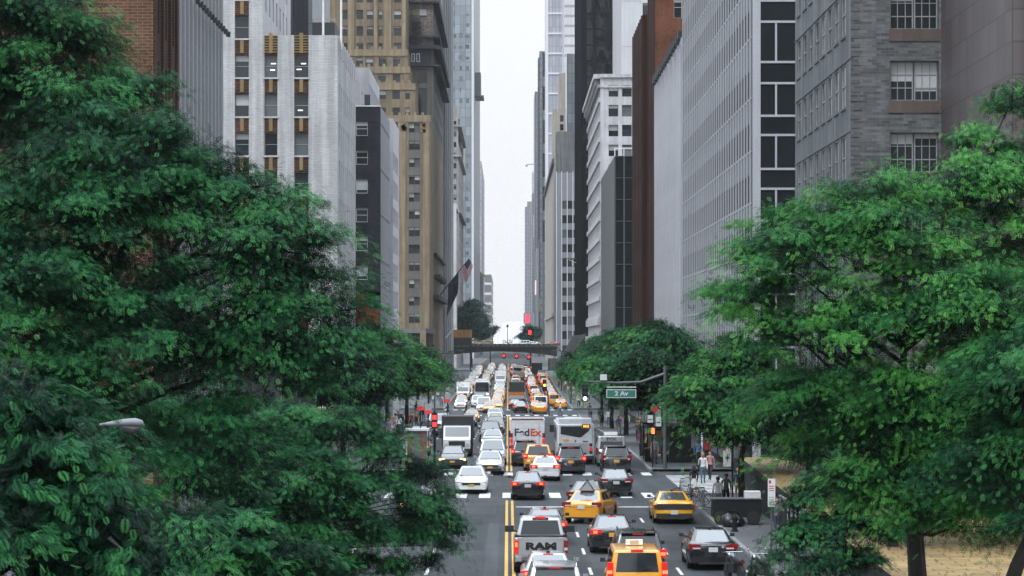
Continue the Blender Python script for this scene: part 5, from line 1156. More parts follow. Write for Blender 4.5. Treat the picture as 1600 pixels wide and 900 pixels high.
    for xs_ in ((-W*.60, W*.60),):
        zs_ = S['tl'][2]-.03; g.box(xs_[0], xs_[1], -h-.004, -h+.03, zs_-.012, zs_, C_trim)
        for x_ in xs_: g.box(x_-.007, x_+.007, -h+.0, -h+.05, zs_, zs_+.16, C_trim)
    g.build('rear_bumper', root)
    if kind == 'coupe':
        g = MB(); g.box(-W*.86, W*.86, -h-.024, -h+.05, .68, .94, C_trim); g.build('tail_panel', root)
    g = MB(); zp = (.78 if H < 1.6 else .80) if kind != 'coupe' else .55; g.box(-.17, .17, -h-.06 if kind == 'coupe' else -h-.03, -h+.02, zp-.09, zp+.08, C_plo if plate == 'o' else C_plate); g.build('licence_plate', root)
    g = MB(); g.box(-W*.55, W*.55, h-.06, h+.012, .48, .64, C_trim); g.box(-W*.80, W*.80, h-.05, h+.03, .26, .42, C_trim if col != 'white' else pm); g.box(-.16, .16, h+.02, h+.05, .42, .54, C_plo); g.build('grille', root)
    if brake:
        g = MB()
        if H > 1.6: g.box(-.2, .2, yrt-.04, yrt+.06, H-.075, H-.02, C_on)
        else: p = Vector(q[0]).lerp(Vector(t[0]), .9); g.box(-.17, .17, p.y-.03, p.y+.03, p.z-.02, p.z+.05, C_on)
        g.build('brake_light', root)
    for wy in S['wheels']:
        for s in (-1, 1): wheel(root, s*(W-.12), wy, S['wr_'])
    if taxi == 'light':
        g = MB(); g.box(-.28, .28, -.35, -.2, H, H+.17, plain('roof_sign', (.75, .75, .72), .4)); g.box(-.14, .14, -.36, -.351, H+.03, H+.14, plain('roof_sign_face', (.5, .42, .25), .5)); g.build('roof_light', root)
    if taxi == 'board':
        g = MB(); wht = plain('ad_board_pale', (.5, .52, .54), .4)
        g.poly([(-.32,-1.1,H),(.32,-1.1,H),(.32,.35,H),(-.32,.35,H)][::-1], C_trim)
        g.poly([(-.34,-1.1,H-.02),(-.34,.35,H-.02),(-.03,.30,H+.42),(-.03,-1.0,H+.42)][::-1], wht); g.poly([(.34,-1.1,H-.02),(.34,.35,H-.02),(.03,.30,H+.42),(.03,-1.0,H+.42)], wht)
        g.poly([(-.03,-1.0,H+.42),(.03,-1.0,H+.42),(.03,.3,H+.42),(-.03,.3,H+.42)], C_trim); g.poly([(-.34,-1.1,H-.02),(.34,-1.1,H-.02),(.03,-1,H+.42),(-.03,-1,H+.42)], plain('ad_board_end', (.22, .23, .24), .4)); g.poly([(-.34,.35,H-.02),(.34,.35,H-.02),(.03,.3,H+.42),(-.03,.3,H+.42)][::-1], C_trim); g.bar((-.36,-1.12,H),(-.03,-1.02,H+.43),.03,.03,C_trim); g.bar((.36,-1.12,H),(.03,-1.02,H+.43),.03,.03,C_trim)
        for y in (-.8, .1): g.box(-.35, -.05, y, y+.05, H+.0, H+.02, C_trim)
        g.build('ad_board', root)
    if extra == 'rack':
        for s in (-1, 1):
            g = MB(); g.tube([(s*wr*.92, yrt+.15, H-.03), (s*wr*.93, yrt+.3, H+.05), (s*wr*.95, yft-.2, H+.06), (s*wr*.94, yft-.05, H-.02)], .022, C_chr if col == 'silver' else C_trim, 6); g.build('roof_rail', root)
    if kind == 'suv' and col != 'taxi':
        g = MB(); g.box(-wr*.86, wr*.86, yrt-.16, yrt+.12, H-.03, H+.0, pm); g.build('spoiler', root)
    if kind in ('suv', 'minivan', 'van'):
        g = MB(); z_ = interp(.05, [(0, 0), (1, 1)]); p = Vector(q[0]).lerp(Vector(t[0]), .1)
        g.bar((-.05, yrb-.05, p.z+.02), (.42, yrb-.03, p.z+.14), .02, .02, C_trim); g.build('wiper', root)
    if kind in ('sedan', 'coupe'):
        g = MB(); g.box(-.06, .06, yrt+.06, yrt+.2, H-.02, H+.05, C_trim); g.build('antenna', root)
    return root
def text_mesh(s, size, mat, ext=.008, bold=.0, sx=1.0):
    c = bpy.data.curves.new('t', 'FONT'); c.body = s; c.size = size; c.extrude = ext; c.offset = bold; c.align_x = 'CENTER'; c.align_y = 'CENTER'
    o = bpy.data.objects.new('t', c); COL.objects.link(o); bpy.context.view_layer.update()
    me = bpy.data.meshes.new_from_object(o.evaluated_get(bpy.context.evaluated_depsgraph_get())); bpy.data.objects.remove(o); bpy.data.curves.remove(c)
    me.transform(Matrix.Diagonal((sx, 1, 1, 1))); me.materials.clear(); me.materials.append(mat); return me
def text_on(name, parent, s, loc, size, mat, rz=0, bold=0., sx=1.0):     # upright lettering that faces -y
    o = link(name, text_mesh(s, size, mat, .006, bold, sx), parent, loc); o.rotation_euler = (R(90), 0, rz); return o
def make_pickup():
    pm = PAINT['pickup']; root = empty('pickup_truck'); b = MB(); W = 1.0; h = 2.9
    ys = [-h, -h+.06, -2.2, -1.35, -.9, .5, 1.2, 1.5, 2.4, 2.75, 2.9]
    ra = .44; wl = (-1.75, 1.85); ys += [wy+ra*math.cos(a) for wy in wl for a in np.linspace(0, math.pi, 9)]; ys = sorted(set(round(y, 3) for y in ys)); rings = []
    for y in ys:
        zt = interp(y, [(-2.9,1.32),(-.9,1.33),(1.0,1.22),(2.3,1.18),(2.75,1.1),(2.9,.95)]); zb = .5
        for wy in wl:
            q = ra*ra-(y-wy)**2
            if q >= -1e-6: zb = max(zb, .4+math.sqrt(max(0, q)))
        wv = W*(.97 if abs(y) > 2.8 else 1.0); hh = zt-zb
        half = [(wv*.8, zb), (wv*.97, zb+.03), (wv, zb+hh*.45), (wv*.98, zt-.1), (wv*.96, zt-.01)]
        rings.append([(0,y,zb)]+[(x,y,z) for x, z in half]+([(0,y,zt+.02)])+[(-x,y,z) for x, z in half[::-1]])
    for r0, r1 in zip(rings[:-1], rings[1:]):
        for i in range(len(r0)):
            j = (i+1) % len(r0)
            if r0[0][1] < -1.0 and r0[0][1] > -2.84 and i in (5, 6): continue                     # open bed
            b.poly([r0[i], r0[j], r1[j], r1[i]], pm)
    b.poly(rings[0], pm); b.poly(rings[-1][::-1], pm)
    b.box(-.9, .9, -2.83, -.95, .85, .9, C_trim); b.poly([(-.93,-.95,.9),(.93,-.95,.9),(.93,-.95,1.3),(-.93,-.95,1.3)], C_trim); b.poly([(.93,-2.83,.9),(-.93,-2.83,.9),(-.93,-2.83,1.3),(.93,-2.83,1.3)], C_trim)
    b.build('body', root, None, 42)
    c = MB(); q = [(-.90,-.9,1.25),(.90,-.9,1.25),(.90,1.75,1.2),(-.90,1.75,1.2)]; t = [(-.74,-.72,1.93),(.74,-.72,1.93),(.74,.8,1.93),(-.74,.8,1.93)]
    for i in range(4): j = (i+1) % 4; c.poly([q[i], q[j], t[j], t[i]], pm)
    c.poly(t, pm); cm = c.mesh('cab', None, True); bm = bmesh.new(); bm.from_mesh(cm); bmesh.ops.bevel(bm, geom=[e for e in bm.edges if max(v.co.z for v in e.verts) > 1.9], offset=.09, segments=3, profile=.6, affect='EDGES'); bm.to_mesh(cm); bm.free(); cm.shade_smooth(); cm.set_sharp_from_angle(angle=R(42)); link('cab', cm, root)
    g = MB(); panel_on(g, [q[0], q[1], t[1], t[0]], C_gl, (.08, .92, .1, .86)); g.build('rear_window', root)
    g = MB(); panel_on(g, [q[0], q[1], t[1], t[0]], C_glr, (.38, .64, .12, .84), .028, None, 2, .0); g.build('sliding_pane', root)
    g = MB(); panel_on(g, [q[2], q[3], t[3], t[2]], C_glr, (.08, .92, .06, .9)); g.build('windshield', root)
    g = MB(); panel_on(g, [q[1], q[2], t[2], t[1]], C_gl, (0, 1, .12, .84), .01, [(.06, .34), (.38, .72)], 2, 0); g.build('side_window', root)
    g = MB(); panel_on(g, [q[3], q[0], t[0], t[3]], C_gl, (0, 1, .12, .84), .01, [(.28, .62), (.66, .94)], 2, 0); g.build('side_window', root)
    g = MB(); g.box(-.2, .2, -.76, -.66, 1.90, 1.98, C_on); g.box(-.3, .3, -.75, -.6, 1.86, 1.93, C_trim); g.build('brake_light', root)
    g = MB(); g.box(-.80, .80, -h-.045, -h-.002, .74, 1.29, pm); g.box(-.84, .84, -h-.06, -h+.08, 1.29, 1.36, pm); tg = g.build('tailgate', root)
    text_on('lettering', tg, 'RAM', (0, -h-.05, 1.04), .34, plain('badge_black', (.012, .012, .013), .4), bold=.022, sx=1.62)
    g = MB(); g.box(-.05, .18, -h-.075, -h-.046, .93, .95, C_trim); g.build('badge', tg)
    for s in (-1, 1):
        g = MB(); a, c_ = sorted((s*.82, s*.985)); g.box(a, c_, -h-.03, -h+.2, .78, 1.26, C_on if s < 0 else C_off); g.box(a+.04, c_-.04, -h-.034, -h-.03, 1.02, 1.18, C_core if s < 0 else C_off); g.box(a+.02, c_-.02, -h-.035, -h-.03, .9, 1.0, C_plate if s > 0 else C_on); g.build('taillight', root)
        g = MB(); a, c_ = sorted((s*.98, s*1.32)); g.box(a, c_, .95, 1.08, 1.28, 1.52, C_trim); g.bar((s*.88, 1.02, 1.3), (s*1.1, 1.02, 1.36), .06, .06, C_trim); g.build('wing_mirror', root)
        g = MB(); a, c_ = sorted((s*.6, s*.95)); g.box(a, c_, 2.72, 2.87, .88, 1.06, C_hl); g.build('headlight', root)
        g = MB(); g.box(s*.62-.1, s*.62+.1, -2.6, 2.4, .38, .5, C_trim); g.build('frame_rail', root)
        for wy in wl: wheel(root, s*.86, wy, .40, .27)
    g = MB(); g.box(-.96, .96, -h-.16, -h+.05, .50, .68, C_chr); g.box(-.2, .2, -h-.17, -h-.158, .53, .66, C_plate); g.build('rear_bumper', root)
    return root
def make_boxtruck(box_m, cab_m, w=2.4, hbox=3.0, L_=6.5, logo=None, bonnet=False, zb=.75):
    root = empty('box_truck'); W = w/2; yb0, yb1 = -L_/2, L_/2-1.9
    b = MB(); b.box(-W, W, yb0, yb1, zb, hbox, box_m); 
    for x in (-W-.02, W-.06):
        for z in (zb, hbox-.08): b.box(x, x+.08, yb0-.03, yb1+.01, z, z+.09, C_trim if logo != 'parcel' else box_m)
    b.build('cargo_box', root)
    g = MB(); wc = W*.86; y0, y1 = yb1+.06, L_/2
    pts = [(y0, .55), (y1, .55), (y1, 1.25), (y1-.55 if bonnet else y1-.12, 1.4), (y1-.95 if bonnet else y1-.42, 2.2), (y0, 2.25)]
    for s in (-1, 1): g.poly([(s*wc, y, z) for y, z in pts][::-s], cab_m)
    for i in range(len(pts)):
        (ya, za), (yb, zb_) = pts[i], pts[(i+1) % len(pts)]; g.poly([(-wc, ya, za), (-wc, yb, zb_), (wc, yb, zb_), (wc, ya, za)], cab_m)
    g.build('cab', root, None, 30, True)
    g = MB(); a, c = pts[3], pts[4]; panel_on(g, [(wc, a[0], a[1]), (-wc, a[0], a[1]), (-wc, c[0], c[1]), (wc, c[0], c[1])], C_glr, (.06, .94, .08, .92)); g.build('windshield', root)
    g = MB()
    for s in (-1, 1): g.box(s*wc-.012 if s > 0 else s*wc-.012, s*wc+.012, y0+.25, y1-1.0 if bonnet else y1-.55, 1.45, 2.05, C_gl)
    g.build('side_window', root)
    g = MB(); g.box(-wc*.6, wc*.6, y1+.003, y1+.04, .72, 1.15, C_trim); g.box(-wc, wc, y1-.1, y1+.07, .42, .6, C_trim); g.build('grille', root)
    for s in (-1, 1):
        g = MB(); a, c = sorted((s*wc*.66, s*wc*.94)); g.box(a, c, y1-.05, y1+.05, .75, 1.0, C_hl); g.build('headlight', root)
        g = MB(); g.box(s*(wc+.22)-.09, s*(wc+.22)+.09, y1-.75, y1-.65, 1.35, 1.85, C_trim); g.bar((s*wc, y1-.7, 1.7), (s*(wc+.2), y1-.7, 1.7), .04, .04, C_trim); g.build('wing_mirror', root)
        for wy in (yb0+1.2, L_/2-1.25): wheel(root, s*(W-.2), wy, .42, .28)
    g = MB(); g.box(-W*.8, W*.8, yb0+.1, y1-.3, .42, zb-.005, C_trim); g.box(-W*.95, W*.95, yb0-.12, yb0+.1, .38, .55, C_trim); g.build('chassis', root)
    return root, W, yb0, hbox, zb
def make_parcel_truck():
    wm = plain('truck_white', (.66, .66, .67), .4); root, W, y, hb, zb = make_boxtruck(wm, wm, 2.42, 2.85, 7.0, 'parcel')
    pu = plain('lettering_violet', (.035, .022, .10), .5); orr = plain('lettering_red', (.62, .06, .02), .5); gy = plain('seam_grey', (.3, .3, .31), .6)
    g = MB(); g.box(-.82, .82, y-.02, y-.004, 1.0, 2.62, wm); 
    for a in ((-.84, -.82, 1.0, 2.64), (.82, .84, 1.0, 2.64), (-.84, .84, 2.62, 2.64)): g.box(a[0], a[1], y-.024, y-.003, a[2], a[3], gy)
    dr = g.build('rear_door', root)
    text_on('lettering', dr, 'Fed', (-.40, y-.03, 1.93), .72, pu, bold=.02, sx=1.06); text_on('lettering', dr, 'Ex', (.56, y-.03, 1.93), .72, orr, bold=.02, sx=1.06)
    g = MB(); g.box(-1.15, 1.15, y-.03, y+.2, 2.855, 2.95, plain('marker_brown', (.25, .10, .06), .5)); 
    for x in (-1.0, -.3, 0, .3, 1.0): g.box(x-.07, x+.07, y-.045, y-.031, 2.87, 2.93, C_off)
    g.build('marker_bar', root)
    for s in (-1, 1):
        for z in (.95, 1.35, 1.75): g = MB(); a, c = sorted((s*1.24, s*1.05)); g.box(a, c, y-.05, y+.02, z-.15, z+.15, C_on if z < 1.6 else C_off); g.build('taillight', root)
    g = MB(); g.box(-1.1, 1.1, y-.2, y-.01, .5, .62, C_trim); g.build('rear_bumper', root); root.name = 'delivery_truck'
    return root
def make_bus():
    wm = plain('bus_white', (.50, .51, .53), .35); bk = plain('bus_black', (.015, .017, .019), .2); root = empty('bus'); W = 1.28; y0, y1 = -6.0, 6.0
    b = MB(); b.box(-W, W, y0, y1, .38, 2.85, wm); me = b.mesh('body', None, True); bm = bmesh.new(); bm.from_mesh(me); bmesh.ops.bevel(bm, geom=[e for e in bm.edges if (e.verts[0].co-e.verts[1].co).length > 2 and e.verts[0].co.z > 1 or abs(e.verts[0].co.z-e.verts[1].co.z) > 1], offset=.14, segments=3, affect='EDGES'); bm.to_mesh(me); bm.free(); me.shade_smooth(); me.set_sharp_from_angle(angle=R(40)); link('body', me, root)
    g = MB(); g.box(-W*.86, W*.86, y0+.15, y0+3.2, 2.853, 3.12, wm); g.box(-.6, .6, y0+4, y0+7, 2.853, 3.05, wm); g.build('roof_unit', root)
    g = MB(); g.poly([(-1.02,y0-.015,2.62),(-1.02,y0-.015,2.08),(.28,y0-.015,1.86),(.42,y0-.015,1.90),(.95,y0-.015,2.34),(.95,y0-.015,2.44),(.42,y0-.015,2.46),(.42,y0-.015,2.62)], bk); g.build('rear_window', root)
    g = MB(); g.box(.44, 1.02, y0-.03, y0-.004, 2.47, 2.76, bk); sg = g.build('route_sign', root)
    text_on('lettering', sg, 'M42', (.73, y0-.035, 2.615), .23, plain('led_orange', (.8, .3, .05), .5, emit=(1, .33, .03), es=2.6, var=0), bold=.006)
    for s in (-1, 1):
        for z, m in ((1.35, C_trim), (1.08, C_on), (.84, C_trim)): g = MB(); g.lathe([(.11, y0-.03), (.11, y0+.02)], m, 12, (s*1.05, 0, z), 'y'); g.build('taillight', root)
        g = MB(); g.box(s*W-.012, s*W+.012, y0+.5, y1-.6, 1.5, 2.5, bk); g.build('side_window', root)
        for wy in (-3.2, 3.6): wheel(root, s*(W-.16), wy, .48, .28)
        g = MB(); a, c = sorted((s*(W), s*(W+.3))); g.box(a, c, y1-.1, y1, 1.8, 2.3, C_trim); g.build('wing_mirror', root)
    g = MB(); g.box(-W*.8, W*.8, y0-.012, y0-.003, .75, 1.5, plain('bus_grille', (.36, .37, .38), .5))
    for k in range(8): g.box(-W*.7, W*.7, y0-.02, y0-.011, .8+.08*k, .83+.08*k, plain('seam_grey', (.3, .3, .31), .6))
    g.build('engine_door', root)
    g = MB(); g.box(-.85, -.45, y0-.02, y0-.003, 1.62, 1.74, C_plo); g.box(.5, .85, y0-.02, y0-.003, 1.55, 1.62, C_trim); g.box(-.05, .05, y0-.02, y0-.003, 1.56, 1.66, C_trim); g.build('badge', root)
    g = MB(); g.box(-W*.99, W*.99, y0-.1, y0-.002, .36, .6, C_trim); g.build('rear_bumper', root)
    g = MB(); g.box(-W*.9, W*.9, y1+.003, y1+.02, 1.2, 2.5, C_gl); g.build('windshield', root)
    g = MB(); g.box(-W*.8, W*.8, y1+.004, y1+.024, 2.52, 2.76, bk); g.build('destination_board', root)
    for s in (-1, 1): g = MB(); g.box(s*.9-.16, s*.9+.16, y1+.002, y1+.03, .7, .9, C_hon); g.build('headlight', root)
    return root
def make_moto():
    root = empty('motorcycle'); bk = C_trim; g = MB()
    g.tube([(0,-.75,.62),(0,-.45,.72),(0,-.1,.74),(0,.2,.86),(0,.45,.82)], [.05,.12,.13,.15,.06], PAINT['black'], 8); g.box(-.13, .13, -.25, .3, .3, .62, C_hub); g.build('body', root, None, 45)
    g = MB(); g.tube([(0,-.85,.74),(0,-.5,.78),(0,-.1,.80)], [.09,.15,.12], C_seat, 8); g.build('seat', root, None, 45)
    for y in (-.7, .72):
        b = MB(); b.lathe([(.2, -.06), (.27, -.07), (.31, -.03), (.31, .03), (.27, .07), (.2, .06)], C_tyre, 18, axis='x'); t = b.build('wheel', root, (0, y, .31), 40)
        b = MB(); b.lathe([(.2, -.02), (.2, .02), (.05, .05), (.05, -.05)], C_rim, 14, axis='x'); b.build('rim', t)
    g = MB()
    for s in (-1, 1): g.bar((s*.09, .72, .31), (s*.1, .45, .95), .04, .04, C_chr)
    g.build('fork', root); g = MB(); g.tube([(-.38,.2,1.02),(-.2,.4,1.0),(.2,.4,1.0),(.38,.2,1.02)], .018, C_chr, 6); g.build('handlebar', root)
    g = MB(); g.lathe([(.05,.42),(.1,.5),(.1,.58)], C_chr, 12, (0,0,.86), 'y'); g.build('headlight', root)
    for s in (-1, 1): g = MB(); g.lathe([(.01, 0), (.05, .01), (.05, .02)], C_chr, 10, (s*.34, .3, 1.16), 'y'); g.bar((s*.3, .28, 1.03), (s*.34, .31, 1.14), .015, .015, C_trim); g.build('mirror', root)
    g = MB(); g.tube([(.14,.2,.35),(.16,-.3,.33),(.17,-.85,.42)], [.03,.04,.05], C_chr, 8); g.build('exhaust', root); g = MB(); g.box(-.05, .05, -.93, -.88, .68, .76, C_off); g.build('taillight', root)
    return root

PROTO = {}
def spawn(key, fn, x, d, rz=0., label=None, cat='car', group=None, skip=(), name=None):
    if key not in PROTO: PROTO[key] = [fn(), False]; index_kids()
    p = PROTO[key]
    if not p[1] and not skip: o = p[0]; p[1] = True
    else: o = copy_tree(p[0], None, skip)
    sl_ = (zr(d+2)-zr(d-2))/4
    o.location = (x, d, zr(d)+.006); o.rotation_euler = (math.atan(sl_)*(1 if abs(rz) < 1.6 else -1), 0, rz)
    for k in ('label', 'category', 'group'):
        if k in o: del o[k]
    tag(o, label, cat, group); return o
def car(kind, col, x, d, rz=0., label=None, cat='car', group=None, skip=(), **kw):
    key = (kind, col, tuple(sorted(kw.items()))); return spawn(key, lambda: make_car(kind, col, **kw), x, d, rz, label, cat, group, skip)
PI = math.pi
GR, GL = 'vehicles driving away from the camera', 'oncoming vehicles facing the camera'
# --- driving away, nearest first (x, centre distance)
car('suv', 'silver', 1.42, 79.5, 0, 'silver SUV with bright roof rails cut off by the bottom edge, beside the yellow line', 'car', GR, extra='rack')
car('sedan', 'silver', 1.34, 86.6, 0, 'silver sedan squeezed between the pickup truck and the silver SUV', 'car', GR, brake=True)
spawn('pickup', make_pickup, 1.2, 96.2, 0, 'silver pickup truck with RAM in black letters on its tailgate', 'pickup truck', GR)
car('sedan', 'black', 1.55, 109, 0, 'black sedan directly in front of the silver pickup truck', 'car', GR, brake=True, plate='w')
car('sedan', 'black', 1.05, 139, 0, 'black sedan with lit brake lamps halfway over the near crosswalk, next to the yellow line', 'car', GR, brake=True, plate='w')
car('sedan', 'white', 2.25, 157.4, 0, 'white sedan with amber-red tail lamps in the middle of the crossing', 'car', GR, brake=True)
car('suv', 'taxi', 1.95, 168.6, 0, 'yellow taxi SUV half hidden behind the white sedan', 'taxi', GR, brake=True, taxi='none')
car('suv', 'dark', 1.15, 175.4, 0, 'dark SUV tucked right behind the white delivery truck', 'car', GR, brake=True)
spawn('parcel', make_parcel_truck, 1.38, 186, 0, 'white delivery truck with FedEx in violet and red letters on its rear door', 'truck', GR)
spawn('bus', make_bus, 4.62, 181.6, 0, 'white and grey city bus with an orange route number in its slanted black rear window', 'bus', GR)
car('suv', 'black', 3.98, 165.2, 0, 'black SUV with lit tail lamps and a yellow plate, right behind the city bus', 'car', GR, brake=True, plate='o', extra='rack')
van = car('van', 'silver', 6.95, 174.5, 0, 'pale grey van with PIX lettered across the top of its rear', 'van', GR, brake=False)
text_on('lettering', van, 'PIX', (0, -2.535, 1.875), .30, plain('lettering_dark', (.05, .05, .055), .5), bold=.008, sx=1.5)
g = MB(); g.box(-.74, .74, -2.525, -2.40, 1.72, 2.03, PAINT['silver']); g.build('header_panel', van); g = MB(); g.box(-.45, .45, -1.2, -.6, 2.1, 2.3, plain('roof_sign', (.75, .75, .72), .4)); g.build('roof_vent', van)
car('suv', 'black', 6.95, 166.2, 0, 'black SUV close behind the pale grey van at the far side of the crossing', 'car', GR, brake=False, plate='o')
car('sedan', 'black', 5.9, 142, 0, 'black limousine-like sedan with a chrome bumper line, on the near crosswalk right of centre', 'car', GR, brake=False, plate='w')
car('sedan', 'dark', 4.1, 130.0, R(-7), 'dark sedan at the stop line, ahead of the yellow taxi with the roof board', 'car', GR, brake=False, plate='w')
car('taxi', 'taxi', 3.95, 121.6, R(-13), 'yellow taxi with a tent shaped advertising board on its roof, angled across the lane', 'taxi', GR, brake=False, taxi='board')
car('sedan', 'black', 4.2, 104.8, 0, 'black sedan behind the yellow taxi with the roof board, one tail lamp showing', 'car', GR, brake=True, plate='o')
car('suv', 'black', 4.62, 92.8, 0, 'black SUV with roof rails directly in front of the yellow taxi van', 'car', GR, brake=True, plate='w', extra='rack')
car('minivan', 'taxi', 4.15, 84.6, 0, 'boxy yellow taxi van cut off by the bottom edge', 'taxi', GR, brake=True, taxi='light', plate='o')
car('coupe', 'yellow', 7.72, 121.4, 0, 'yellow muscle coupe with a full width black tail panel, in the kerb lane', 'car', GR, brake=False)
car('sedan', 'black', 7.62, 97.5, 0, 'black sedan parked at the right kerb under the trees', 'car', 'vehicles parked at the right kerb', brake=False)
spawn('moto', make_moto, 8.05, 91.0, R(14), 'black motorcycle with chrome handlebars parked behind the black sedan at the kerb', 'motorcycle', 'motorcycles parked at the right kerb')
spawn('moto', make_moto, 8.9, 90.2, R(20), 'second black motorcycle, closer to the kerb than the other', 'motorcycle', 'motorcycles parked at the right kerb')
# --- oncoming, nearest first
car('sedan', 'black', -4.3, 125.5, PI, 'black car with glowing amber headlamps under the spreading tree', 'car', GL, brake=False, lit=2)
car('sedan', 'white', -2.05, 144.5, PI, 'white sedan nosing over the near crosswalk beside the tree branch tips', 'car', GL, brake=False)
car('sedan', 'silver', -1.15, 164.4, PI, 'silver sedan entering the crossing next to the yellow line', 'car', GL, brake=False)
car('suv', 'silver', -1.05, 176.5, PI, 'silver SUV right behind the silver sedan in the inner oncoming lane', 'car', GL, brake=False)
car('sedan', 'black', -3.7, 172, PI, 'black car with yellow headlamps to the left of the silver sedan, at the leaf edge', 'car', GL, brake=False, lit=2)
car('sedan', 'white', -6.6, 178.5, PI, 'white car at the kerb showing just above the leaves, left of the black box truck', 'car', GL, brake=False)
spawn('blacktruck', lambda: make_boxtruck(plain('cargo_black', (.02, .022, .024), .5), PAINT['white'], 2.3, 2.9, 6.0, None, True)[0], -3.75, 190, PI, 'white nosed truck with a tall black cargo box, on the left beyond the crossing', 'truck', GL)
car('taxi', 'taxi', -6.7, 190, PI, 'yellow taxi left of the black box truck, at the kerb', 'taxi', GL, brake=False, lit=0, taxi='light')
FAR_SKIP = ('licence_plate', 'wing_mirror', 'rim', 'wiper', 'antenna', 'brake_light', 'rear_bumper', 'roof_rail', 'badge', 'spoiler')
ORDW = ['first', 'second', 'third', 'fourth', 'fifth', 'sixth', 'seventh', 'eighth', 'ninth', 'tenth', 'eleventh', 'twelfth', 'thirteenth', 'fourteenth', 'fifteenth', 'sixteenth', 'seventeenth', 'eighteenth', 'nineteenth', 'twentieth', 'twenty-first', 'twenty-second', 'twenty-third', 'twenty-fourth', 'twenty-fifth', 'twenty-sixth', 'twenty-seventh', 'twenty-eighth', 'twenty-ninth', 'thirtieth']
r = random.Random(77)
CNAME = {'white': 'white', 'silver': 'silver', 'black': 'black', 'taxi': 'yellow', 'dark': 'charcoal', 'grey': 'grey', 'red': 'dark red', 'beige': 'beige', 'blue': 'navy'}
COUNT = {}
def far(kind, col, x, d, away, lane, lit=0, brake=True):
    kn = {'taxi': 'taxi', 'sedan': 'sedan', 'suv': 'SUV', 'minivan': 'minivan', 'van': 'van'}[kind]
    cn = CNAME[col]; base = '%s %s' % (cn, kn) if kind != 'taxi' else 'yellow taxi'
    k = (base, lane); COUNT[k] = COUNT.get(k, -1)+1
    lab = '%s %s in the %s beyond the first crossing' % (ORDW[COUNT[k]], base, lane)
    kw = dict(brake=(brake if away else False), lit=lit)
    if kind == 'taxi' or col == 'taxi': kw['taxi'] = 'light'
    car(kind, col, x, d, 0 if away else PI, lab, 'taxi' if 'taxi' in base or col == 'taxi' else 'car', GR if away else GL, FAR_SKIP if d > 300 else (), **kw)
def trucky(key, fn, x, d, away, lab, cat='truck'): spawn(key, fn, x, d, 0 if away else PI, lab, cat, GR if away else GL)
IN, MID, KERB = 'inner oncoming lane', 'middle oncoming lane', 'oncoming kerb lane'
AIN, AMID, AKERB = 'inner outbound lane', 'middle outbound lane', 'outbound kerb lane'
for i, d in enumerate((205, 220, 229.5, 243, 252, 268, 278, 294, 306, 324)):
    far(('sedan', 'suv', 'sedan', 'suv', 'sedan')[i % 5], ('silver', 'black', 'white', 'grey', 'silver', 'taxi', 'white', 'dark')[i % 8], -1.4+r.uniform(-.35, .3), d, False, IN, 1 if i in (0, 4) else 0)
for d, k, c, l in ((226, 'suv', 'white', 1), (252, 'sedan', 'silver', 1), (259, 'taxi', 'taxi', 2), (286, 'sedan', 'black', 0), (312, 'taxi', 'taxi', 2)): far(k, c, -4.4, d, False, MID, l)
for d, k, c, l in ((214, 'sedan', 'silver', 0), (238, 'sedan', 'black', 0), (266, 'suv', 'white', 0), (292, 'sedan', 'grey', 0)): far(k, c, -7.4, d, False, KERB, l)
trucky('whitevan', lambda: make_car('van', 'white', False, 1), -3.4, 357, False, 'white van standing in the second crossing on the oncoming side', 'van')
far('taxi', 'taxi', -1.6, 366, False, IN, 0); far('taxi', 'taxi', -2.6, 352, False, MID, 0)
far('sedan', 'white', -6.9, 374, False, KERB, 1); far('taxi', 'taxi', -7.2, 396, False, KERB, 1); far('suv', 'white', -4.6, 384, False, MID, 0)
trucky('whitetruck', lambda: make_boxtruck(PAINT['white'], PAINT['white'], 2.3, 3.0, 6.5)[0], -7.4, 424, False, 'white box truck in the oncoming kerb lane, beyond the second crossing')
trucky('whitebus', make_bus, -4.4, 436, False, 'white bus in the middle oncoming lane with a broad dark windscreen, beyond the second crossing', 'bus')
trucky('whitetruck', None, -1.5, 505, False, 'white box truck in the inner oncoming lane, halfway between the second crossing and the viaduct')
fixed = [d for d in (424, 436, 505)]
def fill(x, lane, away, d0, d1, busy, cols):
    d = d0
    while d < d1:
        if not any(abs(d-q) < 9 for q in busy):
            c = r.choice(cols); k = r.choice(('sedan', 'sedan', 'suv', 'taxi' if c == 'taxi' else 'sedan'))
            if c == 'taxi': k = r.choice(('taxi', 'taxi', 'minivan'))
            far(k, c, x+r.uniform(-.25, .25), d, away, lane, r.choice((0, 0, 0, 1, 2)) if not away else 0, r.random() < .75)
        d += r.uniform(7.4, 12.5)
fill(-1.5, IN, False, 380, 735, (505, 517), ('white', 'silver', 'white', 'silver', 'taxi', 'black'))
fill(-4.5, MID, False, 398, 735, (436, 446, 426), ('white', 'silver', 'taxi', 'taxi', 'black', 'dark'))
fill(-7.4, KERB, False, 408, 700, (424, 412, 434), ('taxi', 'white', 'silver', 'grey'))
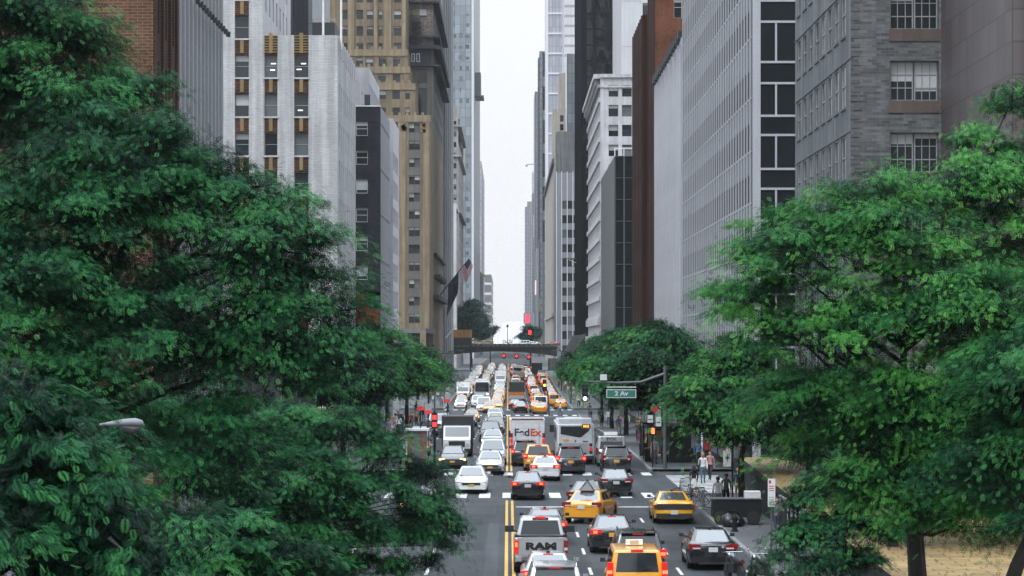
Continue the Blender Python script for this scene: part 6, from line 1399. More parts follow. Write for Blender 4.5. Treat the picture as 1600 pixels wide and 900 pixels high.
# outbound beyond the delivery truck
far('sedan', 'black', 1.75, 352, True, AIN); far('sedan', 'silver', 1.55, 360, True, AIN, 0, False); far('sedan', 'dark', .95, 369, True, AIN)
far('taxi', 'taxi', 4.3, 347, True, AMID, 0, True); far('taxi', 'taxi', 3.85, 354.5, True, AMID, 0, False)
trucky('whitevan', None, 4.6, 364, True, 'white van in the middle outbound lane ahead of two taxis, at the second crossing', 'van')
far('taxi', 'taxi', 7.6, 372, True, AKERB, 0, False)
trucky('orangetruck', lambda: make_boxtruck(plain('cargo_dark_green', (.025, .035, .033), .5), PAINT['orange'], 2.5, 3.1, 8, None)[0], 1.4, 420, True, 'dark dump truck with an orange tail band, beyond the second crossing')
oc = [o for o in bpy.data.objects if o.get('label', '').startswith('dark dump truck')][0]
g = MB(); g.box(-1.25, 1.25, -4.06, -4.005, .75, 1.5, PAINT['orange']); g.build('tail_band', oc); g = MB(); g.box(-1.24, 1.24, -4.3, -4.07, .4, .9, plain('bus_grille', (.36, .37, .38), .5)); g.build('tailboard', oc)
trucky('whitebus', None, 2.2, 560, True, 'white bus in the inner outbound lane near the viaduct, its rear plain and pale', 'bus')
trucky('blacktruck2', lambda: make_boxtruck(plain('cargo_black', (.02, .022, .024), .5), PAINT['black'], 2.4, 3.2, 8, None)[0], 6.6, 590, True, 'black truck in the outbound kerb lane just before the viaduct')
fill(1.5, AIN, True, 432, 735, (560, 550, 570, 440), ('silver', 'white', 'black', 'red', 'taxi', 'dark'))
fill(4.5, AMID, True, 376, 735, (), ('taxi', 'taxi', 'taxi', 'white', 'black', 'red'))
fill(7.2, AKERB, True, 388, 700, (590, 581, 599), ('taxi', 'taxi', 'black', 'taxi', 'red'))
# cars up on the viaduct, seen side-on over the parapet
for i, (px, col, kind, lab) in enumerate(((714, 'white', 'sedan', 'white sedan on the viaduct, near its left end'), (757, 'beige', 'suv', 'beige SUV on the viaduct behind the long golden hedge'), (816, 'white', 'suv', 'white SUV on the viaduct right of the lamp post'), (832, 'silver', 'sedan', 'silver sedan on the viaduct between the white SUV and the right hand hedge'), (861, 'red', 'sedan', 'dark red sedan at the far right end of the viaduct'))):
    o = car(kind, col, gx(px, 695), 695, PI/2, lab, 'car', 'cars up on the viaduct', FAR_SKIP, brake=False, lit=0); o.location.z = 6.61; o.rotation_euler = (0, 0, PI/2)
# ------------------------------------------------------------------ people
SKIN = [plain('skin_light', (.50, .30, .21), .55, var=.05), plain('skin_tan', (.33, .18, .11), .55, var=.05), plain('skin_brown', (.13, .065, .04), .55, var=.05)]
CL = {k: plain('cloth_'+k, c, .85, var=.15, scale=9) for k, c in dict(white=(.62, .62, .62), black=(.018, .018, .02), navy=(.02, .028, .06), red=(.32, .03, .025), grey=(.18, .18, .19), blue=(.08, .15, .28), tan=(.35, .26, .16), olive=(.09, .10, .05), pink=(.45, .2, .22), denim=(.06, .09, .16)).items()}
HAIR = {k: plain('hair_'+k, c, .6, var=.2) for k, c in dict(black=(.012, .01, .009), brown=(.06, .032, .018), blond=(.34, .22, .09), red=(.22, .07, .025)).items()}
def skel(pose):
    """joints of a standing or walking figure, feet on z=0, facing +y"""
    J = {}; E = []
    def j(n, p, rad): J[n] = (Vector(p), rad)
    def e(a, b, lab): E.append((a, b, lab))
    st = {'stand': (0.0, 0.0, .06), 'walk': (.30, -.26, .12), 'walk2': (-.24, .28, .12)}[pose]
    j('pelvis', (0, 0, .95), .125); j('waist', (0, 0, 1.10), .112); j('chest', (0, .005, 1.30), .135); j('collar', (0, 0, 1.44), .085); j('neck', (0, .01, 1.51), .052); j('chin', (0, .03, 1.575), .066); j('head', (0, .02, 1.65), .098); j('crown', (0, .01, 1.71), .085); j('nose', (0, .118, 1.635), .016)
    for a, b, l in (('pelvis','waist','top'),('waist','chest','top'),('chest','collar','top'),('collar','neck','skin'),('neck','chin','skin'),('chin','head','skin'),('head','crown','skin'),('head','nose','skin')): e(a, b, l)
    for s, f in ((-1, st[0]), (1, st[1])):
        t = 'LR'[s > 0]
        kb = .10 if f < 0 else .02
        j('hip'+t, (s*.095, 0, .90), .105); j('knee'+t, (s*.10, f*.5+.03, .50), .068); lift = .06 if f < -.1 else 0
        j('ankle'+t, (s*.10, f-(.04 if f < 0 else 0), .09+lift), .043); j('toe'+t, (s*.12, f+.15, .035+lift*.1), .036)
        e('pelvis', 'hip'+t, 'leg'); e('hip'+t, 'knee'+t, 'leg'); e('knee'+t, 'ankle'+t, 'leg'); e('ankle'+t, 'toe'+t, 'shoe')
        sw = -f*.75
        j('shoulder'+t, (s*.185, 0, 1.41), .066); j('elbow'+t, (s*.235, sw*.35-.02, 1.13), .045); j('wrist'+t, (s*.235, sw*.8+.06, .90), .029); j('palm'+t, (s*.232, sw*.9+.075, .835), .033)
        e('collar', 'shoulder'+t, 'top'); e('shoulder'+t, 'elbow'+t, 'sleeve'); e('elbow'+t, 'wrist'+t, 'arm'); e('wrist'+t, 'palm'+t, 'skin')
        px, py, pz_ = s*.232, sw*.9+.075, .835
        for k, (dy, ln) in enumerate(((.028, .072), (.010, .082), (-.009, .076), (-.027, .06))):
            j('k%d%s' % (k, t), (px, py+dy, pz_-.035), .010); j('m%d%s' % (k, t), (px-s*.006, py+dy+.008, pz_-.035-ln*.5), .0095); j('t%d%s' % (k, t), (px-s*.022, py+dy+.014, pz_-.035-ln), .0085)
            e('palm'+t, 'k%d%s' % (k, t), 'skin'); e('k%d%s' % (k, t), 'm%d%s' % (k, t), 'skin'); e('m%d%s' % (k, t), 't%d%s' % (k, t), 'skin')
        j('th'+t, (px-s*.012, py+.045, pz_-.012), .011); j('tt'+t, (px-s*.022, py+.058, pz_-.05), .0095); e('palm'+t, 'th'+t, 'skin'); e('th'+t, 'tt'+t, 'skin')
    return J, E
def person_mesh(pose):
    J, E = skel(pose); names = list(J); ix = {n: i for i, n in enumerate(names)}
    me = bpy.data.meshes.new('person_skeleton'); me.from_pydata([J[n][0] for n in names], [(ix[a], ix[b]) for a, b, _ in E], [])
    o = bpy.data.objects.new('tmp', me); COL.objects.link(o); md = o.modifiers.new('s', 'SKIN'); md.use_smooth_shade = True
    for n in names:
        sv = me.skin_vertices[0].data[ix[n]]; sv.radius = (J[n][1], J[n][1]*(.78 if n in ('chest', 'waist', 'pelvis') else 1)); sv.use_root = n == 'pelvis'
    if True:
        for n in ('chest', 'waist', 'pelvis'): me.skin_vertices[0].data[ix[n]].radius = (J[n][1]*1.12, J[n][1]*.8)
    sb = o.modifiers.new('d', 'SUBSURF'); sb.levels = 2; sb.render_levels = 2
    bpy.context.view_layer.update(); out = bpy.data.meshes.new_from_object(o.evaluated_get(bpy.context.evaluated_depsgraph_get())); bpy.data.objects.remove(o)
    labs = ['top', 'sleeve', 'arm', 'leg', 'skin', 'shoe']; segs = [(J[a][0], J[b][0], labs.index(l)) for a, b, l in E]; out.materials.clear()
    A = np.array([s[0] for s in segs]); B = np.array([s[1] for s in segs]); Lb = np.array([s[2] for s in segs])
    C = np.zeros(len(out.polygons)*3); out.polygons.foreach_get('center', C); C = C.reshape(-1, 3)
    d = B-A; t = np.clip(((C[:, None]-A)*d).sum(2)/np.maximum(1e-9, (d*d).sum(1)), 0, 1); ds = np.linalg.norm(A+t[..., None]*d-C[:, None], axis=2)
    lb = Lb[ds.argmin(1)]; lb = np.where((lb == 3) & (C[:, 2] > .97), 0, lb); lb = np.where((lb == 0) & (C[:, 2] < .93), 3, lb)
    return out, lb
PM = {}
def person(x, d, rz, pose, top, legs, skin=0, hair='brown', long=False, sleeve=True, skirt=None, scale=1.0, label='', extra=None, z=None, group=None, simple=False):
    if pose not in PM: PM[pose] = person_mesh(pose)
    base, lb = PM[pose]; me = base.copy(); me.name = 'person'
    ms = [CL[top], CL[top], CL[top] if sleeve else SKIN[skin], CL[legs] if not skirt else SKIN[skin], SKIN[skin], CL['black']]
    for m in ms: me.materials.append(m)
    me.polygons.foreach_set('material_index', lb.astype(np.int32)); me.polygons.foreach_set('use_smooth', np.ones(len(me.polygons), bool)); me.update()
    o = link('person', me); tag(o, label, 'person', group); zz = (zr(d)+(.15 if abs(x) > 9.4 and not (138 < d < 166) else .01)) if z is None else z
    o.location = (x, d, zz); o.rotation_euler = (0, 0, rz); o.scale = (scale,)*3
    h = MB(); n = 10
    prof = [(.098, -.02), (.106, .03), (.100, .075), (.07, .112), (.01, .125)]
    h.lathe(prof, HAIR[hair], 12, (0, -.008, 1.655)); 
    if long: h.tube([(0, -.05, 1.70), (0, -.085, 1.6), (0, -.09, 1.48), (0, -.095, 1.38)], [.09, .10, .095, .05], HAIR[hair], 9)
    else: h.tube([(0, -.04, 1.68), (0, -.055, 1.60)], [.088, .07], HAIR[hair], 9)
    hm = h.mesh('hair', 60)
    for v in hm.vertices:
        if v.co.y > .045 and v.co.z < 1.70: v.co.y = .045
    link('hair', hm, o)
    if not simple:
        h = MB()
        for s in (-1, 1): h.lathe([(.002, -.006), (.011, .0), (.002, .006)], CL['black'], 8, (s*.036, .108, 1.655), 'y')
        h.build('eye', o); h = MB(); h.box(-.025, .025, .098, .106, 1.588, 1.597, CL['red']); h.build('mouth', o)
        h = MB()
        for s in (-1, 1): h.lathe([(.004, -.012), (.024, 0), (.004, .012)], SKIN[skin], 8, (s*.098, .015, 1.645), 'x')
        h.build('ear', o)
    if skirt:
        h = MB(); h.lathe([(.125, 1.05), (.15, .95), (.19, .75), (.215, .60)], CL[skirt], 14); h.build('skirt', o, None, 60)
    if extra == 'bag':
        h = MB(); h.box(.20, .30, -.16, .14, .80, 1.08, CL['black']); h.tube([(.24, -.1, 1.06), (.2, -.05, 1.4), (.19, .05, 1.42), (.24, .1, 1.06)], .012, CL['black'], 5); b_ = h.build('handbag'); tag(b_, 'dark shoulder bag hanging at the side of the person in a white jacket', 'bag'); b_.location = o.location; b_.rotation_euler = o.rotation_euler; b_.scale = o.scale
    return o
person(10.05, 138.6, R(8), 'walk', 'black', 'black', 0, 'black', True, True, 'white', 1.0, 'person in a dark top and white skirt walking away over the right hand crosswalk')
person(11.6, 152.5, PI, 'walk2', 'white', 'denim', 1, 'blond', True, True, None, 1.03, 'person in a white jacket over blue clothes, facing the camera under the trees', 'bag')
person(12.3, 156, PI*.9, 'walk', 'pink', 'black', 0, 'brown', False, True, None, 1.0, 'person in a pink top just behind the one in the white jacket')
person(9.9, 173, PI, 'stand', 'grey', 'navy', 1, 'black', False, False, None, 1.02, 'person in grey waiting at the far corner by the poster shelter')
person(10.5, 171.6, 0, 'walk2', 'navy', 'black', 2, 'black', False, True, None, 1.0, 'person in navy walking away past the far right corner')
person(9.95, 190, 0, 'walk', 'red', 'denim', 1, 'black', False, True, None, 1.0, 'person in a red jacket on the right pavement beside the bus')
person(10.6, 193, PI, 'walk', 'red', 'black', 0, 'brown', True, False, None, .98, 'person with long hair in a red top walking towards the camera beside the bus')
person(10.2, 124.5, 0, 'stand', 'white', 'grey', 2, 'black', False, False, None, 1.0, 'person in a white shirt standing by the vending cart under the right hand trees')
TW = [('white', 'denim'), ('grey', 'black'), ('blue', 'tan'), ('black', 'black'), ('red', 'navy'), ('tan', 'black'), ('white', 'black'), ('navy', 'grey'), ('olive', 'denim'), ('pink', 'white')]
r = random.Random(12); seen = {}
spots = [(-1, r.uniform(9.9, 13.2), 178+i*7.2+r.uniform(-2, 2)) for i in range(24)]+[(1, r.uniform(9.9, 12.6), 205+i*11+r.uniform(-3, 3)) for i in range(12)]+[(s, r.uniform(9.6, 13), 370+i*6.5+r.uniform(-3, 3)) for i in range(22) for s in (-1, 1)]
pn = {}
for i, (s, x, d) in enumerate(spots):
    if 339 < d < 367: continue
    t, l = TW[(i*7+(s > 0)*3) % 10]; k = (t, l, s); pn[k] = pn.get(k, -1)+1
    person(s*x, d, r.choice((0, PI))+r.uniform(-.25, .25), r.choice(('walk', 'walk2', 'stand')), t, l, r.randrange(3), r.choice(list(HAIR)), r.random() < .4, r.random() < .6, None, r.uniform(.93, 1.06),
           '%s person in %s top and %s trousers on the far %s pavement' % (ORDW[pn[k]], t, l, 'left' if s < 0 else 'right'), None, None, 'people on the far pavements', True)
for i, (x, d, t, l, lab) in enumerate(((-8.0, 340, 'black', 'black', 'person in black crossing at the second crosswalk on the left'), (-5.6, 341, 'navy', 'black', 'person in navy crossing at the second crosswalk, nearer the road middle'), (6.9, 339.5, 'white', 'denim', 'person in white and denim crossing at the second crosswalk on the right'))):
    person(x, d, PI/2, 'walk', t, l, i % 3, 'black', False, True, None, 1.0, lab, None, zr(d)+.012, None, True)

# ------------------------------------------------------------------ street furniture
S_pole = plain('pole_galvanised', (.10, .105, .11), .55, .2); S_dark = plain('signal_dark', (.013, .015, .016), .7, spec=.25); S_green = plain('sign_green', (.03, .17, .13), .45, var=.06); S_wht = plain('sign_white', (.62, .63, .63), .5, var=.05)
L_red = plain('lamp_red', (.6, .03, .02), .3, emit=(1, .03, .03), es=2.2, var=0); L_amb = plain('lamp_amber', (.7, .35, .03), .3, emit=(1, .5, .06), es=5, var=0); L_wht = plain('lamp_white', (.7, .75, .75), .3, emit=(.85, 1, .97), es=3.5, var=0); L_off = plain('lamp_dead', (.03, .03, .03), .4, var=0)
def signal_head(parent, p, lit, face=-1, s=1.0):
    """three lamp traffic signal, facing the camera (face -1)"""
    x, y, z = p; g = MB(); g.box(x-.19*s, x+.19*s, y-.12*s, y+.12*s, z-.55*s, z+.55*s, S_dark); h = g.build('signal_head', parent)
    for k, (dz, m) in enumerate(((.36, L_red), (0, L_amb), (-.36, L_wht))):
        g = MB(); g.lathe([(.13*s, -.13*s), (.13*s, -.10*s)], m if k == lit else L_off, 12, (x, y, z+dz*s), 'y'); g.tube([(x, y-.11*s, z+dz*s+.15*s), (x, y-.3*s, z+dz*s+.14*s)], .03*s, S_dark, 5); g.build('lamp', h)
    return h
# mast arm with the avenue sign
px, pd = 10.2, 149.5
px, pd = 10.25, 167.4
e = empty('traffic_signal', (px, pd, .15), 0, 'traffic signal mast arm carrying the green 2 Av sign', 'traffic signal')
g = MB(); g.tube([(0,0,0),(0,0,6.7)], [.13,.09], S_pole); g.build('pole', e)
ax = gx(914, pd)-px; za = gz(598, pd)-.15
g = MB(); g.tube([(0,0,6.2),(ax*.3,0,za+.05),(ax*.6,0,za),(ax,0,za+.1)], [.09,.08,.06,.045], S_pole); g.build('arm', e)
signal_head(e, (ax, -.1, gz(614, pd)-.15), 2)
g = MB(); xs_ = gx(943, pd)-px; g.box(xs_-.22, xs_+.22, -.12, .12, gz(594, pd)-.15, gz(585, pd)-.15, S_wht); g.bar((xs_, 0, za), (xs_, 0, gz(594, pd)-.1), .06, .06, S_pole); g.build('camera_box', e)
x0, x1 = gx(947.5, pd)-px, gx(994, pd)-px; z0, z1 = gz(620.5, pd)-.15, gz(609.5, pd)-.15
g = MB(); g.box(x0, x1, -.06, -.02, z0-.05, z1+.05, S_wht); g.box(x0+.05, x1-.05, -.066, -.0605, z0, z1, S_green); sg = g.build('street_sign', e)
text_on('lettering', sg, '2 Av', ((x0+x1)/2, -.075, (z0+z1)/2), .40, S_wht, bold=.012, sx=1.15)
g = MB(); g.box(x0+.02, x1, -.06, 0, gz(605.5, pd)-.15, gz(604, pd)-.15, S_wht); g.bar((x0+.35, -.03, z1), (x0+.35, -.03, gz(604, pd)-.15), .05, .05, S_pole); g.bar((x1-.35, -.03, z1), (x1-.35, -.03, gz(604, pd)-.15), .05, .05, S_pole); g.build('sign_bracket', e)
# signal cluster standing above the trees
e = empty('traffic_signal', (gx(1035, 184), 184, .15), 0, 'dark pole topped by a signal and lamp cluster poking above the right hand tree tops', 'traffic signal'); g = MB(); g.tube([(0,0,0),(0,0,8.7)], [.12,.08], S_dark); g.build('pole', e)
signal_head(e, (0, -.2, 8.15), 9, -1, 1.0); g = MB(); g.bar((-.1, 0, 8.65), (-.32, 0, 9.5), .12, .1, S_dark); g.bar((.12, 0, 8.65), (.32, 0, 9.4), .16, .1, S_dark); g.bar((.02, -.1, 8.6), (.12, -.1, 9.2), .09, .05, S_wht); g.build('lamp_bracket', e)
# amber signal over the second crossing, red ones by the viaduct
def post_signal(x, d, h, lit, lab, lean=0., s=1.1):
    e = empty('traffic_signal', (x, d, zr(d)+.15), 0, lab, 'traffic signal'); g = MB(); g.tube([(0,0,0),(lean*.3,0,h*.6),(lean,0,h)], [.12,.1,.07], S_pole); g.build('pole', e); signal_head(e, (lean, -.2, h-.5*s), lit, -1, s); return e
post_signal(gx(851, 335)+.6, 335.5, 4.6, 1, 'traffic signal with a lit amber lamp at the near right side of the second crossing', -.6, 1.35)
post_signal(-9.7, 338, 6.0, 1, 'traffic signal with a lit amber lamp at the left of the second crossing')
for i, (px_, lab) in enumerate(((787, 'leftmost of the three red traffic signals hanging below the viaduct'), (807, 'middle one of the three red traffic signals hanging below the viaduct'), (826.5, 'rightmost of the three red traffic signals hanging below the viaduct'))):
    d = 688.6; e = empty('traffic_signal', (gx(px_, d), d, archz(gx(px_, d))-.3), 0, lab, 'traffic signal', 'red signals under the viaduct'); g = MB(); g.bar((0, 0, .2), (0, 0, -.45), .1, .1, S_dark); g.build('bracket', e)
    g = MB(); g.box(-.5, .5, -.1, .1, -1.5, -.2, S_dark); h = g.build('signal_head', e); g = MB(); g.lathe([(.36, -.16), (.36, -.11)], L_red, 12, (0, 0, -.75), 'y'); g.build('lamp', h)
e = empty('traffic_signal', (gx(679, 172), 172, .15), 0, 'pair of stacked red signal lamps on the left kerb above the leaves', 'traffic signal'); g = MB(); g.tube([(0,0,0),(0,0,3.6)], .08, S_dark); g.build('pole', e)
g = MB(); g.box(-.2, .2, -.1, .1, 2.45, 3.5, S_dark); h = g.build('signal_head', e)
for z in (2.72, 3.2): g = MB(); g.box(-.13, .13, -.13, -.105, z-.15, z+.15, L_red); g.build('lamp', h)
e = empty('traffic_signal', (gx(828, 760), 760, 0), 0, 'red signal glowing in front of the small tree at the right of the sky gap', 'traffic signal'); g = MB(); g.tube([(0,0,0),(0,0,11)], .12, S_dark); g.build('pole', e); g = MB(); g.box(-.4, .4, -.1, .1, gz(523, 760), gz(516, 760), L_red); g.build('lamp', e)
# near street lamp in the left tree
e = empty('street_lamp', (-10.0, 45, .15), 0, 'grey cobra head street lamp reaching out of the left hand foliage', 'street lamp'); g = MB(); zl = gz(664, 45)-.15
g.tube([(0,0,0),(0,0,6.3),(.35,0,zl-.12),(1.2,0,zl-.06),(2.55,0,zl+.0)], [.13,.1,.06,.04,.035], S_pole); g.build('pole', e)
g = MB(); xl = gx(165, 45)+10; x2 = gx(224, 45)+10
g.tube([(xl-.1,0,zl),(xl+.12,0,zl+.02),(xl+.3,0,zl+.04),(xl+.52,0,zl+.05),(x2-.05,0,zl+.03),(x2+.0,0,zl-.01)], [.035,.07,.10,.115,.09,.03], plain('lamp_grey', (.15, .155, .165), .5), 12); hd = g.mesh('lamp_head', 60)
for v in hd.vertices: v.co.z = zl+(v.co.z-zl)*(.75 if v.co.z > zl else .55)
link('lamp_head', hd, e); g = MB(); g.tube([(xl+.3,0,zl-.03),(xl+.5,0,zl-.07),(x2-.06,0,zl-.05)], [.07,.09,.05], plain('lens_dark', (.05, .052, .055), .2), 10); g.build('lens', e)
# more lamp posts along the street
for i, (x, d, lab) in enumerate(((-9.9, 196, 'nearest tall kerb lamp post on the left pavement'), (-9.9, 252, 'second tall kerb lamp post on the left pavement'), (-9.9, 318, 'third tall kerb lamp post on the left pavement'), (-9.9, 400, 'fourth tall kerb lamp post on the left pavement, beyond the second crossing'), (9.8, 400, 'kerb lamp post on the right pavement beyond the second crossing'), (9.8, 470, 'kerb lamp post on the right pavement, last before the viaduct'))):
    e = empty('street_lamp', (x, d, zr(d)+.15), 0, lab, 'street lamp', 'lamp posts along the kerbs'); s = -1 if x > 0 else 1; g = MB(); g.tube([(0,0,0),(0,0,7.2),(s*.6,0,8),(s*2.2,0,8.2)], [.12,.09,.06,.05], S_dark, 7); g.build('pole', e); g = MB(); g.box(min(s*2.1, s*2.9), max(s*2.1, s*2.9), -.12, .12, 8.12, 8.26, S_pole); g.build('lamp_head', e)
# shelter with poster, kiosk, posters and parking sign on the right
def poster_mat(name, bgc, blobs):
    m, N, L, B = nmat(name); g_ = coords(N, 'Object'); n = noise(N, L, g_, 2.3, 2, .5)
    L.new(ramp(N, L, n, [(0, bgc), (.45, bgc), (.52, blobs), (1, blobs)]), B.inputs['Base Color']); B.inputs['Roughness'].default_value = .35; return m
e = empty('bus_shelter', (10.4, 181, .15), 0, 'dark bus stop shelter with an orange and green poster on its end panel', 'shelter'); g = MB(); g.box(-.9, .9, 0, 4, 2.45, 2.58, S_dark); g.build('roof', e)
for x in (-.85, .85):
    for y in (.05, 3.9): g = MB(); g.bar((x, y, 0), (x, y, 2.45), .08, .08, S_dark); g.build('post', e)
g = MB(); g.box(-.6, .62, -.05, .05, .35, 2.1, S_dark); g.box(-.52, .54, -.06, -.051, .45, 2.0, poster_mat('poster_orange', (.5, .16, .05), (.16, .32, .22))); g.build('poster_panel', e); g = MB(); g.box(-.8, -.72, .3, 3.7, .5, 2.2, C_glr); g.build('glass_wall', e)
e = empty('news_kiosk', (12.2, 175.5, .15), 0, 'black newspaper kiosk with a white lit edge at the far right corner', 'kiosk'); g = MB(); g.box(-1.1, 1.1, 0, 2.2, 0, 2.5, S_dark); g.build('body', e); g = MB(); g.box(-1.25, 1.25, -.2, 2.3, 2.503, 2.65, plain('kiosk_roof', (.10, .10, .10), .5)); g.build('roof', e)
g = MB(); g.box(.35, .9, -.03, -.002, 1.0, 2.2, plain('kiosk_window', (.25, .27, .28), .2)); g.build('window', e); g = MB(); g.box(1.02, 1.12, -.04, -.004, .3, 2.4, plain('kiosk_light', (.6, .65, .75), .4, emit=(.7, .8, 1), es=.6, var=0)); g.build('light_strip', e)
for i, (x, d) in enumerate(((9.75, 177), (9.85, 186))):
    e = empty('litter_bin', (x, d, .15), 0, ('dark round litter bin at the far right corner, in front of the shelter', 'dark round litter bin beside the shelter, farther from the crossing')[i], 'litter bin', 'litter bins'); g = MB(); g.lathe([(.26, 0), (.32, .1), (.34, .85), (.30, .95), (.28, .9)], S_dark, 14); g.build('body', e); g = MB(); g.lathe([(.36, .86), (.36, .92), (.2, .96)], S_pole, 14); g.build('rim', e)
e = empty('sign_post', (9.75, 170.3, .15), 0, 'sign post with white plates under a red disc, at the far right corner', 'road sign'); g = MB(); g.tube([(0,0,0),(0,0,4.1)], .04, S_pole, 7); g.build('pole', e)
for k, (x, z, w_, h) in enumerate(((-.3, 2.9, .36, .5), (.25, 2.65, .36, .62))): g = MB(); g.box(x-w_/2, x+w_/2, -.06, -.04, z, z+h, S_wht); g.box(x-w_/2+.05, x+w_/2-.05, -.066, -.061, z+h*.35, z+h*.5, S_green); g.build('plate', e)
g = MB(); g.lathe([(.24, -.08), (.24, -.05)], plain('sign_red', (.42, .03, .05), .45, var=.1), 8, (0, 0, 3.8), 'y'); g.build('disc', e)
e = empty('hand_signal', (9.55, 169.2, .15), 0, 'pedestrian signal with a glowing orange hand at the far right corner', 'pedestrian signal'); g = MB(); g.tube([(0,0,0),(0,0,2.9)], .05, S_dark, 7); g.build('pole', e); g = MB(); g.box(-.25, .25, -.12, .1, 2.1, 2.7, S_dark); h = g.build('signal_head', e)
g = MB(); om = plain('hand_orange', (.7, .15, .05), .4, emit=(1, .2, .05), es=2.6, var=0); g.box(-.1, .12, -.13, -.121, 2.2, 2.42, om)
for k in range(4): g.box(-.1+.058*k, -.055+.058*k, -.13, -.121, 2.42, 2.56+(.04 if k in (1, 2) else 0), om)
g.bar((-.1, -.126, 2.28), (-.17, -.126, 2.4), .05, .009, om); g.build('hand_symbol', h)
e = empty('banner_sign', (gx(1136, 131), 131, .15), 0, 'white banner with a black tree drawing, under the right hand trees', 'banner'); g = MB(); g.tube([(.28,0,0),(.28,0,3.9)], .05, S_dark, 7); g.build('pole', e); z0, z1 = gz(729, 131)-.15, gz(699, 131)-.15
g = MB(); g.box(-.2, .2, -.03, 0, z0, z1, S_wht); g.box(-.2, -.06, -.036, -.0305, z1-.16, z1-.02, plain('sign_red', (.42, .03, .05), .45, var=.1)); bn = g.build('banner', e); g = MB(); zc = (z0+z1)/2-.05; g.bar((0, -.035, zc-.2), (.02, -.035, zc+.05), .03, .008, S_dark)
for k in range(9): a = k*.7; g.bar((.01, -.036, zc), (.01+.12*math.cos(a), -.036, zc+.06+.12*math.sin(a)), .035, .008, S_dark)
g.build('tree_drawing', bn)
e = empty('parking_sign', (gx(1205.5, 97), 97, .15), 0, 'tall white parking regulation sign with red and grey lines, before the dark plaza wall', 'road sign'); g = MB(); g.tube([(.0,.05,0),(0,.05,3.3)], .04, S_pole, 7); g.build('pole', e); z0, z1 = gz(792, 97)-.15, gz(748, 97)-.15
g = MB(); g.box(-.14, .14, -.02, 0, z0, z1, S_wht); pl_ = g.build('plate', e); rm = plain('sign_red', (.42, .03, .05), .45, var=.1); g = MB(); g.box(-.10, -.02, -.026, -.0205, z1-.18, z1-.06, rm)
for k in range(3): g.box(-.1, .1, -.026, -.0205, z1-.30-.08*k, z1-.27-.08*k, rm)
for k in range(4): g.box(-.1, .1, -.026, -.0205, z0+.08+.09*k, z0+.11+.09*k, plain('sign_grey', (.25, .25, .26), .6))
g.build('print', pl_)
# vending cart, bicycles, barriers
e = empty('vending_cart', (gx(1150, 117), 117, .15), 0, 'dark vending cart with a white cloth on top, on the shaded right pavement', 'cart'); g = MB(); g.box(-1.1, 1.1, -.5, .6, .35, 1.15, S_dark); g.build('body', e); g = MB(); g.box(-1.15, 1.15, -.55, .65, 1.153, 1.2, S_pole); g.build('counter', e)
g = MB(); g.box(.4, 1.1, -.3, .5, 1.204, 1.5, CL['white']); g.build('cover', e)
for s in (-1, 1): 
    g = MB(); g.lathe([(.26, -.04), (.31, -.03), (.31, .03), (.26, .04)], C_tyre, 16, axis='y'); t = g.build('wheel', e, (s*.75, -.58, .31)); g = MB(); g.lathe([(.03, -.02), (.03, .02)], C_rim, 8, axis='y')
    for k in range(5): a = k*.628; g.bar((-.27*math.cos(a), 0, -.27*math.sin(a)), (.27*math.cos(a), 0, .27*math.sin(a)), .012, .012, C_rim)
    g.build('spoke', t)
def bicycle():
    root = empty('bicycle'); fm = plain('bike_frame', (.05, .06, .07), .35, .3)
    for y in (-.52, .52):
        b = MB(); n = 20; pts = [(0, .33*math.cos(k*2*math.pi/n), .33*math.sin(k*2*math.pi/n)) for k in range(n+1)]; b.tube(pts, .02, C_tyre, 5, False); t = b.build('wheel', root, (0, y, .35)); b = MB()
        for k in range(7): a = k*math.pi/7; b.bar((0, -.32*math.cos(a), -.32*math.sin(a)), (0, .32*math.cos(a), .32*math.sin(a)), .006, .006, C_chr)
        b.build('spoke', t)
    b = MB()
    for p, q in (((0,-.52,.35),(0,-.1,.33)), ((0,-.1,.33),(0,-.2,.82)), ((0,-.52,.35),(0,-.18,.72)), ((0,-.18,.74),(0,.38,.82)), ((0,-.1,.33),(0,.38,.76)), ((0,.52,.35),(0,.37,.95))): b.bar(p, q, .03, .03, fm)
    b.build('frame', root); b = MB(); b.box(-.07, .07, -.32, -.1, .83, .88, C_seat); b.build('saddle', root); b = MB(); b.tube([(-.28,.3,.98),(-.1,.38,.98),(.1,.38,.98),(.28,.3,.98)], .013, C_chr, 6); b.build('handlebar', root); return root
for i, (x, d, a, lab) in enumerate(((gx(1072, 134), 133.5, 60, 'silver bicycle leaning nearest the crosswalk at the right corner'), (gx(1086, 131), 130.8, 65, 'bicycle in the middle of the three parked at the right corner'), (gx(1094, 128), 128.3, 58, 'bicycle closest to the vending cart of the three parked at the right corner'))): spawn('bicycle', bicycle, x, d, R(a), lab, 'bicycle', 'bicycles parked at the right corner').location.z = .15
for i, (x, d, lab) in enumerate(((gx(1070, 136), 135.6, 'grey steel crowd barrier standing at the crosswalk corner on the right'), (gx(1092, 126), 126, 'grey steel crowd barrier beside the vending cart on the right'))):
    e = empty('crowd_barrier', (x, d, .15), R(70), lab, 'barrier', 'crowd barriers'); g = MB(); rl = plain('barrier_grey', (.30, .31, .32), .45, .4); g.tube([(-1,0,.1),(-1,0,1.05),(-.9,0,1.12),(.9,0,1.12),(1,0,1.05),(1,0,.1)], .025, rl, 6); g.bar((-1,0,.22),(1,0,.22), .04, .04, rl); g.build('frame', e)
    g = MB()
    for k in range(11): g.bar((-.85+.17*k,0,.22),(-.85+.17*k,0,1.1), .018, .018, rl)
    g.build('bar', e)
    for s in (-.8, .8): g = MB(); g.bar((s,-.3,.03),(s,.3,.03), .05, .04, rl); g.bar((s,0,.03),(s,0,.25), .04, .04, rl); g.build('foot', e)
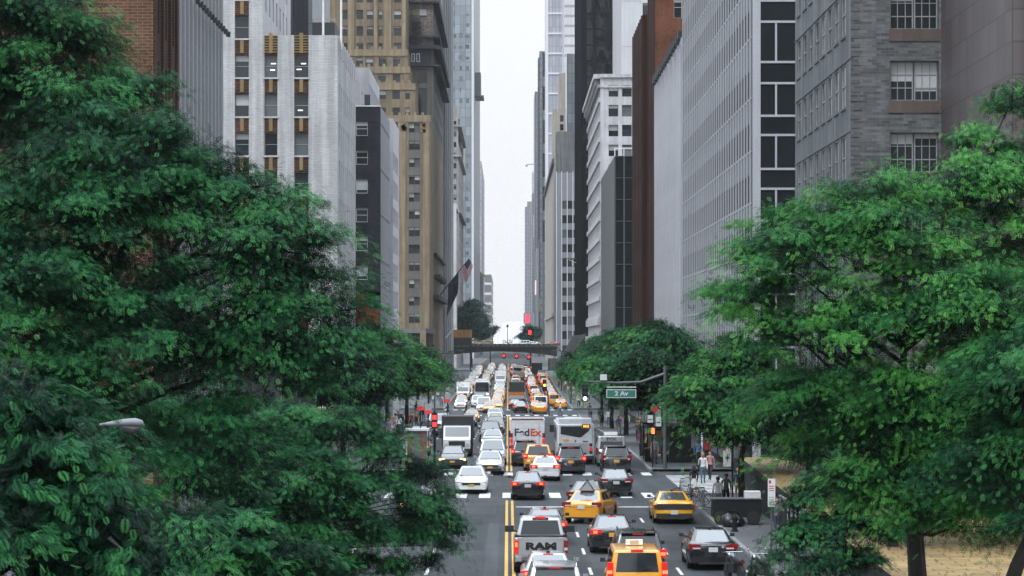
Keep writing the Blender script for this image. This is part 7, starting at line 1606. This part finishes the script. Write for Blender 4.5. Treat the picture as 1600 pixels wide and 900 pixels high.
# shop fronts and red signs low on the left, behind the people
sd = stone('shop_dark', (.05, .052, .055), .2, .3)
e = empty('shop_row', (-15.2, 172, 0), 0, 'dark row of low shops behind the left hand kerbside trees', 'shops'); g = MB(); g.box(-15, 0, 0, 54, 0, 7.5, sd); g.build('wall', e); g = MB(); g.box(-14.9, -.1, .1, 53.9, 7.503, 7.9, S_dark); g.build('roof', e)
for k in range(9): g = MB(); g.box(-.02, .06, 1.5+5.8*k, 5.8+5.8*k, .7, 3.2, C_glr); g.build('window', e)
rn = plain('red_shop_sign', (.55, .05, .05), .4, emit=(1, .06, .07), es=.25, var=0)
for i, (px_, py, d, w_, h, lab) in enumerate(((657, 638, 180, .52, .26, 'small red shop sign, leftmost of the glowing signs on the left pavement'), (669, 644, 180, .54, .26, 'small red shop sign in the middle of the three on the left pavement'), (699, 626, 222, .5, .3, 'small red shop sign nearest the road on the left pavement'))):
    e = empty('shop_sign', (gx(px_, d), d, gz(py, d)-h/2), 0, lab, 'sign', 'red signs on the left pavement'); g = MB(); g.box(-w_/2, w_/2, 0, .15, 0, h, rn); g.box(-w_/2+.03, w_/2-.03, .001, .149, h+.002, h+.45, plain('sign_grey_white', (.35, .36, .37), .5)); g.build('board', e); g = MB(); g.bar((0, .08, 0), (0, .08, -(gz(py, d)-h/2-zr(d)-.15)), .08, .08, S_dark); g.build('post', e)
e = empty('phone_booth', (gx(650, 168.5), 170.5, .15), 0, 'grey and rust coloured phone booth at the left corner, behind the leaves', 'booth'); g = MB(); g.box(-.65, .65, 0, 1, 0, 2.35, S_pole); g.build('body', e); g = MB(); g.box(-.8, .8, -.15, 1.1, 2.353, 2.5, S_wht); g.build('roof', e)
for x in (-.5, .35): g = MB(); g.box(x-.1, x+.1, -.03, -.002, .1, 2.3, plain('rust_panel', (.18, .06, .035), .6)); g.build('panel', e)
# flags on the sooty tower, banner arms
d = 545; xa, za = gx(684, d), gz(468, d); xb, zb = gx(733, 545), gz(404, 545)
e = empty('flagpole', (-XS, d, za), 0, 'dark slanting flagpole carrying two flags, reaching from the left facades over the street', 'flagpole'); g = MB(); g.tube([(0,0,0),(xb+XS,0,zb-za)], [.12,.07], S_dark, 8); g.build('pole', e)
def flag(name, label, o0, o1, drop, mfun, seed, wav=.35):
    """cloth hanging from the slanting pole between two points"""
    g = MB(); n, m_ = 12, 13; a0, a1 = Vector(o0), Vector(o1)
    def pt(i, j): u, v = i/n, j/m_; p = a0.lerp(a1, u); return (p.x+wav*.5*v*math.sin(v*3)+v*drop[0]*(1-.45*u), p.y+wav*math.sin(u*7+v*2+seed)*v, p.z-v*drop[1]*(1-.35*u))
    for i in range(n):
        for j in range(m_): g.poly([pt(i,j), pt(i,j+1), pt(i+1,j+1), pt(i+1,j)], mfun(i, j, n, m_))
    o = g.build(name, None, None, 60, True); tag(o, label, 'flag'); return o
fr_, fw_, fb_ = plain('flag_red', (.45, .03, .05), .8), plain('flag_white', (.65, .64, .65), .8), plain('flag_blue', (.03, .04, .11), .8)
P = lambda t: (-XS+(xb+XS)*t, d-.12, za+(zb-za)*t)
flag('flag', 'american flag with stripes at the tip of the slanting flagpole', P(.70), P(1.0), (1.4, 2.6), lambda i, j, n, m_: fb_ if i >= n*.5 and j < 6 else (fr_ if j % 2 == 0 else fw_), 0)
flag('flag', 'long black flag hanging from the middle of the slanting flagpole', P(.36), P(.68), (-.4, 7.0), lambda i, j, n, m_: plain('flag_black', (.016, .018, .024), .8), 2)
e = empty('awning_pole', (-XS, 610, gz(531, 610)), 0, 'long pale slanting arm over the dark entrance at the left, below the flags', 'pole'); g = MB(); g.bar((0,0,0), (gx(706, 610)+XS+1.0, 0, gz(508, 610)-gz(531, 610)), .45, .3, S_wht); g.build('arm', e); g = MB(); g.box(-.3, .4, -.3, .3, -.6, .2, S_dark); g.build('bracket', e)
d = 430; e = empty('flagpole', (gx(947, 418)+.3, 422.6, gz(487, 422)), 0, 'short white pole with a furled pale flag in front of the white corniced building', 'flagpole'); g = MB(); g.tube([(0,0,0),(-.62,-1.6,4.6)], [.06,.04], S_wht, 6); g.build('pole', e)
g = MB(); g.tube([(-.1,-.35,.4),(-.3,-.9,2.2),(-.6,-1.55,4.4)], [.2,.26,.08], CL['grey'], 8); g.build('furled_cloth', e)
# hotel-style hanging lamps and signs on the dark side at right
e = empty('wall_bracket', (XS-.4, 560, gz(404, 560)), 0, 'pale bracket arm with white fittings on the black tower side', 'bracket'); g = MB(); g.bar((0,0,0),(-3.2,0,.1), .15, .15, S_pole); g.bar((0,0,-.9),(-1.6,0,-.2), .12, .12, S_wht); g.build('arm', e); g = MB(); g.box(-.9, -.4, -.2, .2, .2, 1.2, S_wht); g.box(-.9, -.5, -.2, .2, -1.6, -.6, S_wht); g.build('fitting', e)
# ------------------------------------------------------------------ tidy up
for p, used in PROTO.values():
    if not used:
        def kill(o):
            for c in [c for c in bpy.data.objects if c.parent == o]: kill(c)
            bpy.data.objects.remove(o)
        kill(p)
# ------------------------------------------------------------------ dark shop fronts added to darken the foot of the facades
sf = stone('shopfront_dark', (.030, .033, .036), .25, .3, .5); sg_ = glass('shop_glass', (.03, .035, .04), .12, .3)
def shopfronts(name, side, x, d0, d1, h, label, bay=6.0):
    e = empty(name, (side*x, d0, zr(d0)), 0, label, 'shops'); L_ = d1-d0; w0, w1 = (0, 1.4) if side > 0 else (-1.4, 0)
    g = MB(); g.box(w0, w1, 0, L_, -1.6, h, sf); g.build('wall', e)
    g = MB(); g.box(w0-.3, w1+.3, -.2, L_+.2, h+.003, h+.4, sf); g.build('cornice', e)
    xf = -.03 if side > 0 else .03
    for k in range(int(L_/bay)):
        g = MB(); g.box(min(0, xf), max(0, xf), .8+bay*k, bay-.6+bay*k, .6, h-1.2, sg_); g.build('window', e)
        if k % 3 == 1:
            g = MB(); xa = -1.5 if side > 0 else 1.5; q = [(0, 1+bay*k, h-.9), (0, bay-1+bay*k, h-.9), (xa, bay-1+bay*k, h-1.7), (xa, 1+bay*k, h-1.7)]
            aw = CL['navy'] if k % 2 else CL['black']; g.poly(q if side < 0 else q[::-1], aw); g.poly([q[3], q[2], (xa, bay-1+bay*k, h-2.0), (xa, 1+bay*k, h-2.0)], aw); g.build('awning', e)
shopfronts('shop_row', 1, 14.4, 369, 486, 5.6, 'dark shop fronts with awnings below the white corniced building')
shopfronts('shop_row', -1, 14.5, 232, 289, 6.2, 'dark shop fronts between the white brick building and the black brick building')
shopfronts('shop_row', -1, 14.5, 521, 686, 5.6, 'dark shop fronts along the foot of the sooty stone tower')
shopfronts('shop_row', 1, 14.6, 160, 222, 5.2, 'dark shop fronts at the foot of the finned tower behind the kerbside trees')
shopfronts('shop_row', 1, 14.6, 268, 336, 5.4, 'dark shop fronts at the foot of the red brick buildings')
# ------------------------------------------------------------------ more life on the shaded right pavement
for x, d, rz, pose, t, l, sk, hr, lab in ((11.2, 104, 0, 'walk', 'black', 'black', 1, 'black', 'person in black walking away beside the dark plaza wall'), (11.5, 109.5, PI, 'walk2', 'grey', 'navy', 0, 'brown', 'person in grey walking towards the camera past the plaza wall'),
        (10.9, 128, PI, 'stand', 'olive', 'black', 2, 'black', 'person in olive standing behind the vending cart'), (12.0, 133.5, 0, 'walk', 'navy', 'tan', 0, 'blond', 'person in navy and tan trousers under the banner post'), (13.6, 148, PI, 'walk', 'black', 'denim', 1, 'brown', 'person in black and denim on the avenue crossing behind the pair of walkers'),
        (12.6, 169.8, PI, 'walk2', 'blue', 'black', 2, 'black', 'person in blue stepping off the far right corner'), (13.4, 172.5, 0, 'stand', 'red', 'black', 0, 'red', 'person in red standing beside the newspaper kiosk')):
    person(x, d, rz, pose, t, l, sk, hr, False, True, None, rnd.uniform(.96, 1.04), lab)
nb = {'red': plain('news_red', (.25, .03, .025), .5), 'blue': plain('news_blue', (.03, .06, .16), .5), 'yellow': plain('news_yellow', (.38, .22, .02), .5)}
for i, (k, x, d) in enumerate((('red', 9.95, 174.2), ('blue', 9.95, 174.9), ('yellow', 9.95, 175.6))):
    e = empty('newspaper_box', (x, d, .15), 0, '%s newspaper box in the short row at the far right corner' % k, 'newspaper box', 'newspaper boxes at the far right corner')
    g = MB(); g.box(-.2, .2, -.22, .22, .35, 1.15, nb[k]); g.build('body', e); g = MB(); g.box(-.15, .15, -.232, -.222, .7, 1.05, C_gl); g.build('window', e)
    for s in (-.14, .14): g = MB(); g.box(s-.03, s+.03, -.15, .15, 0, .35, S_dark); g.build('leg', e)
e = empty('fire_hydrant', (9.95, 112.5, .15), 0, 'dark fire hydrant at the right kerb between the parked sedan and the vending cart', 'hydrant'); g = MB(); g.lathe([(.16, 0), (.16, .06), (.11, .08), (.11, .55), (.14, .57), (.13, .66), (.06, .74), (.03, .78)], S_dark, 14); g.build('body', e, None, 40)
for s in (-1, 1): g = MB(); g.lathe([(.06, s*.1), (.065, s*.17), (.04, s*.2)], S_pole, 10, (0, 0, .42), 'x'); g.build('outlet', e)
# glass pairs of shop and lamp litter by the kerb: bagged rubbish
bgm = plain('rubbish_bag', (.012, .012, .014), .35)
for i, (x, d, s) in enumerate(((10.0, 115.4, .42), (10.35, 115.9, .36), (10.1, 116.5, .4))):
    g = MB(); g.lathe([(.05, 0), (.9*s, .04), (s*1.05, .5*s), (s*.8, 1.1*s), (.08, 1.5*s), (.12, 1.7*s)], bgm, 11); m_ = g.mesh('rubbish_bag', 50)
    for v in m_.vertices: v.co.x += .05*math.sin(v.co.z*9+i); v.co.y += .05*math.cos(v.co.x*11+i*2)
    o = link('rubbish_bag', m_, None, (x, d, .152)); tag(o, ('black rubbish bag nearest the camera in the kerb pile by the vending cart', 'black rubbish bag farthest from the kerb in the pile by the vending cart', 'black rubbish bag at the far end of the kerb pile by the vending cart')[i], 'bag', 'rubbish bags')
